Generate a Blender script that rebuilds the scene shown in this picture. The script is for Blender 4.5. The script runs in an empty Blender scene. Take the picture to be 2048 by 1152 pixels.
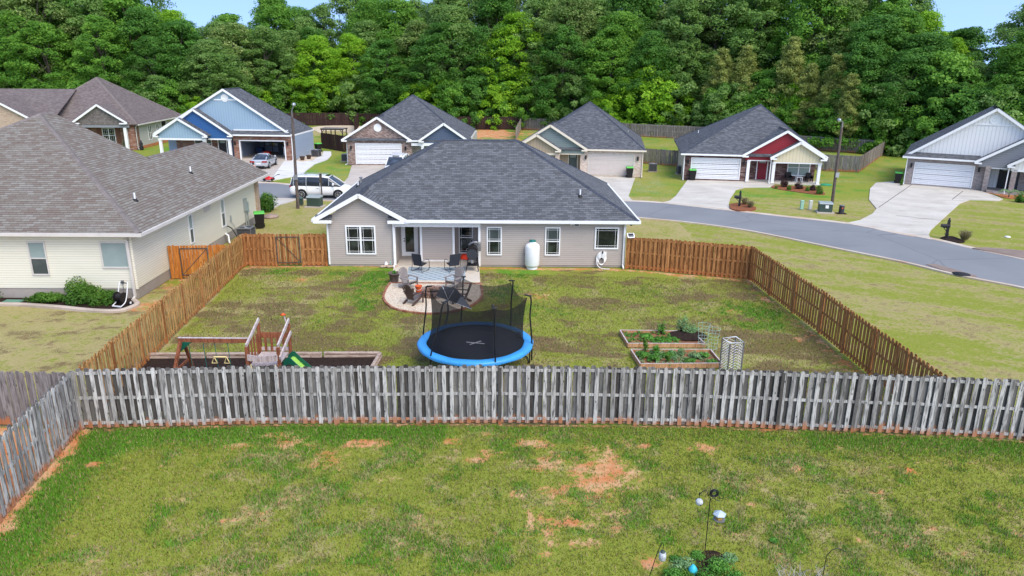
import bpy, bmesh, math, random
import numpy as np
from mathutils import Vector, Matrix
random.seed(7); RNG=np.random.default_rng(7)
C=bpy.context.scene.collection; S=bpy.context.scene
R=math.radians
# ---------------------------------------------------------------- camera, sky, sun, exposure
CAMF=1460.; PIT=R(17.1); ROLL=R(0.5); CH=10.8
cd=bpy.data.cameras.new('camera'); cam=bpy.data.objects.new('camera',cd); C.objects.link(cam)
cd.sensor_width=36; cd.lens=CAMF/2048*36; cd.clip_end=6000; cd.clip_start=.1
cam.matrix_world=Matrix.Translation((0,0,CH))@Matrix.Rotation(math.pi/2-PIT,4,'X')@Matrix.Rotation(ROLL,4,'Z')
S.camera=cam
SUN_EL=R(52); SUN_AZ=R(143)      # compass style: measured from +Y towards +X
w=bpy.data.worlds.new('World'); S.world=w; w.use_nodes=True
nt=w.node_tree; bg=nt.nodes['Background']; sk=nt.nodes.new('ShaderNodeTexSky'); sk.sky_type='NISHITA'; sk.sun_disc=False
sk.sun_elevation=SUN_EL; sk.sun_rotation=SUN_AZ; sk.air_density=1.0; sk.dust_density=.7; sk.ozone_density=1.2
tc_=nt.nodes.new('ShaderNodeTexCoord'); mp_=nt.nodes.new('ShaderNodeMapping'); mp_.inputs['Location'].default_value=(0,0,.36)   # the sky seen just over the trees is a clear blue
nt.links.new(tc_.outputs['Generated'],mp_.inputs[0]); nt.links.new(mp_.outputs[0],sk.inputs[0]); nt.links.new(sk.outputs[0],bg.inputs[0]); bg.inputs[1].default_value=0.15
sd=bpy.data.lights.new('sun','SUN'); so=bpy.data.objects.new('sun',sd); C.objects.link(so)
sd.energy=1.4; sd.angle=R(38); sd.color=(1,.92,.79)
dv=Vector((math.sin(SUN_AZ)*math.cos(SUN_EL),math.cos(SUN_AZ)*math.cos(SUN_EL),math.sin(SUN_EL)))
so.rotation_euler=dv.to_track_quat('Z','Y').to_euler(); so.location=(0,0,60)
S.view_settings.view_transform='Standard'; S.view_settings.look='None'; S.view_settings.gamma=1; S.view_settings.exposure=1.36
S.render.engine='CYCLES'
# ---------------------------------------------------------------- photo pixel -> point on the ground / on a wall plane
def ray(px,py):
    a=px-1024; b=576-py; c,s=math.cos(ROLL),math.sin(ROLL)
    x=a*c-b*s; y=a*s+b*c; cp,sp=math.cos(PIT),math.sin(PIT)
    return (x, CAMF*cp+y*sp, -CAMF*sp+y*cp)
def G(px,py,z=0):
    d=ray(px,py); t=(z-CH)/d[2]; return (d[0]*t,d[1]*t)
class Fr:
    def __init__(s,p,q=None,yaw=0):
        s.O=G(*p)
        if q: Q=G(*q); yaw=math.degrees(math.atan2(Q[1]-s.O[1],Q[0]-s.O[0]))
        s.yaw=R(yaw); s.Rt=(math.cos(s.yaw),math.sin(s.yaw)); s.N=(-math.sin(s.yaw),math.cos(s.yaw))
    def pix(s,px,py,v=0):
        d=ray(px,py); c=(s.O[0]+v*s.N[0],s.O[1]+v*s.N[1])
        t=(c[0]*s.N[0]+c[1]*s.N[1])/(d[0]*s.N[0]+d[1]*s.N[1]); x,y,z=d[0]*t,d[1]*t,CH+d[2]*t
        return ((x-s.O[0])*s.Rt[0]+(y-s.O[1])*s.Rt[1], z)
    def w(s,u,v): return (s.O[0]+u*s.Rt[0]+v*s.N[0], s.O[1]+u*s.Rt[1]+v*s.N[1])
    def g(s,px,py,z=0):
        x,y=G(px,py,z); x-=s.O[0]; y-=s.O[1]; return (x*s.Rt[0]+y*s.Rt[1], x*s.N[0]+y*s.N[1])
# ---------------------------------------------------------------- mesh builder
class MB:
    def __init__(s): s.v=[]; s.f=[]; s.t=[]; s.sm=[]
    def add(s,vs,fs,t=0.5,sm=False):
        n=len(s.v); s.v+= [tuple(p) for p in vs]; s.f+=[tuple(n+i for i in f) for f in fs]; s.t+=[t]*len(fs); s.sm+=[sm]*len(fs); return s
    def box(s,c,h,X=(1,0,0),Y=(0,1,0),Z=(0,0,1),t=0.5):
        c=Vector(c);X=Vector(X)*h[0];Y=Vector(Y)*h[1];Z=Vector(Z)*h[2]
        vs=[c+a*X+b*Y+d*Z for d in(-1,1) for b in(-1,1) for a in(-1,1)]
        return s.add(vs,[(0,2,3,1),(4,5,7,6),(0,1,5,4),(2,6,7,3),(0,4,6,2),(1,3,7,5)],t)
    def bx(s,x0,x1,y0,y1,z0,z1,t=0.5):
        return s.box(((x0+x1)/2,(y0+y1)/2,(z0+z1)/2),(abs(x1-x0)/2,abs(y1-y0)/2,abs(z1-z0)/2),t=t)
    def bar(s,p,q,w,h,up=(0,0,1),t=.5):      # board from p to q
        p=Vector(p);q=Vector(q);d=(q-p); L=d.length; X=d/L; Y=Vector(up).cross(X)
        if Y.length<1e-4: Y=Vector((1,0,0)).cross(X)
        Y.normalize(); Z=X.cross(Y)
        return s.box((p+q)/2,(L/2,w/2,h/2),X,Y,Z,t)
    def ring(s,c,X,Y,r,n): return [Vector(c)+Vector(X)*r*math.cos(2*math.pi*i/n)+Vector(Y)*r*math.sin(2*math.pi*i/n) for i in range(n)]
    def cyl(s,p,q,r0,r1=None,n=10,t=.5,cap=True,sm=True):
        return s.tube([p,q],[r0,r0 if r1 is None else r1],n,t,cap,sm)
    def tube(s,pts,rs,n=8,t=.5,cap=True,sm=True,closed=False):
        pts=[Vector(p) for p in pts]; m=len(pts)
        if not hasattr(rs,'__len__'): rs=[rs]*m
        b=len(s.v); ref=None; vs=[]
        for i,p in enumerate(pts):
            if closed: d=pts[(i+1)%m]-pts[i-1]
            else: d=pts[min(i+1,m-1)]-pts[max(i-1,0)]
            d.normalize()
            if ref is None:
                ref=Vector((0,0,1)) if abs(d.z)<.9 else Vector((1,0,0))
                X=d.cross(ref).normalized()
            else: X=(X-d*X.dot(d)).normalized()
            Y=d.cross(X); vs+=s.ring(p,X,Y,rs[i],n)
        fs=[]
        for i in range(m if closed else m-1):
            j=(i+1)%m
            for k in range(n): fs.append((i*n+k,i*n+(k+1)%n,j*n+(k+1)%n,j*n+k))
        s.add(vs,fs,t,sm)
        if cap and not closed:
            s.add(vs[:n][::-1],[tuple(range(n))],t); s.add(vs[-n:],[tuple(range(n))],t)
        return s
    def lathe(s,c,prof,n=16,t=.5,sm=True,sx=1,sy=1):
        vs=[];m=len(prof)
        for r,z in prof: vs+=[(c[0]+sx*r*math.cos(2*math.pi*i/n),c[1]+sy*r*math.sin(2*math.pi*i/n),c[2]+z) for i in range(n)]
        fs=[(i*n+k,i*n+(k+1)%n,(i+1)*n+(k+1)%n,(i+1)*n+k) for i in range(m-1) for k in range(n)]
        s.add(vs,fs,t,sm)
        s.add(vs[:n][::-1],[tuple(range(n))],t); s.add(vs[-n:],[tuple(range(n))],t); return s
    def slab(s,polys,th,t=.5,down=(0,0,-1)):
        D=Vector(down)*th; ec={}
        key=lambda p:(round(p[0],3),round(p[1],3),round(p[2],3))
        polys=[[Vector(p) for p in P] for P in polys]
        for P in polys:
            for i in range(len(P)): a,b=key(P[i]),key(P[(i+1)%len(P)]); ec[frozenset((a,b))]=ec.get(frozenset((a,b)),0)+1
        for P in polys:
            n=len(P); nn=(P[1]-P[0]).cross(P[2]-P[0])
            if nn.dot(D)>0: P=P[::-1]
            s.add(P,[tuple(range(n))],t); s.add([p+D for p in P][::-1],[tuple(range(n))],t)
            for i in range(n):
                a,b=P[i],P[(i+1)%n]
                if ec[frozenset((key(a),key(b)))]==1: s.add([b,a,a+D,b+D],[(0,1,2,3)],t)
        return s
    def flat(s,pts,z0,z1,t=.5):   # plan polygon -> prism
        n=len(pts); a=sum(pts[i][0]*pts[(i+1)%n][1]-pts[(i+1)%n][0]*pts[i][1] for i in range(n))
        if a<0: pts=pts[::-1]
        lo=[(p[0],p[1],z0) for p in pts]; hi=[(p[0],p[1],z1) for p in pts]
        s.add(hi,[tuple(range(n))],t); s.add(lo[::-1],[tuple(range(n))],t)
        for i in range(n):
            j=(i+1)%n; s.add([lo[i],lo[j],hi[j],hi[i]],[(0,1,2,3)],t)
        return s
    def build(s,name,mt,parent=None,bevel=0,uv=True):
        me=bpy.data.meshes.new(name); me.from_pydata([tuple(p) for p in s.v],[],s.f); me.update()
        o=bpy.data.objects.new(name,me); C.objects.link(o)
        if mt: me.materials.append(mt)
        at=me.attributes.new('tint','FLOAT','FACE'); at.data.foreach_set('value',s.t)
        me.polygons.foreach_set('use_smooth',s.sm)
        if uv: auto_uv(me)
        if parent: o.parent=parent
        if bevel:
            b=o.modifiers.new('bevel','BEVEL'); b.width=bevel; b.segments=2; b.limit_method='ANGLE'
        return o
def auto_uv(me):
    ul=me.uv_layers.new(name='UVMap'); co=[v.co for v in me.vertices]; data=[0.0]*(2*len(me.loops))
    for p in me.polygons:
        n=p.normal; T=Vector((0,0,1)).cross(n)
        if T.length<.05: T=Vector((1,0,0)); B=Vector((0,1,0))
        else: T.normalize(); B=n.cross(T)
        for li in p.loop_indices:
            c=co[me.loops[li].vertex_index]; data[2*li]=c.dot(T); data[2*li+1]=c.dot(B)
    ul.data.foreach_set('uv',data)
def tag(o,label=None,cat=None,group=None,kind=None):
    if label: o['label']=label
    if cat: o['category']=cat
    if group: o['group']=group
    if kind: o['kind']=kind
    return o
def thing(name,label,cat,loc=(0,0,0),rz=0,group=None,sc=1):
    o=bpy.data.objects.new(name,None); C.objects.link(o); o.location=loc; o.rotation_euler=(0,0,rz); o.scale=(sc,)*3; o.empty_display_size=.3
    return tag(o,label,cat,group)
def copytree(r,loc=None,rz=None,label=None,sc=None,parent=None):
    c=r.copy(); C.objects.link(c)
    if parent: c.parent=parent
    if loc is not None: c.location=loc
    if rz is not None: c.rotation_euler=(0,0,rz)
    if sc is not None: c.scale=(sc,)*3
    if label: c['label']=label
    for ch in list(r.children): copytree(ch,parent=c)
    return c
# ---------------------------------------------------------------- materials
class NT:
    def __init__(s,name):
        s.m=bpy.data.materials.new(name); s.m.use_nodes=True; s.t=s.m.node_tree; s.b=s.t.nodes['Principled BSDF']; s.tc=s.t.nodes.new('ShaderNodeTexCoord')
    def n(s,ty): return s.t.nodes.new('ShaderNode'+ty)
    def l(s,a,b): s.t.links.new(a,b)
    def set(s,sock,v):
        if isinstance(v,bpy.types.NodeSocket): s.l(v,sock)
        elif isinstance(v,(tuple,list)): sock.default_value=(*v,1) if len(v)==3 and sock.type=='RGBA' else v
        else: sock.default_value=v
    def map(s,v=None,sc=(1,1,1),src='UV',rot=(0,0,0)):
        m=s.n('Mapping'); s.l(v or s.tc.outputs[src],m.inputs[0]); m.inputs['Scale'].default_value=sc; m.inputs['Rotation'].default_value=rot; return m.outputs[0]
    def noise(s,vec,scale,det=3,rough=.55,dist=0):
        n=s.n('TexNoise'); s.l(vec,n.inputs['Vector']); n.inputs['Scale'].default_value=scale; n.inputs['Detail'].default_value=det; n.inputs['Roughness'].default_value=rough; n.inputs['Distortion'].default_value=dist; return n.outputs['Fac']
    def math(s,op,a,b=0,c=0,clamp=False):
        m=s.n('Math'); m.operation=op; m.use_clamp=clamp; s.set(m.inputs[0],a); s.set(m.inputs[1],b); s.set(m.inputs[2],c); return m.outputs[0]
    def mix(s,f,a,b,mode='MIX'):
        m=s.n('Mix'); m.data_type='RGBA'; m.blend_type=mode; s.set(m.inputs[0],f); s.set(m.inputs[6],a); s.set(m.inputs[7],b); return m.outputs[2]
    def step(s,v,lo,hi): 
        m=s.n('MapRange'); m.interpolation_type='SMOOTHSTEP'; s.set(m.inputs[0],v); m.inputs[1].default_value=lo; m.inputs[2].default_value=hi; return m.outputs[0]
    def attr(s,nm,out='Fac'):
        a=s.n('Attribute'); a.attribute_name=nm; return a.outputs[out]
    def bump(s,h,st=.3,d=.01):
        b=s.n('Bump'); s.set(b.inputs['Height'],h); b.inputs['Strength'].default_value=st; b.inputs['Distance'].default_value=d; s.l(b.outputs[0],s.b.inputs['Normal'])
    def fin(s,col,rough=.7,spec=.3,metal=0):
        s.set(s.b.inputs['Base Color'],col); s.set(s.b.inputs['Roughness'],rough); s.b.inputs['Specular IOR Level'].default_value=spec; s.b.inputs['Metallic'].default_value=metal; return s.m
_mc={}
def paint(name,col,rough=.55,var=.12,spec=.35,metal=0,sc=2.):
    k=(name,col,rough)
    if k in _mc: return _mc[k]
    a=NT(name); f=a.noise(a.tc.outputs['Object'],sc,4); f2=a.noise(a.tc.outputs['Object'],sc*14,2)
    f=a.math('ADD',a.math('MULTIPLY',f,.6),a.math('MULTIPLY',f2,.4)); f=a.step(f,.3,.7)
    c=a.mix(f,tuple(x*(1-var) for x in col),tuple(min(1,x*(1+var*.6)) for x in col)); _mc[k]=a.fin(c,rough,spec,metal); return _mc[k]
def siding(name,col,pitch=.115,dirt=.12):
    a=NT(name); sx=a.n('SeparateXYZ'); a.l(a.tc.outputs['UV'],sx.inputs[0]); v=a.math('DIVIDE',sx.outputs[1],pitch); fr=a.math('FRACT',v)
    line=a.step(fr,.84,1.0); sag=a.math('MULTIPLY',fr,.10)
    row=a.n('TexWhiteNoise'); row.noise_dimensions='1D'; a.l(a.math('FLOOR',v),row.inputs['W'])
    c=a.mix(a.math('MULTIPLY',row.outputs[0],.35),col,tuple(x*.9 for x in col)); n=a.noise(a.map(sc=(.6,2.5,1)),1.,4)
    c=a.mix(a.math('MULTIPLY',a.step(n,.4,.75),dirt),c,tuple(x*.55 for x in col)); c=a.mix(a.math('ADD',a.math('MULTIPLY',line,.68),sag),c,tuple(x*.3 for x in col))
    a.bump(a.math('SUBTRACT',1,fr),.5,.012); return a.fin(c,.5,.3)
def batten(name,col,pitch=.3):
    a=NT(name); sx=a.n('SeparateXYZ'); a.l(a.tc.outputs['UV'],sx.inputs[0]); fr=a.math('FRACT',a.math('DIVIDE',sx.outputs[0],pitch))
    line=a.step(fr,.82,.86); n=a.noise(a.map(sc=(2,.7,1)),1.,4); c=a.mix(a.math('MULTIPLY',n,.25),col,tuple(x*.75 for x in col))
    c=a.mix(a.math('MULTIPLY',line,.4),c,tuple(x*.55 for x in col)); a.bump(line,.6,.02); return a.fin(c,.55,.3)
def bricky(name,c1,c2,c3,mortar,bw=.22,rh=.075,ms=.01,off=.5,rough=.85,bmp=.5,squash=1,big=.15,rowline=False):
    a=NT(name); vec=a.map(sc=(1,1,1)); d=a.noise(vec,9,2); wv=a.n('VectorMath'); wv.operation='ADD'; a.l(vec,wv.inputs[0])
    cx=a.n('CombineXYZ'); a.l(a.math('MULTIPLY',a.math('SUBTRACT',d,.5),rh*.25),cx.inputs[1]); a.l(cx.outputs[0],wv.inputs[1])
    b=a.n('TexBrick'); a.l(wv.outputs[0],b.inputs['Vector']); b.offset=off; b.squash=squash
    b.inputs['Scale'].default_value=1; b.inputs['Brick Width'].default_value=bw; b.inputs['Row Height'].default_value=rh; b.inputs['Mortar Size'].default_value=ms; b.inputs['Mortar Smooth'].default_value=.3; b.inputs['Bias'].default_value=0
    b.inputs['Color1'].default_value=(0,0,0,1); b.inputs['Color2'].default_value=(1,1,1,1); b.inputs['Mortar'].default_value=(.5,.5,.5,1)
    r=a.n('ValToRGB'); a.l(b.outputs['Color'],r.inputs[0]); e=r.color_ramp.elements; e[0].color=(*c1,1); e[1].color=(*c3,1); x=e.new(.5); x.color=(*c2,1)
    n=a.noise(vec,.45,4); n2=a.noise(vec,30,2); c=a.mix(a.math('MULTIPLY',a.step(n,.3,.7),big),r.outputs[0],mortar)
    c=a.mix(a.math('MULTIPLY',n2,.35),c,tuple(x*.5 for x in c2)); c=a.mix(b.outputs['Fac'],c,mortar)
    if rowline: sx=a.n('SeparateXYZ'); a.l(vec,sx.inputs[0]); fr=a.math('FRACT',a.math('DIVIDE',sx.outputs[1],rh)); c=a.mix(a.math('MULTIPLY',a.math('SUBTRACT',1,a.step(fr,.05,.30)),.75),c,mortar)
    a.bump(a.math('SUBTRACT',1,b.outputs['Fac']),bmp,.01); return a.fin(c,rough,.2)
def shingle(name,c1,c2,c3,gap,rh=.145,bw=.3):
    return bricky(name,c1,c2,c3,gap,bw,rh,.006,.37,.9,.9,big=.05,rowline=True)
def wood(name,c1,c2,c3,grain=(9,9,.8),stain=0,soil=(.42,.15,.05),knots=True):
    a=NT(name); t=a.attr('tint'); o=a.tc.outputs['Object']; add=a.n('VectorMath'); add.operation='ADD'; a.l(o,add.inputs[0])
    cx=a.n('CombineXYZ'); a.l(a.math('MULTIPLY',t,37.),cx.inputs[2]); a.l(a.math('MULTIPLY',t,11.),cx.inputs[0]); a.l(cx.outputs[0],add.inputs[1])
    g=a.noise(a.map(add.outputs[0],grain),2.2,5,.65,.6); g2=a.noise(a.map(add.outputs[0],(3,3,1.2)),2.,3)
    base=a.mix(t,c1,c2); c=a.mix(a.step(g,.42,.68),base,c3)
    c=a.mix(a.math('MULTIPLY',a.step(g2,.45,.75),.45),c,c3)
    if knots:
        vo=a.n('TexVoronoi'); a.l(a.map(add.outputs[0],(6,6,3.0)),vo.inputs['Vector']); vo.inputs['Scale'].default_value=1.
        c=a.mix(a.math('MULTIPLY',a.math('SUBTRACT',1,a.step(vo.outputs[0],.06,.16)),.8),c,tuple(x*.25 for x in c3))
    if stain:
        sx=a.n('SeparateXYZ'); a.l(o,sx.inputs[0]); z=a.math('ADD',sx.outputs[2],a.math('MULTIPLY',g2,-.25)); z=a.math('ADD',z,a.math('MULTIPLY',a.math('FRACT',a.math('MULTIPLY',t,7.3)),-.26))
        c=a.mix(a.math('MULTIPLY',a.math('SUBTRACT',1,a.step(z,-.20,.02*stain)),.8),c,soil)
    a.bump(g,.4,.004); return a.fin(c,.85,.15)
def leafmat(name,c1,c2,c3,tr=.3,hue=.0,rough=.6):
    a=NT(name); t=a.attr('tint'); oi=a.n('ObjectInfo'); c=a.mix(a.step(t,0,.6),c1,c2); c=a.mix(a.step(t,.55,1.),c,c3)
    c=a.mix(a.math('MULTIPLY',oi.outputs['Random'],.35),c,tuple(x*.6 for x in c2))
    a.fin(c,rough,.25); tl=a.n('BsdfTranslucent'); a.l(c,tl.inputs[0]); ms=a.n('MixShader'); ms.inputs[0].default_value=tr
    a.l(a.b.outputs[0],ms.inputs[1]); a.l(tl.outputs[0],ms.inputs[2]); a.l(ms.outputs[0],a.t.nodes['Material Output'].inputs[0]); return a.m
def glassmat(name,col=(.012,.016,.015),rough=.06,var=.6,lit=(.06,.075,.065)):
    a=NT(name); n=a.noise(a.map(sc=(1.2,1.,1)),1.3,2); c=a.mix(a.math('MULTIPLY',a.step(n,.45,.7),var),col,lit); return a.fin(c,rough,.6)
def concrete(name,c1,c2,jt=0,stain=(.25,.2,.15)):
    a=NT(name); o=a.tc.outputs['Object']; n=a.noise(o,.5,5); n2=a.noise(o,6,4); n3=a.noise(o,60,2); c=a.mix(a.step(n,.3,.7),c1,c2); c=a.mix(a.math('MULTIPLY',a.step(n2,.5,.8),.25),c,stain)
    c=a.mix(a.math('MULTIPLY',n3,.2),c,tuple(x*.6 for x in c1)); s2=a.noise(a.map(o,(.35,1.2,1)),1.1,3); c=a.mix(a.math('MULTIPLY',a.step(s2,.55,.75),.5),c,stain)
    a.bump(n3,.2,.004); return a.fin(c,.85,.25)
M={}
M['white']=paint('white trim paint',(.82,.82,.81),.45,.05); M['offwhite']=paint('aged white trim',(.62,.58,.53),.5,.1)
M['taupe']=siding('taupe vinyl siding',(.45,.395,.355),.112); M['cream']=siding('cream vinyl siding',(.78,.74,.60),.115)
M['greysid']=siding('pale grey siding',(.55,.52,.47),.13)
M['cobalt']=siding('deep blue siding',(.04,.13,.33),.18); M['lightblue']=batten('light blue board and batten',(.30,.42,.53)); M['bluesid']=siding('blue grey siding',(.34,.41,.52),.13)
M['sage']=siding('sage green siding',(.21,.26,.25),.19); M['tanbat']=batten('tan board and batten',(.42,.33,.24)); M['redsid']=siding('red siding',(.30,.025,.035),.19)
M['yelbat']=batten('pale yellow board and batten',(.72,.64,.44)); M['whitebat']=batten('white board and batten',(.78,.775,.76)); M['greylap']=siding('mid grey siding',(.25,.26,.28),.19)
M['slatesid']=siding('slate blue siding',(.09,.12,.19),.19); M['shake']=bricky('grey cedar shake',(.15,.13,.12),(.2,.175,.16),(.26,.23,.21),(.06,.05,.05),.25,.2,.012)
M['roofA']=shingle('charcoal blue shingles',(.095,.097,.103),(.13,.133,.142),(.18,.185,.195),(.032,.033,.037),.16,.30)
M['roofFar']=shingle('slate grey shingles',(.078,.081,.09),(.118,.122,.134),(.175,.182,.195),(.042,.044,.05))
M['roofB']=shingle('brown grey shingles',(.19,.145,.118),(.225,.195,.162),(.28,.258,.222),(.06,.05,.045),.17,.36)
M['roofC']=shingle('faded brown shingles',(.15,.115,.11),(.185,.15,.14),(.24,.20,.185),(.08,.065,.06),.16,.33)
M['cap']=paint('ridge cap shingle',(.06,.068,.088),.9,.35,.2,0,3); M['capB']=paint('brown ridge cap shingle',(.21,.18,.165),.9,.3,.2,0,3)
M['brickC']=bricky('tan and red brick',(.42,.25,.15),(.52,.38,.26),(.34,.17,.11),(.5,.45,.38)); M['brickD']=bricky('russet ledge stone',(.22,.09,.06),(.34,.17,.12),(.42,.31,.25),(.14,.09,.07),.38,.13,.012,.4)
M['brickE']=bricky('mixed brown brick',(.13,.07,.06),(.30,.19,.155),(.46,.37,.32),(.33,.28,.25),.23,.085,.008); M['brickF']=bricky('blush cream brick',(.55,.38,.30),(.68,.54,.44),(.74,.65,.56),(.62,.55,.48),.23,.085,.008)
M['brickG']=bricky('dark ledge stone',(.10,.05,.045),(.20,.115,.10),(.31,.23,.20),(.05,.035,.035),.45,.12,.012,.4); M['brickH']=bricky('grey taupe brick',(.24,.19,.175),(.34,.28,.26),(.42,.37,.34),(.4,.36,.33),.23,.085,.008)
M['found']=concrete('block foundation',(.30,.27,.25),(.40,.35,.30)); M['conc']=concrete('pale concrete',(.60,.55,.475),(.49,.445,.38)); M['patio']=concrete('tan patio concrete',(.68,.60,.48),(.58,.50,.40)); M['conc2']=concrete('new white concrete',(.70,.68,.64),(.64,.61,.56)); M['conc3']=concrete('tan concrete',(.46,.40,.34),(.54,.47,.40))
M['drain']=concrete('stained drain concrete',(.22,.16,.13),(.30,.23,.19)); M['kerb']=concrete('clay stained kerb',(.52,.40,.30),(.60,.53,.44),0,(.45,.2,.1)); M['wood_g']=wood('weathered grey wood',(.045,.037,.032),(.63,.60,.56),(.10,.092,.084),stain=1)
M['wood_g2']=wood('dull grey back wood',(.16,.145,.14),(.26,.245,.235),(.09,.08,.075),stain=1); M['wood_b']=wood('red brown wood',(.27,.105,.032),(.56,.27,.10),(.17,.065,.024),stain=.6)
M['wood_y']=wood('golden brown wood',(.34,.155,.045),(.62,.36,.13),(.16,.072,.026),stain=.6); M['wood_o']=wood('orange stained cedar',(.50,.17,.03),(.62,.25,.06),(.27,.08,.015)); M['wood_d']=wood('dark brown fence stain',(.045,.024,.022),(.075,.042,.036),(.028,.016,.016),knots=False)
M['wood_far']=wood('grey tan fence wood',(.13,.105,.09),(.38,.34,.31),(.12,.10,.085),stain=1); M['frame_d']=wood('dark grey post wood',(.09,.07,.06),(.16,.13,.11),(.04,.03,.025))
M['cedar']=wood('red cedar lumber',(.26,.08,.035),(.36,.14,.07),(.13,.045,.025)); M['cedartop']=wood('sun bleached lumber',(.52,.44,.42),(.62,.55,.52),(.34,.25,.23)); M['bedwood']=wood('fresh pine board',(.50,.27,.14),(.60,.36,.2),(.32,.15,.07)); M['timber']=wood('landscape timber',(.46,.36,.30),(.58,.47,.40),(.26,.17,.13),(.8,9,9))
M['glass']=glassmat('dark window glass'); M['blind']=glassmat('window glass with blind',(.26,.33,.32),.15,.3,(.36,.42,.40)); M['screen']=glassmat('insect screened glass',(.05,.065,.065),.3,.5,(.09,.11,.11)); M['carglass']=glassmat('tinted car glass',(.02,.025,.035),.05,.5,(.10,.13,.17))
M['black']=paint('black powder coat',(.012,.012,.014),.4,.2,.4); M['blackplastic']=paint('black plastic',(.015,.013,.013),.55,.2,.3); M['lime']=paint('lime green lid plastic',(.10,.50,.07),.5,.15); M['steel']=paint('galvanised steel',(.45,.46,.48),.35,.15,.5,.7)
M['acgrey']=paint('grey ac metal',(.16,.16,.165),.5,.2); M['acdark']=paint('dark condenser grille',(.035,.038,.045),.6,.3); M['utilgreen']=paint('utility green paint',(.045,.075,.06),.5,.15); M['utillight']=paint('faded green steel',(.30,.34,.33),.5,.1)
M['soil']=paint('dark mulch soil',(.035,.022,.017),.95,.5,.1,0,9); M['straw']=paint('pine straw mulch',(.26,.10,.05),.95,.45,.1,0,9); M['bedsoil']=paint('muted orange bed soil',(.27,.125,.065),.95,.5,.1,0,5); M['clay']=paint('bare red clay',(.50,.20,.085),.95,.3,.1,0,4)
M['charcoal']=paint('charcoal sling fabric',(.028,.032,.042),.8,.2); M['greyplastic']=paint('grey resin plastic',(.23,.20,.185),.6,.12); M['brownplastic']=paint('brown resin plastic',(.075,.045,.035),.6,.2); M['orange']=paint('orange plastic',(.62,.10,.02),.5,.15); M['redhose']=paint('orange red rubber',(.75,.05,.015),.5,.1)
M['whiteplastic']=paint('white plastic',(.80,.80,.80),.4,.05); M['carwhite']=paint('white car paint',(.80,.80,.79),.2,.02,.6); M['carsilver']=paint('silver car paint',(.50,.52,.54),.25,.04,.6,.3); M['tyre']=paint('tyre rubber',(.015,.015,.016),.8,.2); M['rim']=paint('alloy rim',(.55,.56,.58),.3,.1,.5,.6); M['redlamp']=paint('red lamp lens',(.30,.004,.008),.25,.1)
M['bluepad']=paint('bright blue vinyl pad',(.05,.32,.72),.4,.16,.4,0,1.2); M['mat']=paint('black trampoline mat',(.018,.02,.026),.6,.25); M['greenplastic']=paint('dark green slide plastic',(.008,.10,.06),.4,.1); M['tealgreen']=paint('teal green enamel',(.01,.15,.13),.4,.1)
M['yellow']=paint('pale yellow plastic',(.75,.62,.28),.5,.1); M['red']=paint('bright red paint',(.55,.02,.02),.4,.1); M['reddoor']=paint('deep red door paint',(.22,.012,.025),.4,.1); M['blackdoor']=paint('black door paint',(.015,.016,.02),.4,.1); M['greendoor']=paint('grey green door paint',(.085,.11,.105),.45,.1); M['garagetan']=paint('warm grey garage panel',(.60,.53,.48),.5,.05); M['garagewhite']=paint('white garage panel',(.78,.79,.80),.45,.04)
M['stone']=paint('grey fire pit stone',(.34,.25,.21),.9,.35,.2,0,5); M['bark']=wood('tree bark',(.10,.08,.065),(.16,.135,.11),(.045,.035,.03)); M['skin']=paint('skin',(.55,.28,.20),.5,.05); M['hair']=paint('dark hair',(.015,.011,.01),.6,.2); M['shirt']=paint('salmon shirt cloth',(.75,.30,.24),.8,.1); M['short']=paint('navy shorts cloth',(.03,.035,.06),.8,.1)
M['leafbush']=leafmat('shrub leaves',(.035,.11,.012),(.09,.21,.02),(.20,.34,.04),.25); M['leafdark']=leafmat('dark red brown leaves',(.03,.012,.012),(.06,.028,.024),(.11,.06,.05),.2); M['leafplant']=leafmat('young plant leaves',(.05,.17,.02),(.12,.32,.04),(.26,.48,.10),.25); M['leafsage']=leafmat('pale green plant leaves',(.13,.26,.10),(.22,.38,.15),(.38,.52,.26),.25); M['drygrass']=leafmat('dry ornamental grass blades',(.16,.15,.06),(.30,.25,.12),(.45,.38,.22),.2); M['twig']=paint('bleached dead twigs',(.48,.44,.38),.8,.2)
def _gravel():
    a=NT('pea gravel'); o=a.tc.outputs['Object']; v=a.n('TexVoronoi'); a.l(o,v.inputs['Vector']); v.inputs['Scale'].default_value=17
    r=a.n('ValToRGB'); sp=a.n('SeparateXYZ'); a.l(v.outputs['Color'],sp.inputs[0]); a.l(sp.outputs[0],r.inputs[0]); e=r.color_ramp.elements; e[0].color=(.55,.42,.28,1); e[1].color=(.85,.76,.62,1); x=e.new(.5); x.color=(.74,.62,.46,1)
    d=a.step(v.outputs['Distance'],.25,.6); c=a.mix(a.math('MULTIPLY',d,.4),r.outputs[0],(.28,.18,.12)); a.bump(a.math('SUBTRACT',1,v.outputs['Distance']),.8,.02); return a.fin(c,.85,.2)
M['gravel']=_gravel()
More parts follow.
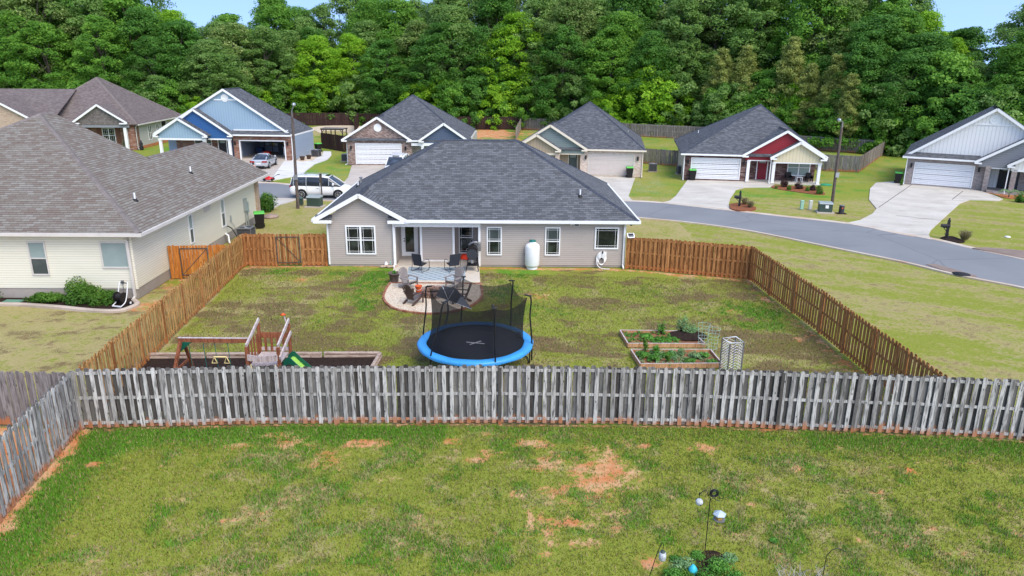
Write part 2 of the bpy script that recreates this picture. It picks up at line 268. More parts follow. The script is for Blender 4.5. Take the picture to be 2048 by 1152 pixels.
def _asph():
    a=NT('asphalt'); o=a.tc.outputs['Object']; n=a.noise(o,.25,4); n2=a.noise(o,45,3); n3=a.noise(a.map(o,(.15,2.,1)),.8,4); c=a.mix(a.step(n,.3,.7),(.225,.228,.235),(.26,.262,.268)); c=a.mix(a.math('MULTIPLY',n2,.4),c,(.08,.085,.095)); c=a.mix(a.math('MULTIPLY',a.step(n3,.6,.75),.3),c,(.12,.125,.13)); vo=a.n('TexVoronoi'); vo.feature='DISTANCE_TO_EDGE'; a.l(a.mix(.12,a.map(o,(.16,.16,1)),a.math('MULTIPLY',n,1.)),vo.inputs['Vector']); vo.inputs['Scale'].default_value=1.; cr=a.math('MULTIPLY',a.math('SUBTRACT',1,a.step(vo.outputs[0],.0,.012)),.35); c=a.mix(cr,c,(.09,.092,.1)); a.bump(n2,.3,.004); return a.fin(c,.85,.25)
M['asphalt']=_asph()
def _rug():
    a=NT('blue grey patterned rug'); u=a.map(sc=(2.1,2.1,1)); sx=a.n('SeparateXYZ'); a.l(u,sx.inputs[0])
    p=a.math('ABSOLUTE',a.math('SINE',a.math('MULTIPLY',a.math('ADD',sx.outputs[0],sx.outputs[1]),math.pi))); q=a.math('ABSOLUTE',a.math('SINE',a.math('MULTIPLY',a.math('SUBTRACT',sx.outputs[0],sx.outputs[1]),math.pi)))
    m=a.math('MINIMUM',p,q); c=a.mix(a.step(m,.15,.4),(.52,.54,.53),(.25,.30,.33)); n=a.noise(u,8,3); c=a.mix(a.math('MULTIPLY',n,.4),c,(.3,.36,.40)); return a.fin(c,.95,.1)
M['rug']=_rug()
def _net():
    a=NT('black safety netting'); a.fin((.014,.014,.016),.7,.2); tr=a.n('BsdfTransparent'); ms=a.n('MixShader'); ms.inputs[0].default_value=.70
    a.l(tr.outputs[0],ms.inputs[1]); a.l(a.b.outputs[0],ms.inputs[2]); a.l(ms.outputs[0],a.t.nodes['Material Output'].inputs[0]); return a.m
M['net']=_net()
# ---------------------------------------------------------------- ground
_T=np.random.default_rng(3).random((256,256))
def vn(x,y):
    xi=np.floor(x).astype(int);yi=np.floor(y).astype(int);fx=x-xi;fy=y-yi;fx=fx*fx*(3-2*fx);fy=fy*fy*(3-2*fy)
    g=lambda a,b:_T[a%256,b%256]
    return (g(xi,yi)*(1-fx)+g(xi+1,yi)*fx)*(1-fy)+(g(xi,yi+1)*(1-fx)+g(xi+1,yi+1)*fx)*fy
def fbm(x,y,s,o=4,seed=0):
    r=0;a=1;t=0
    for i in range(o): r=r+a*vn(x*s*2**i+seed*17.3+i*7.7,y*s*2**i+seed*5.1+i*3.3); t+=a; a*=.55
    return r/t
ss=lambda v,a,b: (lambda t:t*t*(3-2*t))(np.clip((v-a)/(b-a),0,1))
NF=[(-18.5,20.3),(-13.14,20.05),(-8,20.45),(-.35,20.66),(6,20.6),(12.8,20.15),(15.6,19.85),(19,19.3)]   # near grey fence line
nfy=lambda x:np.interp(x,[p[0] for p in NF],[p[1] for p in NF])
def ell(x,y,px,py,rx,ry,n,soft=.35):
    c=G(px,py); e=abs(G(px+rx,py)[0]-c[0]); t=G(px,py-ry); b=G(px,py+ry); h=(t[1]-b[1])/2; cy=(t[1]+b[1])/2
    d=np.sqrt(((x-c[0])/e)**2+((y-cy)/h)**2); return 1-ss(d+(n-.5)*2.6*soft*2,1-soft,1+soft)
CLAY=[(1210,1000,26,22,.7),(1090,1060,26,24,.7),(1130,920,30,20,.5),(1220,915,20,24,.7),(1075,1020,12,20,.6),(735,888,42,8,1),(905,884,20,7,.95),(590,890,40,14,.7),(1070,886,34,10,.9),(1090,925,38,14,.95),(1205,945,66,34,.9),(1285,889,22,8,1),(1400,890,16,6,.6),(950,920,25,7,.75),(1060,1050,14,34,.8),(1150,1045,60,14,.8),(1200,1030,60,12,.6),(1090,1110,14,8,.9),(1170,1085,40,10,.6),(1820,941,20,9,1),(1795,885,18,7,.6),(1405,895,30,8,.8),(1595,935,26,10,.6),(1690,1012,12,6,.7),(1770,1070,26,8,.6),(1625,1120,8,5,.6),(880,1022,30,6,.65),(187,928,14,6,1),(250,935,8,3,.7),(447,1037,9,7,.9),(480,889,24,7,.7),(1500,1008,20,6,.7),(1300,1125,20,14,.9),(1560,1000,20,6,.3),(1720,1080,12,6,.6),
 (1195,972,50,14,.9),(1120,985,34,16,.7),(1040,990,30,14,.55),(560,870,40,8,.6),(640,930,50,10,.5),(1165,1010,50,12,.6),(985,905,30,8,.6),(1240,1020,30,10,.6),(360,980,30,8,.4),(760,960,40,10,.45),(1480,1040,40,10,.35),(1130,1000,30,8,.5),(660,905,40,14,.45),(1480,960,60,14,.35),(1900,925,70,10,.35),
 (1530,599,8,4,.9),(1600,678,12,5,1),(1470,622,16,5,.6),(600,560,20,5,.55),(1070,592,40,8,.5),(800,545,20,5,.5)]
DIRT=[(640,690,80,22,.8),(700,650,60,14,.6),(560,662,70,16,.65),(1500,650,90,22,.7),(1560,690,110,26,.75),(1650,690,60,40,.7),(1190,610,70,18,.5),(1180,690,60,22,.65),(1400,590,80,20,.45),(620,585,60,12,.5),(1600,640,50,30,.6),(1290,680,60,20,.5),(460,640,60,18,.5),(560,740,60,10,.4),(1150,560,60,12,.55),(900,650,70,14,.5),(1000,590,40,10,.4),(1480,570,70,14,.6)]
LUSH=[(740,565,34,26,1),(735,600,26,22,.9),(690,545,26,8,.9),(560,545,40,7,.7),(1025,545,50,8,.8),(1010,585,34,16,.7),(1500,625,70,16,.85),(1550,650,60,12,.7),(1420,612,60,10,.6),(590,640,60,12,.5),(660,715,60,16,.5),(1100,620,60,14,.5),(1320,585,60,12,.5),(1030,640,50,16,.5)]
GX=lambda px,py:G(px,py)
BYL=[(-13.1,20.3),(-14.7,39)]; 
def inback(x,y): 
    xl=np.interp(y,[20.3,39],[-13.1,-14.7]); xr=np.interp(y,[20.3,36.9],[13.2,12.5]); yt=np.interp(x,[-14.7,-10,6.2,12.6],[38.7,39.3,38.9,37.0])
    return (y>nfy(x))&(x>xl)&(x<xr)&(y<yt)
def masks(x,y):
    n1=fbm(x,y,.22,4,1); n2=fbm(x,y,.9,4,2); n3=fbm(x,y,3.1,4,3); n4=fbm(x*.35,y*1.4,1.1,4,5)
    front=y<nfy(x); back=inback(x,y); d_f=nfy(x)-y
    fenceL=np.interp(y,[9,15.33,20.05],[-11.55,-12.46,-13.14]) ; fl=front&(x<fenceL)
    n5=fbm(x*1.,y*1.,1.7,3,12); dry=ss(n1*.3+n2*.3+n3*.4,.42,.66)*.55+.02; lush=ss(n2*.35+n1*.25+n5*.4,.46,.62)*.72; clay=np.zeros_like(x); dirt=np.zeros_like(x)
    # near yard
    nr=(n2-.5)*.9
    e=np.where(x<-2,1.,np.where(x>9,.8,.45)); s=(1-ss(d_f+nr,.5,2.0))*e+(1-ss(x-fenceL+nr,.6,2.4))*.9
    lush=np.where(front,np.maximum(lush,np.clip(s,0,1)),lush); dry=np.where(front,dry*(1-.8*np.clip(s,0,1)),dry)
    dirt=np.where(front,np.maximum(dirt,(1-ss(d_f+(n3-.5)*.5,.05,.28))*.9),dirt); clay=np.where(front,np.maximum(clay,(1-ss(d_f+(n3-.5)*.4,.0,.22))*.55),clay)
    clay=np.where(front,np.maximum(clay,(1-ss(x-fenceL+(n3-.5)*.8,.1,.65))*.95),clay)
    clay=np.where(front,np.maximum(clay,ss(n2*.4+n3*.6,.60,.74)*.5),clay)
    # back yard
    dry=np.where(back,ss(n2*.6+n1*.4,.36,.62)*.55+.14,dry); dirt=np.where(back,ss(n4*.5+n2*.5,.44,.66)*.75+.12,dirt)
    lush=np.where(back,ss(n2,.5,.7)*.4,lush)
    bk=back*1.
    for q in DIRT: dirt=np.maximum(dirt,ell(x,y,*q[:4],n2,.5)*q[4]*bk)
    dirt=np.where(back,np.maximum(dirt,(1-ss(y-nfy(x)+nr,.6,2.2))*.6*(x>6)),dirt)
    for q in LUSH: 
        e=ell(x,y,*q[:4],n3*.6+n2*.4,.7)*q[4]*bk*np.clip(.2+1.6*ss(n5,.3,.62),0,1); lush=np.maximum(lush,e); dirt=dirt*(1-e*.9); dry=dry*(1-e*.8)
    yt=np.interp(x,[-14.7,-10,6.2,12.6],[38.7,39.3,38.9,37.0]); clay=np.where(back,np.maximum(clay,(1-ss(yt-y+(n3-.5)*.6,.1,.7))*.7),clay)
    xr=np.interp(y,[20.3,36.9],[13.2,12.5]); clay=np.where(back,np.maximum(clay,(1-ss(xr-x+(n3-.5),.1,.9))*.45),clay)
    n6=fbm(x,y,4.6,3,14)
    for q in CLAY: clay=np.maximum(clay,ell(x,y,*q[:4],n6*.6+n2*.4,.75)*q[4]*np.clip(.45+1.5*ss(n6,.3,.6),0,1))
    # neighbour's khaki lawn on the left
    L=(~front)&(~back)&(x<-12.9)&(y<35); n9=fbm(x,y,2.2,4,17); dry=np.where(L,.66+.7*(n9-.5)+.2*(n2-.5),dry); lush=np.where(L,ss(n2,.62,.75)*.5,lush); dirt=np.where(L,ss(n9*.5+n4*.5,.46,.62)*.55,dirt)
    side=(~front)&(x<-14.6)&(x>-19.5)&(y>31)&(y<44)&(~back); clay=np.where(side,np.maximum(clay,.55*ss(n2,.3,.6)),clay)
    # straw coloured lawn on the right
    Rr=(~front)&(~back)&(x>12)&(y<62); st=fbm(x*.25-y*.15,y*1.6+x*.9,.9,4,9); n8=fbm(x,y,2.6,3,15); dry=np.where(Rr,.42+1.1*(st-.5)+.5*(n8-.5)+.35*(n1-.5),dry); lush=np.where(Rr,ss(n1*.6+n8*.4,.48,.66)*.45,lush); dirt=np.where(Rr,ss(st*.6+n8*.4,.5,.68)*.45,dirt)
    M_=(~front)&(~back)&(y>39.5)&(x<12)&(y<62); dry=np.where(M_,.6+.6*(n2-.5),dry); lush=np.where(M_,ss(n1,.5,.7)*.3,lush)
    far=y>62; dry=np.where(far,.30+.8*(n1-.5)+.4*(n2-.5),dry); lush=np.where(far,.25+.5*ss(n2,.45,.7),lush); dirt=np.where(far,dirt*.3,dirt)
    # bare red bank behind the middle houses
    bank=ell(x,y,975,268,70,9,n2,.4); clay=np.maximum(clay,bank*(y>100)); b2=ell(x,y,1330,268,60,5,n2,.5); clay=np.maximum(clay,b2*.6*(y>95)); clay=np.maximum(clay,ell(x,y,1060,283,22,5,n2,.5)*.8*(y>80))
    gr=ell(x,y,655,262,50,9,n2,.3)*(y>100); dry=np.maximum(dry,gr)
    woods=y>np.interp(x,[-60,-38,1,11,31,42,50,60],[125,133,128,127,112,98,92,75]); dirt=np.where(woods,1,dirt); lush=np.where(woods,.2,lush)
    return [np.clip(a,0,1) for a in (dry,lush,clay,dirt)]
def axis(segs):
    out=[]
    for a,b,s in segs: out+=list(np.arange(a,b,s))
    return out+[segs[-1][1]]
xs=np.array([-4000,-1500,-600,-250]+axis([(-130,-50,1.),(-50,-20,.45),(-20,22,.16),(22,60,.4),(60,130,1.)])+[250,600,1500,4000])
ys=np.array([-600,-100,0,7.]+axis([(9,22,.13),(22,42,.19),(42,75,.4),(75,150,.8)])+[220,400,900,2000,5000])
XX,YY=np.meshgrid(xs,ys); nx,ny=len(xs),len(ys)
def gridmesh(name,XX,YY,ZZ):
    ny,nx=XX.shape; me=bpy.data.meshes.new(name); me.vertices.add(nx*ny); me.vertices.foreach_set('co',np.stack([XX,YY,ZZ],-1).reshape(-1))
    idx=np.arange(nx*ny).reshape(ny,nx); q=np.stack([idx[:-1,:-1],idx[:-1,1:],idx[1:,1:],idx[1:,:-1]],-1).reshape(-1,4)
    me.loops.add(q.size); me.loops.foreach_set('vertex_index',q.reshape(-1)); me.polygons.add(len(q)); me.polygons.foreach_set('loop_start',np.arange(len(q))*4); me.update(calc_edges=True); return me
ZZ=np.where((np.abs(XX)<130)&(YY<150)&(YY>8),(fbm(XX,YY,.7,3,6)-.5)*.03,0)-.02
me=gridmesh('ground',XX,YY,ZZ); mk=np.stack(masks(XX.reshape(-1).astype(float),YY.reshape(-1).astype(float)),-1)
at=me.attributes.new('gm','FLOAT_COLOR','POINT'); at.data.foreach_set('color',mk.reshape(-1)); 
ground=bpy.data.objects.new('ground',me); C.objects.link(ground); tag(ground,'patchy mown lawn with bare red clay',kind='structure')
YG=(.245,.275,.038); GR=(.11,.26,.020); TAN=(.42,.33,.16); CL=(.60,.20,.075); DI=(.135,.085,.042)
def _ground():
    a=NT('lawn'); o=a.tc.outputs['Object']; at=a.n('Attribute'); at.attribute_name='gm'; sp=a.n('SeparateColor'); a.l(at.outputs['Color'],sp.inputs[0])
    n1=a.noise(o,2.3,4,.6); n2=a.noise(o,7,5,.7,.5); n3=a.noise(o,38,3,.6,.8); nn=a.math('ADD',a.math('MULTIPLY',n1,.25),a.math('ADD',a.math('MULTIPLY',n2,.4),a.math('MULTIPLY',n3,.35)))
    dv=a.math('SUBTRACT',nn,.5)
    def m(v,k,lo=.3,hi=.7): return a.step(a.math('MULTIPLY_ADD',dv,k,v),lo,hi)
    c=a.mix(m(sp.outputs[1],3.),YG,GR); c=a.mix(a.math('MULTIPLY',m(sp.outputs[0],3.2),.85),c,TAN); c=a.mix(a.math('MULTIPLY',m(at.outputs['Alpha'],3.4),.85),c,DI)
    n4=a.noise(o,1.3,3); c=a.mix(m(sp.outputs[2],4.2,.36,.62),c,a.mix(a.step(n4,.35,.65),CL,(.64,.38,.20)))
    c=a.mix(a.math('MULTIPLY',a.step(n3,.48,.66),.6),c,a.mix(.65,c,(.035,.045,.01))); c=a.mix(a.math('MULTIPLY',a.math('SUBTRACT',1,a.step(n3,.32,.46)),.45),c,a.mix(.5,c,(.42,.40,.13)))
    c=a.mix(a.math('MULTIPLY',a.step(n2,.5,.68),.3),c,a.mix(.6,c,TAN)); c=a.mix(a.math('MULTIPLY',a.math('SUBTRACT',1,a.step(n2,.34,.48)),.35),c,a.mix(.55,c,(.05,.06,.015))); a.bump(nn,.9,.05); return a.fin(c,.95,.1)
me.materials.append(_ground())
# grass blades standing on the lawn
def inpoly(x,y,P):
    P=np.array(P); c=np.zeros(len(x),bool); j=len(P)-1
    for i in range(len(P)): c^=((P[i,1]>y)!=(P[j,1]>y))&(x<(P[j,0]-P[i,0])*(y-P[i,1])/(P[j,1]-P[i,1]+1e-9)+P[i,0]); j=i
    return c
def blades(name,poly,N,h,wd,seed,thr=.45):
    r=np.random.default_rng(seed); P=np.array(poly); x=r.uniform(P[:,0].min(),P[:,0].max(),N); y=r.uniform(P[:,1].min(),P[:,1].max(),N)
    ins=np.zeros(N,bool); j=len(P)-1
    for i in range(len(P)):
        c=((P[i,1]>y)!=(P[j,1]>y))&(x<(P[j,0]-P[i,0])*(y-P[i,1])/(P[j,1]-P[i,1]+1e-9)+P[i,0]); ins^=c; j=i
    x,y=x[ins],y[ins]; dry,lush,clay,dirt=masks(x,y); n3=fbm(x,y,7,2,8)
    dens=(1-clay)*(1-.7*dirt)*(.45+.75*lush)*(.35+1.3*n3); k=r.random(len(x))<dens; 
    for q in EXC: k&=~inpoly(x,y,q)
    x,y,dry,lush,dirt=x[k],y[k],dry[k],lush[k],dirt[k]; n=len(x); hh=h*r.uniform(.5,1.3,n)*(1+.5*lush); a=r.uniform(0,6.28,n); ln=r.uniform(0,.9,n)*hh; b=r.uniform(0,6.28,n); ww=wd*r.uniform(.6,1.4,n)
    p0=np.stack([x-np.cos(a)*ww,y-np.sin(a)*ww,np.full(n,-.02)],-1); p1=np.stack([x+np.cos(a)*ww,y+np.sin(a)*ww,np.full(n,-.02)],-1); p2=np.stack([x+np.cos(b)*ln,y+np.sin(b)*ln,hh],-1)
    me=bpy.data.meshes.new(name); me.vertices.add(3*n); me.vertices.foreach_set('co',np.stack([p0,p1,p2],1).reshape(-1)); me.loops.add(3*n); me.loops.foreach_set('vertex_index',np.arange(3*n)); me.polygons.add(n); me.polygons.foreach_set('loop_start',np.arange(n)*3); me.update(calc_edges=True)
    cy,cg,ct,cdi=[np.array(c)[None] for c in (YG,GR,TAN,(.2,.14,.07))]; u=r.random(n)[:,None]
    col=np.where(u<(lush*.9+.12)[:,None],cg*1.1,cy*1.15); u=r.random(n)[:,None]; col=np.where(u<(dry*.6+.14)[:,None],ct,col); u=r.random(n)[:,None]; col=np.where(u<(dirt*.4)[:,None],cdi,col); col=col*(r.uniform(.6,1.5,n)[:,None])
    at=me.attributes.new('bc','FLOAT_COLOR','FACE'); at.data.foreach_set('color',np.concatenate([col,np.ones((n,1))],1).reshape(-1))
    o=bpy.data.objects.new('grass',me); C.objects.link(o); me.materials.append(M['blade']); return tag(o,name,'grass',kind='stuff')
def _blade():
    a=NT('grass blades'); c=a.attr('bc','Color'); a.fin(c,.7,.15); tl=a.n('BsdfTranslucent'); a.l(c,tl.inputs[0]); ms=a.n('MixShader'); ms.inputs[0].default_value=.3
    g=a.n('NewGeometry'); vm=a.n('Mix'); vm.data_type='VECTOR'; vm.inputs[0].default_value=.75; a.l(g.outputs['Normal'],vm.inputs[4]); vm.inputs[5].default_value=(0,0,1); a.l(vm.outputs[1],a.b.inputs['Normal'])
    a.l(a.b.outputs[0],ms.inputs[1]); a.l(tl.outputs[0],ms.inputs[2]); a.l(ms.outputs[0],a.t.nodes['Material Output'].inputs[0]); return a.m
M['blade']=_blade()
PX=lambda l:[G(*p) for p in l]
EXC=[PX([(789,520),(958,520),(963,566),(965,583),(962,597),(942,613),(910,623),(880,628),(845,629),(797,621),(776,610),(766,597),(771,580),(780,566)]),PX([(293,716),(764,714),(760,760),(285,760)]),PX([(1238,661),(1372,662),(1412,689),(1255,690)]),PX([(1262,700),(1422,700),(1446,731),(1280,732)])]
blades('short yellow green grass of the nearest yard',[(-14,20.1),(-8,20.35),(0,20.55),(6,20.5),(13,20.1),(19,19.2),(19,11),(-12,11)],420000,.05,.010,11)
blades('thin worn grass inside the brown fence',[(-13,20.9),(-14.5,38.6),(12.4,36.9),(13,20.9)],300000,.045,.014,12)
# ---------------------------------------------------------------- street, kerbs, drives
def P_(l,fr=None): return [G(*p) for p in l]
def smooth(pts,k=6):
    out=[];n=len(pts)
    for i in range(n-1):
        p0=Vector(pts[max(i-1,0)]);p1=Vector(pts[i]);p2=Vector(pts[i+1]);p3=Vector(pts[min(i+2,n-1)])
        for j in range(k):
            t=j/k; out.append(tuple(.5*((2*p1)+(p2-p0)*t+(2*p0-5*p1+4*p2-p3)*t*t+(3*p1-p0-3*p2+p3)*t**3)))
    return out+[tuple(pts[-1])]
farE=smooth([(-70,70)]+P_([(300,371),(519.5,366.5),(582,370),(700,373)])+P_([(1040,390),(1236,401.5),(1322,406.5),(1440,419.4),(1559,433),(1692,448),(1796,468),(1870,480.5),(1940,497),(2048,520),(2200,556)]))
nearE=smooth([(-70,62)]+P_([(300,392),(544,396.5),(596,398.5),(740,404)])+P_([(1120,420),(1274,434.5),(1381,444.5),(1502,461.5),(1662,493.5),(1805,522.5),(1920,550),(2048,575),(2200,612)]))
tag(MB().flat(farE+nearE[::-1],-.06,.012).build('road',M['asphalt']),'grey asphalt street bending past the houses',kind='structure')
def kerb(name,edge,off,lab,cut=[]):
    mb=MB(); E=[Vector(p) for p in edge]; N=[]
    for i in range(len(E)):
        d=(E[min(i+1,len(E)-1)]-E[max(i-1,0)]).normalized(); N.append(Vector((-d.y,d.x))*off)
    prof=[(-.004,-.05),(-.004,.02),(.06,.05),(.24,.06),(.34,.06),(.34,-.05)]; vs=[]
    for e,n in zip(E,N):
        u=n/abs(off); sg=1 if off>0 else -1
        for a,z in prof: vs.append((e.x+u.x*a,e.y+u.y*a,z))
    k=len(prof); fs=[(i*k+j,i*k+j+1,(i+1)*k+j+1,(i+1)*k+j) if off>0 else (i*k+j+1,i*k+j,(i+1)*k+j,(i+1)*k+j+1) for i in range(len(E)-1) for j in range(k-1)]
    return tag(mb.add(vs,fs).build(name,M['kerb']),lab,kind='structure')
kerb('kerb',farE,1,'clay stained kerb along the far side of the street'); kerb('kerb',nearE,-1,'pale kerb along the near side of the street')
def drive(name,px,mt,lab,z=.016,k=1,joints=[]):
    pts=P_(px) if k==1 else smooth(P_(px),k)
    o=tag(MB().flat(pts,-.06,z).build(name,mt),lab,kind='structure')
    for a,b in joints:
        A,B=G(*a),G(*b); 
        jo=MB().bar((*A,z+.002),(*B,z+.002),.05,.006).build('drive_joint',M['soil']); tag(jo,'dark joint across concrete drive',kind='structure')
    return o
drive('driveway',[(474,317),(573,321),(588,322),(541,362),(528,366),(505,366),(440,366),(430,345)],M['conc3'],'old tan concrete driveway of the blue house',.045)
drive('side_walk',[(569,322),(592,322),(605,324.5),(625,321.5),(645,310),(647,303),(662,303.5),(663,311),(655,320),(630,328.5),(612,342),(605,350),(541,362)],M['conc2'],'new white concrete path beside the blue house',.052)
drive('driveway',[(704,331),(806,331.5),(806,372),(738,374),(684,369),(696,356)],M['conc3'],'tan concrete driveway of the brown brick house',.045)
drive('driveway',[(1160,352),(1270,356),(1259,387),(1257,393),(1262,399),(1270,404),(1230,402),(1100,394)],M['conc'],'pale driveway of the tan brick house',.045)
drive('driveway',[(1375,360.5),(1483,363),(1500,364.5),(1549,370),(1540,375),(1490,375.5),(1472,380),(1460,398),(1457,410),(1462,421),(1430,419),(1322,406.5),(1340,402),(1352,392)],M['conc'],'pale concrete driveway of the red gabled house',.045)
drive('driveway',[(1752,366),(1808,362),(1827,370),(1945,380),(1962,383),(1990,392),(2006,399),(1998,402),(1940,400),(1920,407),(1862,460),(1857,470),(1862,480),(1796,467),(1690,447.5),(1720,441),(1745,428),(1753,418),(1738,400),(1740,378)],M['conc'],'wide pale concrete driveway of the white gabled house',.045,1,[((1822,371),(1757,416)),((1792,432),(1890,443)),((1926,383),(1904,400))])
drive('storm_drain',[(1852,530),(1905,548),(1940,557),(1954,553),(1870,529)],M['drain'],'clay brown storm drain apron by the street',.045)
tag(MB().lathe((*G(1922,550),.045),[(.45,0),(.45,.02),(.0,.02)],16).build('manhole_cover',M['tyre']),'dark round manhole cover in the storm drain apron','manhole cover')
drive('driveway',[(548,398),(596,399),(585,403),(561,410),(540,420),(520,425),(505,424),(500,398)],M['conc'],'concrete drive apron of the cream house',.045)
tag(MB().flat(smooth(P_([(1944,498),(1975,497),(2048,503),(2080,506),(2080,528),(2048,519),(1990,507)]),4),-.05,.07).build('gutter_inlet',M['drain']),'stained concrete kerb inlet',kind='structure')
# patio, gravel, beds
tag(MB().flat(P_([(789,530.5),(958,530.5),(960.5,566),(780,566)]),-.05,.05).build('patio',M['patio']),'pale concrete patio slab behind the taupe house',kind='structure')
gv=P_([(780,567)])+smooth(P_([(780,567),(771.5,580.5),(767,596.6),(776,610),(797,620.8),(845.6,628),(880,627.5),(910,623),(942,613),(962,597),(964,583),(960.6,567)]),5)
tag(MB().flat(gv,-.05,.03).build('gravel_bed',M['gravel']),'pea gravel seating area edged with brick',kind='structure')
mb=MB(); gp=[Vector((*p,0)) for p in gv[1:]]; acc=0
for i in range(len(gp)-1):
    L=(gp[i+1]-gp[i]).length; n=max(1,int(L/.21))
    for j in range(n):
        a=gp[i].lerp(gp[i+1],j/n+.02); b=gp[i].lerp(gp[i+1],(j+1)/n-.02); a.z=b.z=.03; 
        if (b-a).length>.03: mb.bar(a,b,.1,.08,t=random.random())
q=P_([(780,567),(960.6,567)])
for j in range(24): mb.bar((q[0][0]+(q[1][0]-q[0][0])*(j+.03)/24,q[0][1],.03),(q[0][0]+(q[1][0]-q[0][0])*(j+.95)/24,q[0][1],.03),.1,.08,t=random.random())
M['edgebrick']=wood('clay edging brick',(.30,.11,.06),(.48,.25,.16),(.2,.08,.05),(3,3,3),knots=False)
tag(mb.build('brick_edging',M['edgebrick']),'red brown brick edging round the gravel seating area','edging')
# ---------------------------------------------------------------- fences
def fence(name,label,pts,h,mt,style='shadow',pitch=.245,pw=.14,sec=2.44,group=None,side=1,rail=True,gate=None,post_m=None,topr=True,gap0=.03,sag=.03,seed=1,rm=None,th=.018,bd=.18):
    rr=random.Random(seed); root=thing(name,label,'fence',(pts[0][0],pts[0][1],0),0,group); O=Vector((*pts[0],0)); post_m=post_m or mt; rm=rm or mt
    V_=[Vector((*p,0)) for p in pts]; posts=[]
    for i in range(len(V_)-1):
        A,B=V_[i],V_[i+1]; L=(B-A).length; n=max(1,round(L/sec)); X=(B-A)/L; Nn=Vector((-X.y,X.x,0))*side   # side=+1: rails face left of travel
        for s in range(n):
            a=A.lerp(B,s/n)-O; b=A.lerp(B,(s+1)/n)-O; l=(b-a).length; posts.append((a,X,Nn))
            tilt=rr.uniform(-.01,.01); z0=gap0+rr.uniform(-.015,.02)
            if gate is not None and (i,s) in gate:
                gp=gate[(i,s)]; gr=MB(); gm_=gp; f0=a+X*.1; f1=b-X*.1
                k=int((l-.2)/.15)
                for q in range(k):
                    c=f0+X*((q+.5)*(l-.2)/k)+Vector((0,0,(h-.05)/2+.06)); off=-.03 if (q%2 and style=='shadow') else .03
                    gr.box(c+Nn*off,(.066,th/2,(h-.12)/2),X,Nn,(0,0,1),rr.random())
                g=gr.build('gate',mt,root); fr=MB(); 
                for z in (.22,h-.18): fr.bar(f0+Nn*.055+Vector((0,0,z)),f1+Nn*.055+Vector((0,0,z)),.03,.05)
                for p in (f0,f1): fr.bar(p+Nn*.055+Vector((0,0,.2)),p+Nn*.055+Vector((0,0,h-.16)),.03,.05,up=tuple(X))
                if gm_=='up': fr.bar(f0+Nn*.055+Vector((0,0,.22)),f1+Nn*.055+Vector((0,0,h-.18)),.02,.03)
                else: fr.bar(f1+Nn*.055+Vector((0,0,.22)),f0+Nn*.055+Vector((0,0,h-.18)),.02,.03)
                fr.build('gate_frame',M['frame_d'],g); continue
            zr=[.18,h*.52,h-.14] if rail else []
            for z in zr:
                root_r=MB().bar(a+Vector((0,0,z+rr.uniform(-.015,.015))),b+Vector((0,0,z+rr.uniform(-.015,.015))),.045,.085,t=.6+.3*rr.random()).build('rail',rm,root)
            mb=MB(); k=max(1,round(l/pitch)); st=l/k
            for q in range(k*2 if style=='shadow' else k):
                back=style=='shadow' and q%2==1; u=(q/2+.25)*st if style=='shadow' else (q+.5)*st
                c=a+X*(u+rr.uniform(-.014,.014)); off=(-.03 if back else .03)*(1 if style=='shadow' else 1)
                ww=(max(pw,.15) if back else pw)*rr.uniform(.9,1.04)/2; hh=h+rr.uniform(-.035,.03)-z0; lean=rr.uniform(-.011,.011); Z=Vector((X.x*lean,X.y*lean,1)).normalized(); tw=rr.uniform(-.05,.05); XX_=(X+Nn*tw).normalized()
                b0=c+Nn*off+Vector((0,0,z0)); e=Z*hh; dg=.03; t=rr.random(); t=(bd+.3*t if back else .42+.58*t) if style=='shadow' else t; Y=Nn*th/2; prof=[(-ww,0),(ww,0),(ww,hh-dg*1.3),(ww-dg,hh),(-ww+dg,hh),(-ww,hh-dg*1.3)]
                f=[b0+XX_*x+Z*z+Y for x,z in prof]; g2=[b0+XX_*x+Z*z-Y for x,z in prof]
                mb.add(f+g2,[(0,1,2,3,4,5),(11,10,9,8,7,6)]+[(j,j+6,(j+1)%6+6,(j+1)%6) for j in range(6)],t)
            mb.build('picket_panel',mt,root)
    posts.append((V_[-1]-O,X,Nn))
    for a,X,Nn in posts: MB().box(a+Vector((0,0,h/2-.03))-Nn*.0,(.05,.05,h/2-.02),X,Nn,(0,0,1),rr.random()).build('post',post_m,root)
    return root
NF2=NF[1:]
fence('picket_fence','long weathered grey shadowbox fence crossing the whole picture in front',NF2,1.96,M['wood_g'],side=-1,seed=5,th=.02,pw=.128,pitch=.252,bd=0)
a=G(0,1045);
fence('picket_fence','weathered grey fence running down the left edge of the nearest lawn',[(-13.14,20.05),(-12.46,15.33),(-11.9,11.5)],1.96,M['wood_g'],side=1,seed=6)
fence('picket_fence','solid grey board fence left of the corner, below the khaki lawn',[(-19,20.45),(-13.2,20.12)],1.83,M['wood_g2'],style='solid',pitch=.145,side=-1,rail=False,seed=7)
fence('picket_fence','golden brown fence along the left side of the fenced yard',[(-13.2,20.5),(-14.0,29.5),(-14.72,38.7)],1.83,M['wood_y'],side=-1,seed=8,post_m=M['wood_b'],pitch=.25,pw=.132)
fence('picket_fence','red brown fence with a gate left of the taupe house',[(-14.72,38.8),(-13.0,38.85),(-11.55,38.9),(-10.25,38.95)],1.83,M['wood_b'],side=-1,seed=9,sec=2.0,gate={(1,0):None},rm=M['wood_b'])
fence('picket_fence','red brown fence right of the taupe house with a solar light on it',[(6.3,38.95),(12.5,36.95)],1.83,M['wood_b'],side=-1,seed=10)
fence('picket_fence','long red brown fence slanting down the right side of the fenced yard',[(12.5,36.95),(13.0,29),(13.22,20.45)],1.83,M['wood_b'],side=-1,seed=11,pitch=.25,pw=.15)
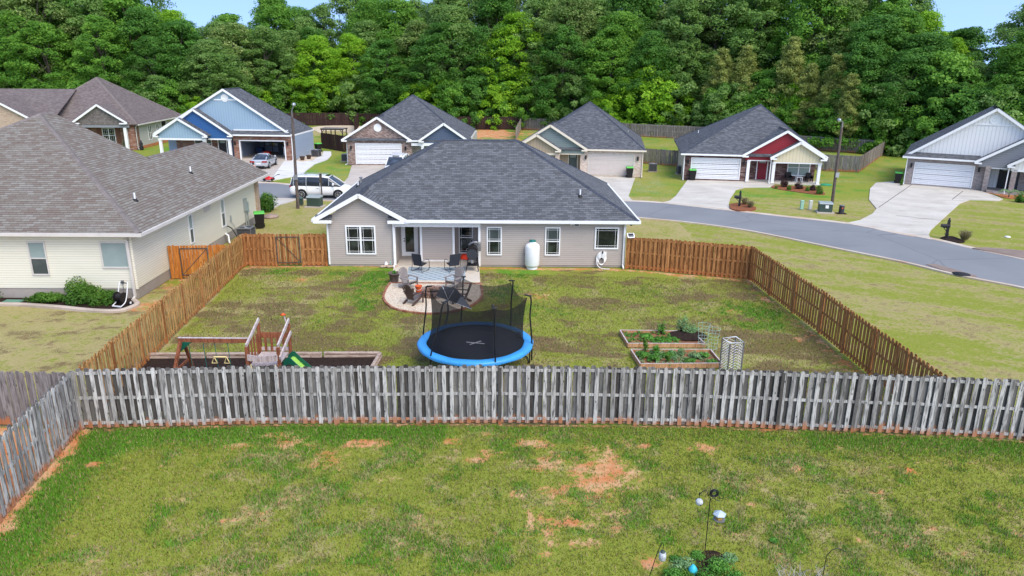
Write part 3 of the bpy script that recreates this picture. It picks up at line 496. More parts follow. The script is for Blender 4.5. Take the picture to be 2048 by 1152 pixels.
fence('picket_fence','orange cedar fence with a gate beside the cream house',[(-17.55,36.2),(-17.1,36.2),(-15.55,36.35),(-14.75,36.4)],1.8,M['wood_o'],style='solid',pitch=.15,side=-1,seed=12,sec=1.9,gate={(1,0):'up'},rail=False)
D_='dark stained fence'
fence('board_fence','dark brown board fence behind the blue house',[(-52,126),(-38.2,131.6),(-27.6,132.7)],2.2,M['wood_d'],style='solid',pitch=.15,side=1,seed=13,sec=4.)
fence('board_fence','dark brown board fence slanting toward the brown brick house',[(-27.4,132.6),(-25.2,118.)],2.2,M['wood_d'],style='solid',pitch=.15,side=-1,seed=14,sec=4.)
fence('board_fence','dark brown board fence behind the brown brick house and bare clay',[(-27.2,132.8),(-10.9,126.2),(1.1,127.2)],2.15,M['wood_d'],style='solid',pitch=.15,side=1,seed=15,sec=4.)
fence('board_fence','low dark brown fence between blue house and brown brick house',[(-25.0,96.6),(-21.2,92.7),(-20.2,98)],2.0,M['wood_d'],style='solid',pitch=.15,side=-1,seed=16,sec=3.)
fence('picket_fence','grey tan fence slanting toward the tan brick house beside bare clay',[(1.3,127.1),(.4,108.)],1.95,M['wood_far'],side=1,seed=17)
fence('picket_fence','grey tan fence behind the tan brick house',[(1.4,127.4),(8,125.2),(18.2,117.3)],1.95,M['wood_far'],side=-1,seed=18)
fence('picket_fence','grey tan fence below the trees between tan house and red house',[(18.4,117.2),(27.6,112.6),(36,107.5)],1.95,M['wood_far'],side=-1,seed=19)
fence('picket_fence','short fence end slanting toward the red gabled house roof',[(28.6,112.),(25.4,100.)],1.9,M['wood_far'],style='solid',pitch=.15,side=-1,seed=20)
fence('picket_fence','low dull fence joining the tan house and the red gabled house',[(14.4,84.2),(17.,82.4),(20.5,81.0)],1.75,M['wood_g2'],style='solid',pitch=.15,side=-1,seed=21)
fence('picket_fence','grey fence under the trees right of the red gabled house',[(36.2,103.4),(40.4,99.5),(47.2,94.5)],1.8,M['wood_far'],side=-1,seed=22)
fence('picket_fence','dull fence closing the yard right of the red gabled house',[(31.8,80.4),(33.7,79.),(36.8,78.1)],1.75,M['wood_g2'],style='solid',pitch=.15,side=-1,seed=23)
fence('picket_fence','sunlit grey fence slanting back to the trees at its far corner',[(36.9,78.2),(47.3,94.4)],1.75,M['wood_far'],style='solid',pitch=.15,side=-1,seed=24)
fence('board_fence','dark fence just visible behind the brown roofed house',[(-58,118),(-44,122)],2.1,M['wood_d'],style='solid',pitch=.15,side=1,seed=25,sec=4.)
# ---------------------------------------------------------------- foliage
def leaves_mesh(name,cen,nrm,sz,asp,tint,rng,curl=.25):
    n=len(cen); r=rng.normal(size=(n,3)); nrm=nrm/np.linalg.norm(nrm,axis=1,keepdims=True)
    t=np.cross(nrm,r); t/=np.linalg.norm(t,axis=1,keepdims=True); b=np.cross(nrm,t); s=sz[:,None]
    a=cen-t*s*.5; c=cen+t*s*.5; m1=cen+b*s*asp*.5-nrm*s*curl*.3; m2=cen-b*s*asp*.5-nrm*s*curl*.3
    V=np.stack([a,m1,c,m2],1).reshape(-1,3); me=bpy.data.meshes.new(name); me.vertices.add(4*n); me.vertices.foreach_set('co',V.reshape(-1)); me.loops.add(4*n); me.loops.foreach_set('vertex_index',np.arange(4*n)); me.polygons.add(n); me.polygons.foreach_set('loop_start',np.arange(n)*4); me.update(calc_edges=True)
    at=me.attributes.new('tint','FLOAT','FACE'); at.data.foreach_set('value',np.clip(tint,0,1)); return me
def crown(name,seed,Ht,Rd,base,nc,nl,ls=.42,shape='oak',flat=.92):
    r=np.random.default_rng(seed); cs=[];cr=[];ct=[]; lob=r.uniform(0,6.28,4)
    for i in range(nc):
        h=r.beta(1.1,1.0); th=r.uniform(0,6.28)
        if shape=='oak': pr=math.sin(math.pi*(.16+.80*h))**.75*(.95 if h<.8 else .85)
        elif shape=='cone': pr=(1-h)**.75*1.05+.06
        else: pr=math.sqrt(max(0,1-(h*.98)**2.2))
        pr*=1+.22*math.sin(th*2+lob[0]+h*3)+.15*math.sin(th*3+lob[1]-h*5)
        q=r.uniform(.45,1.0)**.6; rad=Rd*pr*q
        cs.append((rad*math.cos(th),rad*math.sin(th),base+(Ht-base)*h)); cr.append(r.uniform(.5,1.1)*Rd*.21); ct.append(r.uniform(.05,.95))
    cs=np.array(cs);cr=np.array(cr);ct=np.array(ct); k=np.repeat(np.arange(nc),nl); n=len(k)
    d=r.normal(size=(n,3)); d/=np.linalg.norm(d,axis=1,keepdims=True); d[:,2]=np.where(r.random(n)<.4,np.abs(d[:,2]),d[:,2]); rr=r.uniform(.35,1,n)**.45
    sp=cr[k][:,None]*np.array([1.15,1.15,flat]); cen=cs[k]+d*sp*rr[:,None]; cen+=r.normal(size=(n,3))*.06
    out=cs[k].copy(); out[:,2]=0; out/=np.linalg.norm(out,axis=1,keepdims=True)+.1
    nr=d*.7+out*.35+np.array([0,0,.45])+r.normal(size=(n,3))*.6
    ti=ct[k]*.55+r.random(n)*.3+.12*(rr-.5)+.1
    return leaves_mesh(name,cen,nr,ls*r.uniform(.6,1.3,n),np.full(n,.62)[:,None],ti,r), cs
def limbs(name,cs,Ht,tr,rng,nb=16,top=.8,base=.25):
    mb=MB(); r=random.Random(rng); pts=[]; x=y=0
    for i in range(7):
        z=Ht*top*i/6; x+=r.uniform(-.25,.25)*(i>0); y+=r.uniform(-.25,.25)*(i>0); pts.append((x,y,z-.15))
    rs=[tr*(1.35 if i==0 else 1)*(1-.13*i) for i in range(7)]; mb.tube(pts,rs,7,.4)
    idx=list(range(len(cs))); r.shuffle(idx)
    for i in idx[:nb]:
        c=Vector(cs[i]); j=min(5,max(1,int((c.z/Ht-.18)/top*6))); p=Vector(pts[j]); m=p.lerp(c,.5)+Vector((0,0,-.3)); mb.tube([p,m,c],[tr*.36,tr*.22,tr*.07],5,.6)
    o=mb.build(name,M['bark']); return o
def pine(name,seed,Ht,Rd):
    r=np.random.default_rng(seed); cen=[];nr=[];ti=[]; mb=MB(); mb.tube([(0,0,-.2),(.1,0,Ht*.5),(0,.05,Ht*.98)],[.17,.12,.03],7,.5)
    for L in range(17):
        h=.22+.76*L/16; z=Ht*h; rad=Rd*(1-h)**.7*1.15+.25; nb=5 if L<14 else 3; o0=r.uniform(0,6.28)
        for b in range(nb):
            th=o0+b*6.28/nb+r.uniform(-.35,.35); ln=rad*r.uniform(.55,1.1); up=.12+.5*h
            if r.random()<.12: continue
            e=Vector((math.cos(th)*ln,math.sin(th)*ln,z+ln*up)); mb.tube([(0,0,z),e],[.035,.012],4,.5)
            for s in range(5):
                f=.38+.62*s/4; c0=Vector((0,0,z)).lerp(e,f); tt=r.uniform(.1,.9); m=80
                g=r.normal(size=(m,3))*np.array([.26,.26,.15])*(1+.3*(1-h)); cen.append(np.array(c0)+g); nr.append(r.normal(size=(m,3))*.6+np.array([math.cos(th)*.3,math.sin(th)*.3,.7])); ti.append(np.full(m,tt*.6)+r.random(m)*.35)
    cen=np.concatenate(cen);nr=np.concatenate(nr);ti=np.concatenate(ti); n=len(cen)
    return leaves_mesh(name,cen,nr,r.uniform(.24,.46,n),np.full(n,.30)[:,None],ti,r), mb.build('trunk',M['bark'])
TONES={ 'deep green':leafmat('deep green leaves',(0.035,0.112,0.017),(0.083,0.224,0.028),(0.177,0.378,0.053),.33), 'mid green':leafmat('mid green leaves',(0.053,0.153,0.017),(0.130,0.307,0.031),(0.271,0.496,0.059),.35),
 'bright lime green':leafmat('lime green leaves',(0.106,0.260,0.012),(0.236,0.472,0.021),(0.448,0.684,0.059),.38), 'grey green':leafmat('grey green leaves',(0.065,0.153,0.029),(0.165,0.307,0.059),(0.366,0.531,0.153),.35),
 'olive tipped':leafmat('olive tipped leaves',(0.053,0.130,0.024),(0.165,0.277,0.053),(0.472,0.543,0.189),.33), 'pine':leafmat('pine needles',(0.156,0.222,0.050),(0.351,0.409,0.100),(0.598,0.585,0.180),.3)}
protos=[]
def mkproto(kind,me,tr): 
    o=bpy.data.objects.new('crown',me); C.objects.link(o); me.materials.append(None)
    tr.name='trunk'; return (kind,o,tr)
for i,(Rd,base,sh,nc) in enumerate([(4.8,3.0,'oak',230),(4.4,1.6,'oak',220),(5.4,5.0,'oak',230),(3.9,1.2,'oak',190)]):
    me,cs=crown('crown',20+i,20,Rd,base,nc,165,.26,sh); protos.append(mkproto('tree',me,limbs('trunk',cs,20,.26,i,18)))
for i in range(2):
    me,tr=pine('crown',40+i,13,2.9); protos.append(mkproto('pine',me,tr))
for i in range(2):
    me,cs=crown('crown',50+i,6,2.9,.1,80,150,.23,'bush',.85); protos.append(mkproto('under',me,limbs('trunk',cs,6,.1,i+9,10,.7)))
KIND={'tree':'tree','pine':'pine_tree','under':'understory_tree'}; used=set()
def plant_tree(pi,x,y,sc,rz,tone,label,group,sx=1):
    k,c,t=protos[pi]; nm=KIND[k]; rt=thing(nm,label,'tree',(x,y,0),rz,group); rt.scale=(sc*sx,sc*sx,sc)
    for src in (c,t):
        if src.name not in used and pi not in used: o=src
        else: o=src.copy(); C.objects.link(o)
        o.parent=rt
        if src is c: o.material_slots[0].link='OBJECT'; o.material_slots[0].material=TONES[tone]
    used.add(pi)
def ordn(i): return ['first','second','third','fourth','fifth','sixth','seventh','eighth','ninth','tenth','eleventh','twelfth','thirteenth','fourteenth','fifteenth','sixteenth','seventeenth','eighteenth','nineteenth','twentieth','last but one','last'][i]
LM=[(-400,120,'the far left edge'),(120,330,'the brown roofed house'),(330,560,'the blue house roof'),(560,720,'the long dark fence'),(720,960,'the brown brick house'),(960,1110,'the bare clay bank'),(1110,1300,'the tan brick house'),(1300,1470,'the grey middle fence'),(1470,1660,'the red gabled house'),(1660,1800,'the right fence corner'),(1800,2500,'the white gabled house')]
TP=[(0,-60),(120,-60),(300,-55),(350,0),(385,18),(475,25),(505,0),(530,-20),(590,25),(650,20),(700,-20),(780,10),(830,10),(900,-40),(1100,-50),(1190,-10),(1300,-30),(1400,-30),(1600,-50),(1740,-20),(1780,35),(1820,20),(1865,50),(1895,35),(1925,95),(1965,100),(1990,50),(2048,25),(2150,-20)]
def ytop(px): return np.interp(px,[p[0] for p in TP],[p[1] for p in TP])
front_line=lambda x: np.interp(x,[-75,-52,-38,-27,-11,1,18,28,36,42,48,54,62,75],[122,124,134,136,130,130,121,116,110,103,97,91,84,76])
def depth_px(px,d): r_=ray(px,300); k=d/r_[1]; return r_[0]*k
def hfor(px,x,y):   # tree height whose top reaches ytop
    r_=ray(px,ytop(px)); t=y/r_[1]; return CH+r_[2]*t
items=[]; rt_=random.Random(5)
for row,(off,stp,hs) in enumerate([(2.5,92,.74),(7.5,84,.9),(13,84,1.0),(20,90,1.06),(29,120,1.08)]):
    px=-260+row*31
    while px<2330:
        p=px+rt_.uniform(-24,24); px+=stp*rt_.uniform(.85,1.2)
        r_=ray(p,300); # iterate depth
        d=110
        for _ in range(6): x=r_[0]/r_[1]*d; d=front_line(x)+off+rt_.uniform(-.8,.8)
        if 1400<p<1690 and row<2: continue
        h=hfor(p,x,d)*hs*rt_.uniform(.9,1.06)
        if row>=2 and (370<p<490 or 1840<p<1890): h*=.86
        if 1905<p<2000: h*=.82
        items.append((row,p,x,d,max(9,h)))
rown=['front','second','third','fourth','rearmost']
reg={}
for it in sorted(items,key=lambda t:t[1]):
    row,p,x,d,h=it; lm=[l for l in LM if l[0]<=p<l[1]]
    lm=lm[0][2] if lm else 'the far right edge'; reg.setdefault((row,lm),[]).append(it)
tone_at=[(-300,'mid green'),(60,'bright lime green'),(160,'deep green'),(290,'mid green'),(320,'bright lime green'),(420,'grey green'),(480,'mid green'),(620,'grey green'),(700,'mid green'),(800,'olive tipped'),(900,'grey green'),(980,'olive tipped'),(1090,'grey green'),(1200,'deep green'),(1300,'olive tipped'),(1400,'grey green'),(1500,'mid green'),(1620,'olive tipped'),(1700,'mid green'),(1780,'bright lime green'),(1880,'deep green'),(1930,'grey green'),(1990,'mid green'),(2010,'bright lime green'),(2200,'mid green')]
for (row,lm),L in reg.items():
    for i,(row,p,x,d,h) in enumerate(L):
        if row>=2: tn=[t for q,t in tone_at if q<=p][-1]
        elif row==0: tn=rt_.choice(['mid green','mid green','deep green','bright lime green','grey green','mid green'])
        else: tn=rt_.choice(['deep green','mid green','grey green','deep green','olive tipped'])
        if row==4: tn=rt_.choice(['deep green','grey green'])
        pi=rt_.choice([0,1,2,3] if row>0 else [1,3,1,0]); sc=h/20.3; far='beyond' if 'edge' in lm else 'behind'
        plant_tree(pi,x,d,sc,rt_.uniform(0,6.28),tn,f'{tn} tree, {ordn(i)} from left, {rown[row]}-row wood {far} {lm}','trees of the wood behind the houses',sx=rt_.uniform(1.1,1.5)*(20/h)**.35)
# understory along the wood edge
px=-230; L=[]; 
while px<2300:
    p=px+rt_.uniform(-12,12); px+=rt_.uniform(22,36); r_=ray(p,300); d=110
    for _ in range(6): x=r_[0]/r_[1]*d; d=front_line(x)+rt_.choice([-.4,.4,2.2,4.5])
    L.append((p,x,d))
regs={}
for p,x,d in L:
    lm=[l for l in LM if l[0]<=p<l[1]]; lm=lm[0][2] if lm else 'the far right edge'; regs.setdefault(lm,[]).append((p,x,d))
for lm,L in regs.items():
    for i,(p,x,d) in enumerate(L):
        tn='bright lime green' if (860<p<900 or 1200<p<1320 or 640<p<700 or 20<p<60) and rt_.random()<.8 else rt_.choice(['mid green','mid green','deep green','bright lime green','mid green','grey green'])
        far='beyond' if 'edge' in lm else 'behind'
        plant_tree(rt_.choice([6,7]),x,d,rt_.uniform(.75,1.5)+(d-front_line(x))*.12,rt_.uniform(0,6.28),tn,f'low {tn} tree, {ordn(i)} from left at wood edge {far} {lm}','undergrowth trees along the wood edge')
# pines
PN=[(1428,100,278,'slim pine with bare trunk, leftmost of the pines behind the red gabled house'),(1476,95,275,'tall pale pine, second from left behind the red gabled house'),(1513,175,282,'short pine between two taller pines behind the red roof peak'),(1562,78,288,'tallest pine, standing above the right slope of the red gabled house'),(1604,130,292,'bushy pine right of the tallest pine'),(1652,112,300,'broad pine nearest the right street lamp'),(1686,150,302,'rightmost pine, right of the right street lamp'),(1449,130,277,'pine close behind the tall pale pine on its left')]
for i,(p,yt,yb,lab) in enumerate(PN):
    r_=ray(p,300); d=front_line(r_[0]/r_[1]*105)-.3+(i%2)*1.3; x=r_[0]/r_[1]*d; rr_=ray(p,yt); h=CH+rr_[2]*d/rr_[1]
    plant_tree(4+i%2,x,d,h/13.,i*1.3,'pine',lab,'pines at the wood edge',sx=.95)
# leafy shrubs built as ellipsoids of leaves
def shrub(name,label,cat,x,y,rx,ry,h,mt,n=2600,ls=.09,group=None,seed=1,z0=0,lump=.25,clumps=22):
    r=np.random.default_rng(seed); cs=r.normal(size=(clumps,3)); cs/=np.linalg.norm(cs,axis=1,keepdims=True); cs[:,2]=np.abs(cs[:,2]); q=r.uniform(.35,.8,clumps)[:,None]; cs=cs*q*np.array([rx,ry,h*.85])+np.array([0,0,h*.12])
    k=r.integers(0,clumps,n); d=r.normal(size=(n,3)); d/=np.linalg.norm(d,axis=1,keepdims=True); cr=np.array([rx,ry,h*.6])*.42*(1+lump*r.normal(size=(clumps,1)))[k]
    rr=r.uniform(.3,1,n)**.4; cen=cs[k]+d*cr*rr[:,None]; cen[:,2]=np.maximum(cen[:,2],.02); ti=r.random(clumps)[k]*.4+r.random(n)*.35+.3*(cen[:,2]/h-.3)
    nr=d+np.array([0,0,.6])+r.normal(size=(n,3))*.4; root=thing(name,label,cat,(x,y,z0),0,group)
    me=leaves_mesh('foliage',cen,nr,ls*r.uniform(.6,1.4,n),np.full(n,.6)[:,None],ti,r); o=bpy.data.objects.new('foliage',me); C.objects.link(o); me.materials.append(mt); o.parent=root
    mb=MB(); rr2=random.Random(seed)
    for i in range(7):
        c=cs[rr2.randrange(clumps)]; mb.tube([(0,0,-.03),(c[0]*.4,c[1]*.4,c[2]*.4),tuple(c)],[.03*h,.02*h,.008*h],5)
    mb.build('stem',M['bark'],root); return root
def tuft(name,label,cat,x,y,r,h,mt,n=160,group=None,seed=1,w=.012,z0=0):
    rr=random.Random(seed); mb=MB()
    for i in range(n):
        a=rr.uniform(0,6.28); l=rr.uniform(.2,1)*r; hh=h*rr.uniform(.5,1); b=rr.uniform(0,6.28); W=Vector((math.cos(b),math.sin(b),0))*w; p=Vector((math.cos(a)*l*.25,math.sin(a)*l*.25,z0)); m=p+Vector((math.cos(a)*l*.4,math.sin(a)*l*.4,hh*.75)); e=p+Vector((math.cos(a)*l,math.sin(a)*l,hh*rr.uniform(.6,1)))
        mb.add([p-W,p+W,m+W*.8,m-W*.8,e],[(0,1,2,3),(3,2,4)],rr.random())
    o=mb.build(name,mt); o.location=(x,y,0); return tag(o,label,cat,group)
# ---------------------------------------------------------------- houses
class House:
    def __init__(s,name,label,fr): s.fr=fr; s.root=thing(name,label,'house',(fr.O[0],fr.O[1],0),fr.yaw)
    def pix(s,*a): return s.fr.pix(*a)
    def part(s,mb,name,mt,parent=None,label=None,bevel=0):
        o=mb.build(name,mt,parent or s.root,bevel); 
        if label: o['label']=label
        return o
    # frame: origin o(3), X right, Z up, N out of the wall
def fbox(mb,F,a0,a1,b0,b1,c0,c1,t=.5):
    o,X,Z,N=[Vector(v) for v in F]; return mb.box(o+X*(a0+a1)/2+Z*(b0+b1)/2+N*(c0+c1)/2,(abs(a1-a0)/2,abs(c1-c0)/2,abs(b1-b0)/2),X,N,Z,t)
def front(v,u=0): return ((u,v,0),(1,0,0),(0,0,1),(0,-1,0))
def rside(u,v=0): return ((u,v,0),(0,1,0),(0,0,1),(1,0,0))
def window(H,F,a0,a1,b0,b1,style='sash',glass='glass',fw=.07,trim='white',cols=1,mun=None,low=None):
    mb=MB(); 
    for (p,q,r_,s_) in ((a0-fw,a1+fw,b1,b1+fw),(a0-fw,a1+fw,b0-fw,b0),(a0-fw,a0,b0,b1),(a1,a1+fw,b0,b1)): fbox(mb,F,p,q,r_,s_,-.02,.055)
    for i in range(1,cols): c=a0+(a1-a0)*i/cols; fbox(mb,F,c-.05,c+.05,b0,b1,-.02,.052)
    if style=='sash':
        m=(b0+b1)/2; fbox(mb,F,a0,a1,m-.025,m+.025,-.02,.045)
    w=H.part(mb,'window',M[trim]); mb=MB(); m=(b0+b1)/2
    if style=='sash' and low: 
        fbox(mb,F,a0,a1,m,b1,-.02,.012); H.part(mb,'pane',M[glass],w); mb=MB(); fbox(mb,F,a0,a1,b0,m,-.02,.010); H.part(mb,'pane',M[low],w)
    else: fbox(mb,F,a0,a1,b0,b1,-.02,.012); H.part(mb,'pane',M[glass],w)
    if mun:
        mb=MB(); k=.016; cw=(a1-a0)/cols
        for i in range(cols):
            x0=a0+cw*i+(.05 if i else 0); x1=a0+cw*(i+1)-(.05 if i<cols-1 else 0); bs=[(b0,m-.025),(m+.025,b1)] if style=='sash' else [(b0,b1)]
            for j,(y0,y1) in enumerate(bs):
                d=mun
                for x in (x0+d,x1-d): fbox(mb,F,x-k/2,x+k/2,y0,y1,0,.024)
                ys_=[y1-d] if (style=='sash' and j==1) else ([y0+d] if style=='sash' else [y0+d,y1-d])
                if style=='sash': ys_=[y1-d,y0+d][j^1:j^1+1]
                for y in ys_: fbox(mb,F,x0,x1,y-k/2,y+k/2,0,.0255)
        H.part(mb,'muntin',M[trim],w)
    return w
def door(H,F,a0,a1,b0,b1,mt,glaz=None,lite=True,trim='white',fw=.09):
    mb=MB()
    for q in ((a0-fw,a0,b0,b1+fw),(a1,a1+fw,b0,b1+fw),(a0,a1,b1,b1+fw)): fbox(mb,F,*q,-.02,.06)
    fr=H.part(mb,'door_frame',M[trim]); mb=MB(); fbox(mb,F,a0,a1,b0,b1,-.02,.03); w_=a1-a0; h_=b1-b0
    if not glaz:
        for (p,q,r_,s_) in ((.12,.46,.08,.38),(.54,.88,.08,.38),(.12,.46,.45,.74),(.54,.88,.45,.74)): fbox(mb,F,a0+p*w_,a0+q*w_,b0+r_*h_,b0+s_*h_,.03,.038)
    d=H.part(mb,'door',mt); mb=MB()
    if glaz: fbox(mb,F,a0+.17*w_,a1-.17*w_,b0+.13*h_,b1-.06*h_,0,.036); H.part(mb,'door_glass',M['glass'],d)
    elif lite: fbox(mb,F,a0+.16*w_,a1-.16*w_,b0+.80*h_,b0+.94*h_,0,.036); H.part(mb,'door_glass',M['blind'],d)
    mb=MB(); hx=a0+.1*w_; 
    for z in (.46,.53): fbox(mb,F,hx-.03,hx+.03,b0+z*h_-.03,b0+z*h_+.03,.03,.08)
    H.part(mb,'handle',M['black'],d); return d
def garage_door(H,F,a0,a1,b0,b1,mt,trim='white'):
    mb=MB(); n=4
    for i in range(n):
        z0=b0+(b1-b0)*i/n; z1=b0+(b1-b0)*(i+1)/n; fbox(mb,F,a0,a1,z0+.003,z1-.003,-.05,0)
        for k in range(3): fbox(mb,F,a0+.03,a1-.03,z0+.04+k*(z1-z0-.04)/3,z0+.015+(k+1)*(z1-z0-.04)/3,0,.006)
    g=H.part(mb,'garage_door',mt); mb=MB(); fw=.10
    for q in ((a0-fw,a0,b0,b1+fw),(a1,a1+fw,b0,b1+fw),(a0,a1,b1,b1+fw)): fbox(mb,F,*q,-.04,.04)
    H.part(mb,'garage_door_frame',M[trim]); return g
def lantern(H,F,a,b):
    mb=MB(); fbox(mb,F,a-.05,a+.05,b-.1,b+.15,0,.03); fbox(mb,F,a-.08,a+.08,b-.18,b+.12,.06,.2); fbox(mb,F,a-.1,a+.1,b+.12,b+.16,.04,.22); fbox(mb,F,a-.04,a+.04,b+.16,b+.24,.08,.16); H.part(mb,'wall_lantern',M['black'])
def downspout(H,x,y,z1,mt='white',out=(0,-1,0),s=.04,lean=.22):
    mb=MB(); o=Vector(out); p=Vector((x,y,0)); mb.bar(p+o*.06+Vector((0,0,.12)),p+o*.06+Vector((0,0,z1-.3)),2*s,2*s,up=(1,0,0) if abs(out[0])<.5 else (0,1,0)); mb.bar(p+o*.06+Vector((0,0,z1-.32)),p+o*(.06+lean)+Vector((0,0,z1-.05)),2*s,2*s,up=(1,0,0) if abs(out[0])<.5 else (0,1,0))
    mb.bar(p+o*.05+Vector((0,0,.14)),p+o*.35+Vector((0,0,.05)),2*s,2*s); H.part(mb,'downspout',M[mt])
def hip(H,u0,u1,v0,v1,ze,a,b,mt,cap,th=.14,lift=0,front_gable=False,name='roof',ridge=True):
    c=[(u0,v0,ze),(u1,v0,ze),(u1,v1,ze),(u0,v1,ze)]; A=tuple(a);B=tuple(b)
    if abs(A[0]-B[0])+abs(A[1]-B[1])<.3: polys=[(c[0],c[1],A),(c[1],c[2],A),(c[2],c[3],A),(c[3],c[0],A)]; B=A
    elif abs(A[1]-B[1])<.3: polys=[(c[0],c[1],B,A),(c[1],c[2],B),(c[2],c[3],A,B),(c[3],c[0],A)]      # ridge along u
    else: polys=[(c[0],c[1],A),(c[1],c[2],B,A),(c[2],c[3],B),(c[3],c[0],A,B)]                            # ridge along v
    if front_gable: polys=polys[1:]
    r=H.part(MB().slab(polys,th),name,mt)
    mb=MB(); along_u=abs(A[1]-B[1])<.3 and A!=B
    e=[(c[0],A),(c[1],B if along_u else A),(c[2],B),(c[3],A if along_u else B)]
    if front_gable: e=e[2:]
    for p,q in e: capstrip(mb,p,q)
    if A!=B: capstrip(mb,A,B)
    H.part(mb,'ridge_cap',cap,r); return r
def capstrip(mb,p,q,w=.3):
    p=Vector(p);q=Vector(q);d=q-p;L=d.length;X=d/L;Y=Vector((0,0,1)).cross(X).normalized();Z=X.cross(Y); n=max(2,int(L/.22))
    for i in range(n):
        a=p+X*(L*i/n); b=p+X*(L*(i+1)/n+.03); t=random.random()
        for s in (-1,1):
            o=Z*.03; dn=Y*s*w/2-Z*(.085 if abs(X.z)>.05 else .09); mb.add([a+o+Z*.012,b+o,b+o+dn,a+o+dn+Z*.012],[(0,1,2,3)],t)
def gutter(H,segs,mt='white',nm='gutter'):
    mb=MB()
    for p,q in segs: mb.bar(p,q,.11,.15)
    H.part(mb,nm,M[mt])
def gable(H,u0,u1,ze,up,zp,v0,v1,panel,roof,zb=None,lift=0,trim='white',vent=None,over=.32,cap=None,ret=.55,pv=None,vlen=None,skirt=0):
    ze+=lift; zp+=lift; pv=v0+over if pv is None else pv
    r=H.part(MB().slab([((u0,v0,ze),(up,v0,zp),(up,v1,zp),(u0,v1,ze)),((up,v0,zp),(u1,v0,ze),(u1,v1,ze),(up,v1,zp))],.12),'gable_roof',roof)
    if cap: mb=MB(); capstrip(mb,(up,v0+.02,zp),(up,v1,zp)); H.part(mb,'ridge_cap',cap,r)
    mb=MB()
    for (p,q) in (((u0,ze),(up,zp)),((u1,ze),(up,zp))):
        P=Vector((p[0],v0-.018,p[1]-.11)); Q=Vector((q[0],v0-.018,q[1]-.11)); X=(Q-P).normalized(); Z=X.cross(Vector((0,1,0))); Z=Z if Z.z>0 else -Z
        mb.box((P+Q)/2,((Q-P).length/2+.02,.02,.11),X,(0,1,0),Z)
        mb.box((P+Q)/2+Vector((0,over/2+.01,-.10)),((Q-P).length/2,over/2,.012),X,(0,1,0),Z)
    if ret:
        for (a,b) in ((u0,u0+ret),(u1-ret,u1)): mb.bx(a-.02,b,v0-.045,v0+.06,ze-.24,ze-.1); mb.bx(a,b-.01,v0+.06,pv,ze-.24,ze-.2)
    H.part(mb,'rake_trim',M[trim]); i=.18; zb=ze-.25 if zb is None else zb; s0=(zp-ze)/(up-u0); s1=(zp-ze)/(u1-up)
    e0=u0+over; e1=u1-over; zz0=ze-.12+s0*over-.02; zz1=ze-.12+s1*over-.02
    pts=[(e0,zb),(e1,zb),(e1,zz1),(up,zp-.15),(e0,zz0)]; n=5; f=[(x,pv,z) for x,z in pts]; b=[(x,pv+.1,z) for x,z in pts]
    mb=MB().add(f+b,[tuple(range(5)),tuple(range(9,4,-1))]+[(j+5,(j+1)%5+5,(j+1)%5,j) for j in range(5)]); H.part(mb,'gable_panel',panel)
    if ret:   # little shingled returns beside the panel
        mb=MB()
        for (a,b) in ((u0+.03,u0+ret),(u1-ret,u1-.03)): mb.slab([((a,v0+.02,ze-.09),(b,v0+.02,ze-.09),(b,pv+.02,ze+.12),(a,pv+.02,ze+.12))],.03)
        H.part(mb,'return_roof',roof)
    if vent:
        mb=MB(); n=24
        for r0,r1,c in ((vent[2],vent[2]*.8,.05),(vent[2]*.45,vent[2]*.3,.06)):
            vs=[];
            for k in range(n):
                a=2*math.pi*k/n
                for rr,cc in ((r0,0),(r0,c),(r1,c),(r1,0)): vs.append((vent[0]+rr*math.cos(a),pv-cc,vent[1]+rr*math.sin(a)))
            mb.add(vs,[(k*4+j,k*4+j+1,((k+1)%n)*4+j+1,((k+1)%n)*4+j) for k in range(n) for j in range(3)])
        rv=vent[2]; mb.add([(vent[0]+rv*.85*math.cos(2*math.pi*k/n),pv-.012,vent[1]+rv*.85*math.sin(2*math.pi*k/n)) for k in range(n)],[tuple(range(n))]); H.part(mb,'round_vent',M[trim])
    return r
def pipe(H,u,v,z,mt='whiteplastic'):
    mb=MB(); mb.lathe((u,v,z-.05),[(.16,0),(.10,.1),(.06,.14)],10); o=H.part(mb,'vent_flashing',M['blackplastic']); H.part(MB().cyl((u,v,z),(u,v,z+.38),.045),'vent_pipe',M[mt],o)
# ---- A: taupe house with the open porch
fA=Fr((659,532),yaw=.8); A=House('taupe_house','single storey taupe sided house with charcoal hip roof and recessed back porch, in the middle',fA)
W=16.32; ze=2.72
mb=MB(); mb.bx(0,3.68,0,4,.12,2.62); mb.bx(8.32,W,0,4,.12,2.62); mb.bx(0,W,4,12.3,.12,2.62); mb.bx(3.68,5.0,1.9,4,.12,2.62); mb.bx(5.0,6.82,.9,4,.12,2.62); mb.bx(6.82,8.32,1.9,4,.12,2.62)
A.part(mb,'wall',M['taupe']); A.part(MB().bx(.03,3.65,.03,1,0,.12).bx(8.35,W-.03,.03,1,0,.12).bx(.03,W-.03,1,12.27,0,.118),'foundation',M['found'])
A.part(MB().bx(3.70,8.30,-.02,1.9,0,.07),'porch_floor',M['conc3'])
hx=6.5; p=.555; xl,xg,xr,yf,yb=-.62,4.34,16.95,-.36,12.66; xm=(xl+xg)/2; zr=ze+p*hx; zm=ze+p*(xm-xl)
xh=xr-6.5; yh=yf+6.5; Lr=(xl+6.5,yh,zr); Rr_=(xh,yh,zr); gp_=(xm,yf+xm-xl,zm)
r=A.part(MB().slab([((xl,yf,ze),(xm,yf,zm),gp_,Lr,(xl,yb,ze)),((xm,yf,zm),(xg,yf,ze),gp_),((xg,yf,ze),(xr,yf,ze),Rr_,Lr,gp_),((xr,yf,ze),(xr,yb,ze),Rr_),((xl,yb,ze),(xr,yb,ze),Rr_,Lr)],.13),'roof',M['roofA'])
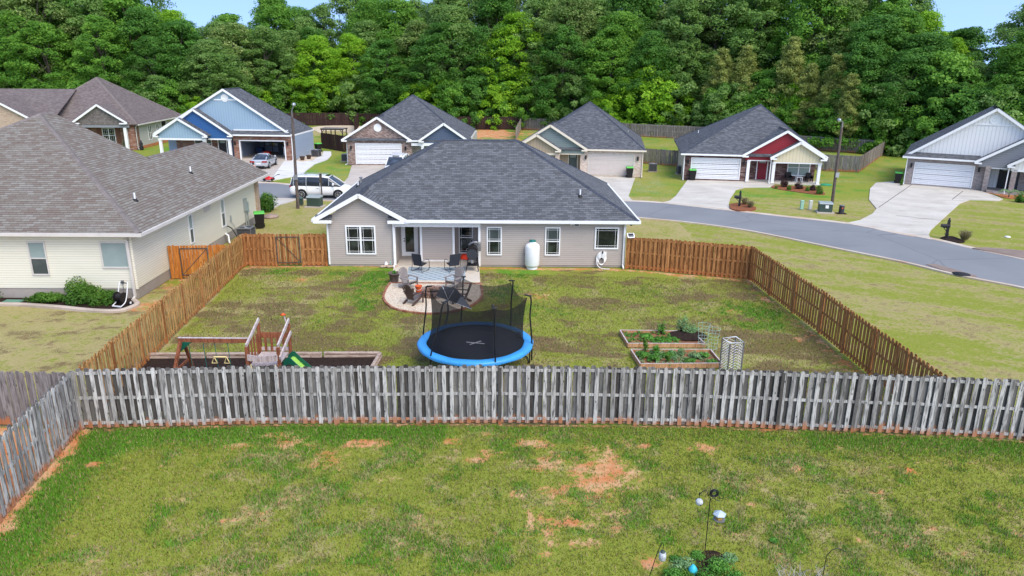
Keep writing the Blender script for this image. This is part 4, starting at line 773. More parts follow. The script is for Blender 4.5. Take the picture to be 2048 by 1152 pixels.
mb=MB(); [capstrip(mb,a,b) for a,b in ((Lr,Rr_),((xr,yf,ze),Rr_),((xr,yb,ze),Rr_),((xl,yb,ze),Lr),(gp_,Lr),((xm,yf,zm),gp_))]; A.part(mb,'ridge_cap',M['cap'],r)
mb=MB()
for s,(x0,x1) in ((1,(xl,xm)),(-1,(xg,xm))):
    P=Vector((x0,yf-.018,ze-.1)); Q=Vector((x1,yf-.018,zm-.1)); X=(Q-P).normalized(); Z=X.cross(Vector((0,1,0))); Z=Z if Z.z>0 else -Z
    mb.box((P+Q)/2,((Q-P).length/2+.02,.02,.11),X,(0,1,0),Z); mb.box((P+Q)/2+Vector((0,.19,-.08)),((Q-P).length/2,.17,.012),X,(0,1,0),Z)
mb.bx(xl-.02,.34,yf-.05,yf+.06,ze-.24,ze-.08); mb.bx(3.36,xg+.25,yf-.047,yf+.06,ze-.24,ze-.08); mb.bx(xl,.33,yf+.06,0,ze-.22,ze-.19); mb.bx(3.37,xg,yf+.06,0,ze-.22,ze-.19)
A.part(mb,'rake_trim',M['white'])
A.part(MB().slab([((xl+.04,yf+.03,ze-.07),(.33,yf+.03,ze-.07),(.33,.02,ze+.17),(xl+.04,.02,ze+.17))],.03).slab([((3.37,yf+.03,ze-.07),(xg-.02,yf+.03,ze-.07),(xg-.02,.02,ze+.17),(3.37,.02,ze+.17))],.03),'return_roof',M['roofA'])
pts=[(.004,2.6),(3.676,2.6),(3.676,2.72),(xm,zm-.2),(.004,2.72)]; f=[(x,0.0,z) for x,z in pts]; b=[(x,.1,z) for x,z in pts]
A.part(MB().add(f+b,[tuple(range(5)),tuple(range(9,4,-1))]+[(j+5,(j+1)%5+5,(j+1)%5,j) for j in range(5)]),'gable_panel',M['taupe'])
gutter(A,[((xg,yf-.06,ze-.09),(xr+.08,yf-.06,ze-.09)),((xr+.06,yf,ze-.09),(xr+.06,yb,ze-.09)),((xl-.06,yf,ze-.09),(xl-.06,yb,ze-.09))])
A.part(MB().bx(3.68,xr,yf,0,ze-.21,ze-.19).bx(W,xr,0,12.3,ze-.21,ze-.19).bx(3.7,8.3,0,1.9,ze-.2,ze-.17),'soffit',M['white'])
A.part(MB().bx(3.62,8.36,-.03,.12,2.24,ze-.2),'porch_beam',M['white'])
for q_ in ((-.02,.07,-.02,.05,.1,2.6),(3.60,3.70,-.03,.08,.03,2.3),(8.24,8.36,-.035,.12,.03,2.3),(W-.06,W+.02,-.02,.05,.1,2.6),(4.94,5.06,.86,.96,.07,2.45),(6.76,6.88,.86,.96,.07,2.45)): A.part(MB().bx(*q_),'corner_trim',M['white'])
A.part(MB().bx(5.06,6.76,.87,.9,.07,.13),'base_trim',M['white'])
window(A,front(0),1.07,2.55,.76,2.22,'sash','glass',.08,cols=2,mun=.1); window(A,front(0),8.77,9.46,.74,2.2,'sash','screen',.07,mun=.09,low='glass'); window(A,front(0),11.97,12.67,.74,2.2,'sash','screen',.07,mun=.09,low='glass'); window(A,front(0),14.71,15.87,1.13,2.2,'single','glass',.08,mun=.11)
window(A,front(1.9),7.12,7.80,.35,2.1,'sash','glass',.07,mun=.09); door(A,front(1.9),3.86,4.62,.10,2.06,M['white'],glaz=True,fw=.1)
downspout(A,3.62,-.02,2.62); downspout(A,16.24,-.02,2.6); pipe(A,13.9,1.45,ze+p*1.8); pipe(A,-.02+.55,6.5,ze+.65)
A.part(MB().cyl((-.1+.3,9.2,3.1),(.2,9.2,3.55),.08).cyl((.2,9.2,3.5),(.2,9.2,3.56),.12),'roof_vent',M['steel'])
mb=MB(); fbox(mb,front(0),13.45,13.75,2.36,2.52,.1,.16); fbox(mb,front(0),13.25,13.35,2.4,2.5,.04,.14); fbox(mb,front(0),13.3,13.5,2.42,2.48,.02,.12); fl=A.part(mb,'flood_light',M['white']); mb=MB(); fbox(mb,front(0),13.48,13.72,2.38,2.5,.16,.168); A.part(mb,'lens',M['black'],fl)
A.part(MB().lathe((16.55,-.25,2.42),[(.02,0),(.07,.03),(.07,.1),(.02,.12)],10),'security_camera',M['black'])
# ---- B: cream house with the brown roof
fB=Fr((279,598),yaw=.8); B=House('cream_house','cream sided house with brown grey hip roof, filling the left side',fB); zeB=3.3; pB=.5; xr=.66; yf=-.42
B.part(MB().bx(-17,0,0,17.8,.52,3.15),'wall',M['cream']); B.part(MB().bx(-16.97,-.03,.03,17.77,0,.52),'foundation',M['found'])
h=9.2; xl=xr-2*h; w2=4.2; y2=18.6; vg=10.0; zw=zeB+pB*w2; x2=xr-w2; up=xr-h; vp=yf+h; zpk=zeB+pB*h; PK=(up,vp,zpk); PB=(up,vg,zpk)
r=B.part(MB().slab([((xl,yf,zeB),(xr,yf,zeB),PK),((xr,yf,zeB),(xr,y2,zeB),(x2,y2,zw),(x2,vg,zw),PB,PK),((xl,yf,zeB),PK,PB,(xl,vg,zeB)),((x2,vg,zw),(x2,y2,zw),(x2-w2,y2,zeB),(x2-w2,vg,zeB))],.13),'roof',M['roofB'])
mb=MB(); [capstrip(mb,p,q_) for p,q_ in (((xl,yf,zeB),PK),((xr,yf,zeB),PK),(PK,PB))]; B.part(mb,'ridge_cap',M['capB'],r); mb=MB(); capstrip(mb,(x2,vg,zw),(x2,y2,zw)); B.part(mb,'ridge_cap',M['capB'],r)
B.part(MB().slab([((xl+.3,vg-.3,3.1),(xr-.5,vg-.3,3.1),(x2,vg-.3,zw-.12),(up,vg-.3,zpk-.2))],.1,down=(0,-1,0)).slab([((x2-w2+.3,y2-.5,3.1),(xr-.5,y2-.5,3.1),(x2,y2-.5,zw-.14))],.1,down=(0,-1,0)),'gable_panel',M['cream'])
gutter(B,[((xl,yf-.06,zeB-.1),(xr+.1,yf-.06,zeB-.1)),((xr+.06,yf,zeB-.1),(xr+.06,y2,zeB-.1))],'offwhite'); B.part(MB().bx(xl,xr,yf,0,zeB-.2,zeB-.17).bx(0,xr,0,y2,zeB-.2,zeB-.17),'soffit',M['cream'])
window(B,front(0),-4.72,-4.02,1.22,2.72,'sash','blind',.06,'offwhite',low='screen'); window(B,front(0),-1.40,-.26,1.58,2.72,'single','blind',.07,'offwhite')
window(B,rside(0),6.3,6.72,1.2,2.7,'sash','blind',.06,'white',low='screen'); window(B,rside(0),11.0,11.5,1.1,2.7,'sash','blind',.06,'white',low='screen')
mb=MB(); fbox(mb,rside(0),8.5,9.4,2.45,2.78,0,.03); [fbox(mb,rside(0),8.52,9.38,2.48+i*.07,2.51+i*.07,.03,.05) for i in range(4)]; B.part(mb,'wall_louver',M['offwhite'])
downspout(B,-.14,-.02,3.2,'offwhite',s=.05,lean=.3); B.part(MB().bx(-.07,.03,-.03,.07,.5,3.1),'corner_trim',M['cream'])
for (u,v,zz) in ((-1.05,3.0,0),(-1.5,10.9,0)): pipe(B,u,v,zeB+pB*(xr-u))
B.part(MB().bx(.0,.16,17.35,17.82,0,3.1),'brick_return',M['brickC'])
mb=MB(); fbox(mb,rside(0),14.9,15.25,1.3,2.1,0,.16); fbox(mb,rside(0),15.35,15.6,1.1,1.8,0,.12); fbox(mb,rside(0),15.0,15.08,.1,1.3,.03,.1); fbox(mb,rside(0),15.42,15.5,.1,1.1,.02,.08); B.part(mb,'meter_box',M['utillight'])
mb=MB(); fbox(mb,rside(0),12.3,12.42,1.15,1.5,0,.08); mb.tube([(.05,12.36,1.15),(.06,12.8,.75),(.08,13.1,.3)],.015,5); B.part(mb,'disconnect_box',M['utillight'])
mb=MB(); mb.tube([(.05,11.2,.62),(.22,11.2,.5),(.24,11.2,.12),(.35,11.0,.04)],.06,8); B.part(mb,'dryer_vent_pipe',M['whiteplastic'])
mb=MB(); fbox(mb,front(0),-.72,-.6,.78,.92,0,.06); mb.tube([(-.66,-.03,.78),(-.66,-.05,.3),(-.68,-.12,.05)],.014,5); B.part(mb,'outlet_box',M['acgrey'])
# ---- C: brown roofed house, far left
fC=Fr((275,300),yaw=4); Cc=House('brown_roofed_house','large house with faded brown roof and grey shingled entry gable, at the upper left',fC)
Cc.part(MB().bx(-9,0,1.2,14,0.35,3.2).bx(-24,-9,-1,14,.35,3.2),'wall',M['greysid']); Cc.part(MB().bx(-10,-.0,1.15,1.25,0,3.1).bx(-1.2,-.02,-.02,1.2,0,3.1),'brick_wall',M['brickD']); Cc.part(MB().bx(-8.9,.04,1.3,14.04,0,.35),'foundation',M['clay'])
zp=8.6; hip(Cc,-14,.6,-.5,15.2,3.25,(-6.9,6.9,zp),(-6.9,7.6,zp),M['roofC'],paint('faded ridge cap',(.2,.165,.15),.9,.2))
Cc.part(MB().slab([((-30,-3.2,3.3),(-8.5,-3.2,3.3),(-8.5,4.6,7.2),(-30,4.6,7.2)),((-30,4.6,7.2),(-8.5,4.6,7.2),(-8.5,12.4,3.3),(-30,12.4,3.3))],.12),'wing_roof',M['roofC'])
gable(Cc,-20.4,-8.9,3.3,-14.6,6.55,-3.6,2,M['brickC'],M['roofC'],zb=0,lift=.03,ret=0)
gable(Cc,-7.0,-.45,3.45,-3.75,5.6,-.9,3.2,M['shake'],M['roofC'],zb=3.05,lift=.02,ret=.9)
Cc.part(MB().bx(-7,-.4,-.6,-.3,2.8,3.08),'porch_beam',M['greylap'])
for u in (-6.3,-.95): Cc.part(MB().bx(u-.17,u+.17,-.6,-.26,0,2.8),'porch_post',M['white'])
window(Cc,front(1.15),-4.4,-3.0,.8,2.55,'sash','glass',.08,cols=2,mun=.2)
for u in (-4.85,-2.55): mb=MB(); fbox(mb,front(1.15),u-.26,u+.26,.75,2.6,0,.04); Cc.part(mb,'shutter',paint('chestnut shutter paint',(.16,.06,.03),.5,.15))
window(Cc,rside(0),4.0,4.9,.9,2.6,'sash','glass',.06,cols=2); window(Cc,rside(0),6.6,7.4,.9,2.6,'sash','glass',.06,cols=2); window(Cc,rside(0),8.4,10,2.0,2.9,'single','glass',.06)
gutter(Cc,[((.66,-.4,3.12),(.66,15.2,3.12)),((-9,-.56,3.15),(-6.9,-.56,3.15))],'offwhite'); downspout(Cc,.0,.2,3.1,'offwhite',(1,0,0))
# ---- street houses, built from one recipe
def post(H,u,v,z1,mt='white',s=.14): 
    mb=MB(); mb.bx(u-s,u+s,v-s,v+s,.1,z1); mb.bx(u-s-.04,u+s+.04,v-s-.04,v+s+.04,0,.12); mb.bx(u-s-.03,u+s+.03,v-s-.03,v+s+.03,z1-.1,z1); H.part(mb,'porch_post',M[mt],bevel=.01)
def brickpost(H,u,v,z1,mt,s=.2): H.part(MB().bx(u-s,u+s,v-s,v+s,0,z1),'porch_pillar',M[mt])
# D blue
fD=Fr((588,321.7),yaw=-3); D=House('blue_house','blue house with three stacked gables and an open garage, at the upper left',fD)
q=lambda H,px,py,v=0:H.pix(px,py,v)
a=q(D,477.5,280); b=q(D,570,281); gz=max(a[1],b[1])+.0; ga,gb=a[0],b[0]; zeD=q(D,585,270)[1]; wD=q(D,465,270)[0]; pk=q(D,447.6,177.6,.5); lD=q(D,311,268,.5)[0]; rD=q(D,584,268.5,.3)[0]
D.part(MB().bx(wD,ga,0,.3,0,zeD-.1).bx(gb,0,0,.3,0,zeD-.1).bx(ga,gb,0,.3,gz,zeD-.1),'brick_wall',M['brickD'])
D.part(MB().bx(-.15,0,.3,7.4,0,zeD-.1).bx(wD,wD+.15,.3,7.3,0,zeD-.1).bx(wD+.15,-.15,7.25,7.4,0,zeD-.1).bx(lD+.6,wD,2.0,7.3,0,zeD-.1),'wall',M['bluesid'])
D.part(MB().bx(wD+.15,-.15,.05,7.2,0,.14),'garage_floor',M['conc3']); 
mb=MB(); fw=.12
for z in ((ga,ga+fw,0,gz),(gb-fw,gb,0,gz),(ga+fw,gb-fw,gz-fw,gz)): fbox(mb,front(0),*z,-.2,.03)
D.part(mb,'garage_door_frame',M['white'])
M['darkblue']=paint('dark blue plastic',(.012,.04,.12),.5,.2)
# things hung and stored inside the garage
rg=random.Random(3); sh=MB()
for z in (.9,1.5,2.0): sh.bx(ga+.3,gb-.3,6.6,7.15,z,z+.04)
for u in np.linspace(ga+.3,gb-.3,6): sh.bx(u-.03,u+.03,6.6,6.66,.14,2.1)
tag(sh.build('storage_shelf',M['frame_d']),'long storage shelves along the back of the open garage','shelf'); so_=bpy.data.objects['storage_shelf']; so_.location=D.root.location; so_.rotation_euler=D.root.rotation_euler
cols=[('redhose','red'),('whiteplastic','white'),('carsilver','grey'),('blackplastic','black'),('yellow','pale yellow'),('bluepad','blue')]
ux=ga+.45; k=0
for z,nm in ((.94,'lowest'),(1.54,'middle'),(2.04,'top')):
    ux=ga+.5; i=0
    while ux<gb-.7:
        w_=rg.uniform(.25,.55); hh=rg.uniform(.2,.45); m_,cn=cols[rg.randrange(6)]; x,y=fD.w(ux+w_/2,6.88); mb=MB(); mb.bx(-w_/2,w_/2,-.2,.2,0,hh); mb.bx(-w_/2-.015,w_/2+.015,-.215,.215,hh-.05,hh)
        o=mb.build('storage_box',M[m_]); o.location=(x,y,z); o.rotation_euler=(0,0,fD.yaw); tag(o,f'{cn} storage box, {ordn(i)} from left on the {nm} garage shelf','box','boxes on the garage shelves'); ux+=w_+rg.uniform(.05,.35); i+=1
for u,v,hh,m_,lab in ((ga+.55,4.6,.8,'darkblue','dark blue bin standing inside the garage at its left wall'),(ga+1.9,3.2,.5,'redhose','low red cart inside the open garage'),(gb-1.0,3.2,1.1,'whiteplastic','white cabinet inside the garage near its right side'),(gb-2.0,4.2,1.3,'charcoal','black tool chest inside the garage')):
    x,y=fD.w(u,v); mb=MB(); mb.bx(-.35,.35,-.3,.3,.08,hh); mb.bx(-.37,.37,-.32,.32,hh-.06,hh); [mb.bx(-.33,.33,-.315,-.3,.12+j*(hh-.2)/3,.07+(j+1)*(hh-.2)/3) for j in range(3)]; o=mb.build('garage_cabinet',M[m_]); o.location=(x,y,.14); o.rotation_euler=(0,0,fD.yaw); tag(o,lab,'cabinet')
rb=q(D,491.6,175.8,5); vb=7.8; zp=pk[1]; up=pk[0]; 
D.part(MB().slab([((up,.2,zp),(rD,.2,zeD),(rD,vb,zeD),(up,4.6,zp)),((lD,.2,zeD),(up,.2,zp),(up,4.6,zp),(lD,vb,zeD)),((rD,vb,zeD),(lD,vb,zeD),(up,4.6,zp))],.14),'roof',M['roofFar'])
mb=MB(); capstrip(mb,(up,.3,zp),(up,4.6,zp)); capstrip(mb,(up,4.6,zp),(rD,vb,zeD)); D.part(mb,'ridge_cap',M['cap'])
gable(D,lD,rD,zeD,up,zp,.15,.9,M['lightblue'],M['roofFar'],lift=.02,ret=0,vent=(up,zp-1.0,.42),zb=zeD+.3)
mb=MB(); zc=q(D,447,199.5,.45)[1]; hw=(zp-.35-zc)/((zp-zeD)/(rD-up)); mb.bx(up-hw,up+hw,.42,.5,zc-.07,zc+.07); D.part(mb,'gable_band',M['white']); D.part(MB().bx(wD,rD-.5,.4,.52,zeD+.38,zeD+.5),'gable_base_trim',M['white'])
D.part(MB().slab([((wD-.2,-.42,zeD),(rD,-.42,zeD),(rD-.2,.55,zeD+.42),(wD-.2,.55,zeD+.42))],.1),'skirt_roof',M['roofFar']); gutter(D,[((wD-.2,-.48,zeD-.06),(rD+.05,-.48,zeD-.06)),((rD+.05,0,zeD-.1),(rD+.05,vb,zeD-.1))])
p2_=q(D,386,217,-.55); r2=q(D,465.2,270,-.55)[0]; l2=2*p2_[0]-r2; gable(D,l2,r2,zeD-.02,p2_[0],p2_[1],-.75,.6,M['cobalt'],M['roofFar'],zb=zeD-.45,over=.3)
p3_=q(D,355.4,235.6,-1.3); l3=q(D,307.9,268,-1.3)[0]; r3=q(D,415,269.9,-1.3)[0]; gable(D,l3,r3,zeD-.05,p3_[0],p3_[1],-1.5,-.4,M['lightblue'],M['roofFar'],zb=zeD-.4,over=.3)
D.part(MB().bx(l3+.3,r3-.3,-1.22,-1.0,zeD-.62,zeD-.41).bx(r3-.4,wD,-.48,-.3,zeD-.62,zeD-.46),'porch_beam',M['white'])
for u in (l3+.55,r3-.5): post(D,u,-1.1,zeD-.6)
post(D,wD-.25,-.38,zeD-.6); D.part(MB().bx(l3+.3,wD,-1.3,2.,0,.12),'porch_floor',M['conc3']); D.part(MB().bx(l3+.8,r3+.2,1.9,2.0,.1,zeD-.2),'stone_wall',M['brickD'])
window(D,front(1.9),p3_[0]+.1,p3_[0]+2.0,.9,2.3,'sash','screen',.08,cols=2); dx=q(D,447,290,1.2)[0]; D.part(MB().bx(r3+.2,wD,1.0,1.95,.1,zeD-.2),'entry_wall',M['slatesid']); door(D,front(1.0),dx-.45,dx+.45,.12,2.2,M['blackdoor'])
downspout(D,-.05,-.02,zeD); lantern(D,front(0),ga-.45,1.9); lantern(D,front(0),gb+.3,1.9); pipe(D,rD-2.2,4.6,zeD+.8)
# E brown brick
fE=Fr((697,330.5),yaw=-.5); E=House('brown_brick_house','house with mixed brown brick gable and white garage door, left of the centre roof',fE); zeE=2.8
pk=q(E,754.3,233.5); l=q(E,684.4,278)[0]; r_=q(E,824,281.7)[0]; ga,gz=q(E,710,289); gb=q(E,803,290)[0]
E.part(MB().bx(0,7.0,0,.3,0,2.65),'brick_wall',M['brickE']); E.part(MB().bx(0,6.98,.3,14,0,2.66).bx(7,13.3,1.6,14,0,2.66),'wall',M['greysid'])
garage_door(E,front(0),ga+.1,gb-.1,.14,2.3,M['garagewhite']); gable(E,l,r_,zeE,pk[0],pk[1],-.35,3.4,M['brickE'],M['roofFar'],lift=.02,vent=(pk[0],pk[1]-1.15,.42),over=.34,zb=2.4,cap=M['cap'])
pp=q(E,825.4,189,7); hip(E,-.5,2*pp[0]+.5,-.3,14.6,zeE,(pp[0],7.1,pp[1]),(pp[0],7.2,pp[1]),M['roofFar'],M['cap'])
p2_=q(E,887.6,246,-.3); l2=q(E,838,281.7,-.3)[0]; gable(E,l2,2*p2_[0]-l2,zeE,p2_[0],p2_[1],-.6,2.9,M['slatesid'],M['roofFar'],lift=.03,zb=2.5)
E.part(MB().bx(7.,13.2,-.3,-.1,2.2,2.5),'porch_beam',M['white']); [post(E,u,-.2,2.2) for u in (8.2,12.9)]; E.part(MB().bx(7,13.2,-.4,1.6,0,.1),'porch_floor',M['conc']); door(E,front(1.6),7.9,8.8,.1,2.15,M['blackdoor']); window(E,front(1.6),10.2,11.8,.9,2.1,'sash','screen',.08,cols=2)
gutter(E,[((6.6,-.42,zeE-.08),(7.9,-.42,zeE-.08))]); lantern(E,front(0),.4,1.9); lantern(E,front(0),gb+.45,1.9); downspout(E,-.05,.25,zeE-.1,'white',(-1,0,0))
# F tan brick
fF=Fr((1162.5,351.6),yaw=-7.5); F_=House('tan_brick_house','cream brick house with sage and tan gables, right of the centre roof',fF); zeF=2.72
wr=q(F_,1284,356)[0]; ga,gz=q(F_,1177,311); gb=q(F_,1269,312.5)[0]; dv_=1.3
F_.part(MB().bx(-.15,wr,0,.3,0,2.6),'brick_wall',M['brickF']); F_.part(MB().bx(0,wr-.02,.3,13,0,2.6).bx(-6.2,0,dv_,13,0,2.6),'wall',M['cream'])
garage_door(F_,front(0),ga+.08,gb-.08,.14,2.12,M['garagetan'],'offwhite'); pp=q(F_,1180,203,7); er=q(F_,1292,302,-.3)[0]; el=2*pp[0]-er-.6
hip(F_,el,er,-.35,14.2,zeF,(pp[0],7,pp[1]),(pp[0],7.1,pp[1]),M['roofFar'],M['cap']); pk=q(F_,1101.6,248.7); r_=q(F_,1175,299.5)[0]; l=2*pk[0]-r_
M['creamtrim']=paint('cream trim paint',(.72,.64,.52),.5,.05)
gable(F_,l,r_,zeF,pk[0],pk[1],-.5,3.6,M['sage'],M['roofFar'],lift=.02,zb=2.25,trim='creamtrim',cap=M['cap']); p3_=q(F_,1073.6,267.8,-1.0); r3=q(F_,1122,299.5,-1.0)[0]; gable(F_,2*p3_[0]-r3,r3,zeF-.05,p3_[0],p3_[1],-1.25,.1,M['tanbat'],M['roofFar'],zb=2.3,trim='creamtrim')
brickpost(F_,r3-.35,-.8,2.3,'brickF'); brickpost(F_,2*p3_[0]-r3+.4,-.8,2.3,'brickF'); F_.part(MB().bx(2*p3_[0]-r3+.2,r3-.1,-.95,-.7,2.1,2.3).bx(r3-.1,-.1,-.12,.1,2.1,2.3),'porch_beam',M['creamtrim'])
F_.part(MB().bx(-6.2,-.15,-1,dv_,0,.1),'porch_floor',M['conc']); d0=q(F_,1138,307,dv_)[0]; F_.part(MB().bx(-3.2,-.15,dv_-.06,dv_,0,2.5),'entry_wall',M['tanbat']); door(F_,front(dv_-.06),d0,d0+.85,.1,2.05,M['greendoor'],trim='creamtrim'); window(F_,front(dv_),-5.6,-4.2,.9,2.1,'sash','screen',.08,cols=2); F_.part(MB().bx(-4.2,-3.2,dv_-.08,dv_,0,2.5),'brick_panel',M['brickF'])
gutter(F_,[((r_,-.4,zeF-.08),(er+.05,-.4,zeF-.08))],'creamtrim'); downspout(F_,wr-.05,-.02,zeF,'creamtrim'); lantern(F_,front(0),ga-.25,1.85); lantern(F_,front(0),gb+.35,1.85)
a_=q(F_,1276,268,8); pipe(F_,er-1.7,6.5,zeF+.9)
# G red
fG=Fr((1366,359.8),yaw=-9); Gh=House('red_gabled_house','house with red siding gable, pale yellow gable and dark stone, right of centre',fG); zeG=2.62
ga,gz=q(Gh,1383,316); gb=q(Gh,1482,319)[0]; dv_=1.2; rt=q(Gh,1634,370)[0]; eL=q(Gh,1363,305,-.3)[0]; gar=q(Gh,1493,360)[0]
Gh.part(MB().bx(0,gar,0,.3,0,2.5).bx(gar,rt-.1,dv_,dv_+.2,0,2.5),'stone_wall',M['brickG']); Gh.part(MB().bx(.02,gar,.3,12,0,2.5).bx(gar,rt-.12,dv_+.2,12,0,2.5),'wall',M['greysid'])
garage_door(Gh,front(0),ga+.08,gb-.08,.14,2.12,M['garagewhite']); pp=q(Gh,1521.6,208.6,6.8); g3r=q(Gh,1652,318.5,-.7)[0]
c0,c1,c2,c3=(eL,-.35,zeG),(g3r,-.35,zeG),(g3r+1.2,13.6,zeG),(eL,13.6,zeG); AP=(pp[0],6.8,pp[1]); Gh.part(MB().slab([(c0,c1,AP),(c1,c2,AP),(c2,c3,AP),(c3,c0,AP)],.14),'roof',M['roofFar']); mb=MB(); [capstrip(mb,c,AP) for c in (c0,c1,c2,c3)]; Gh.part(mb,'ridge_cap',M['cap'])
pk=q(Gh,1574,260.5); l=q(Gh,1484.5,309.5)[0]; gable(Gh,l,2*pk[0]-l,zeG,pk[0],pk[1],-.45,4,M['redsid'],M['roofFar'],lift=.03,zb=2.15,cap=M['cap']); p3_=q(Gh,1602,283,-.9); l3=q(Gh,1541,314,-.9)[0]; gable(Gh,l3,g3r,zeG-.05,p3_[0],p3_[1],-1.15,.0,M['yelbat'],M['roofFar'],zb=2.1)
Gh.part(MB().bx(l3+.3,g3r-.3,-.82,-.6,1.98,2.12).bx(gar-.1,l3+.3,-.1,.08,2.05,2.2),'porch_beam',M['white']); post(Gh,q(Gh,1493,364)[0],-.0,2.05); post(Gh,l3+.42,-.7,2.0); post(Gh,g3r-.5,-.7,2.0)
Gh.part(MB().bx(gar-.2,rt+.1,-.9,dv_,0,.11),'porch_floor',M['conc']); d0=q(Gh,1514,330,dv_)[0]; door(Gh,front(dv_),d0+.05,d0+.95,.12,2.12,M['reddoor']); wa=q(Gh,1577,330,dv_)[0]; window(Gh,front(dv_),wa,wa+1.95,.65,2.1,'sash','blind',.09,cols=2)
gutter(Gh,[((eL-.05,-.41,zeG-.08),(l+.1,-.41,zeG-.08))]); downspout(Gh,-.02,-.02,zeG); downspout(Gh,l3+.12,-.75,2.5); lantern(Gh,front(0),.35,1.8); lantern(Gh,front(0),gb+.3,1.8); pipe(Gh,g3r-.6,6.,zeG+.5); pipe(Gh,eL+2.2,8.5,zeG+1.1)
tb=MB(); x,y=fG.w(wa+1.0,dv_-.5); 
tb.bx(-.3,.3,-.25,.25,.5,.55); [tb.bx(sx*.26-.03,sx*.26+.03,sy*.2-.03,sy*.2+.03,.1,.5) for sx in(-1,1) for sy in(-1,1)]; o=tb.build('porch_table',M['whiteplastic']); o.location=(x,y,0); tag(o,'small white table under the window on the red house porch','table')
for s,lb in ((-1,'left'),(1,'right')):
    x,y=fG.w(wa+1.0+s*.95,dv_-.5); mb=MB(); mb.bx(-.27,.27,-.25,.25,.4,.46); mb.bx(-.27,.27,.2,.26,.46,.95); mb.bx(-.3,-.25,-.25,.25,.46,.65); mb.bx(.25,.3,-.25,.25,.46,.65); [mb.bx(a*.25-.03,a*.25+.03,b*.22-.03,b*.22+.03,.1,.4) for a in(-1,1) for b in(-1,1)]; o=mb.build('porch_chair',M['blackplastic']); o.location=(x,y,0); tag(o,f'dark chair {lb} of the white table on the red house porch','chair','chairs on the red house porch')
# H white
fH=Fr((1808,369),(1962,381)); Hh=House('white_gabled_house','house with tall white board gable and grey brown brick at the right edge',fH); zeH=2.7
pk=q(Hh,1995,216.5,.5); eL=q(Hh,1807,312,-.3)[0]; ga,gz=q(Hh,1830,326); gb=q(Hh,1950,334)[0]; wg=q(Hh,1962,381)[0]
Hh.part(MB().bx(0,wg+.35,0,.3,0,2.6),'brick_wall',M['brickH']); Hh.part(MB().bx(.02,wg,.3,12,0,2.6).bx(wg,13,1.6,12,0,2.6),'wall',M['greylap']); garage_door(Hh,front(0),ga+.08,gb-.08,.14,2.1,M['garagewhite'])
rr_=2*pk[0]-eL; Hh.part(MB().slab([((eL,.15,zeH),(pk[0],.15,pk[1]),(pk[0],7,pk[1]),(eL,12.6,zeH)),((pk[0],.15,pk[1]),(rr_,.15,zeH),(rr_,12.6,zeH),(pk[0],7,pk[1])),((rr_,12.6,zeH),(eL,12.6,zeH),(pk[0],7,pk[1]))],.14),'roof',M['roofFar']); mb=MB(); capstrip(mb,(pk[0],.3,pk[1]),(pk[0],7,pk[1])); Hh.part(mb,'ridge_cap',M['cap'])
gable(Hh,eL,rr_,zeH,pk[0],pk[1],.1,1.,M['whitebat'],M['roofFar'],lift=.02,ret=0,vent=(pk[0],pk[1]-1.0,.4),zb=zeH+.3); hw=1.95; zc=pk[1]-1.45; Hh.part(MB().bx(pk[0]-hw,pk[0]+hw,.36,.43,zc-.05,zc+.05),'gable_band',M['white'])
g2l=q(Hh,1950,323,-.5)[0]; Hh.part(MB().slab([((eL,-.42,zeH),(g2l+.4,-.42,zeH),(g2l+.4,.5,zeH+.42),(eL+.2,.5,zeH+.42))],.1),'skirt_roof',M['roofFar']); gutter(Hh,[((eL-.05,-.48,zeH-.06),(g2l+.1,-.48,zeH-.06))])
k2=q(Hh,2047,279,-.6); s2=(k2[1]-zeH)/(k2[0]-g2l); up2=g2l+4.6; gable(Hh,g2l,2*up2-g2l,zeH,up2,zeH+s2*4.6,-.85,.8,M['greylap'],M['roofFar'],zb=2.2,lift=.0)
g3=q(Hh,2016,329,-1.3)[0]; gable(Hh,g3,g3+6.4,zeH-.08,g3+3.2,zeH+s2*3.1,-1.6,-.3,M['whitebat'],M['roofFar'],zb=2.1); d0=q(Hh,1998,345,1.2)[0]
Hh.part(MB().bx(wg+.35,g3+.6,1.2,1.6,.2,2.5),'entry_wall',M['whitebat']); door(Hh,front(1.2),d0+.1,d0+1.05,.2,2.2,M['blackdoor'],trim='blackdoor'); brickpost(Hh,wg+.2,-.35,2.3,'brickH'); brickpost(Hh,g3+.6,-1.1,2.2,'brickH'); brickpost(Hh,g3+5.8,-1.1,2.2,'brickH'); Hh.part(MB().bx(g3+.4,g3+6,-1.3,-1.05,2.05,2.2).bx(wg+.0,g3+.4,-.5,-.3,2.1,2.28),'porch_beam',M['white'])
Hh.part(MB().bx(g3+1.2,13,.9,1.6,0,2.5),'brick_panel',M['brickH']); Hh.part(MB().bx(wg+.35,13,-1.3,1.2,0,.2).bx(wg+.9,wg+2.6,-1.7,-1.3,0,.1),'porch_floor',M['brickH'])
downspout(Hh,-.05,-.02,zeH); downspout(Hh,g3+.15,-1.2,2.5); lantern(Hh,front(0),.35,1.85); lantern(Hh,front(0),gb+.35,1.85)
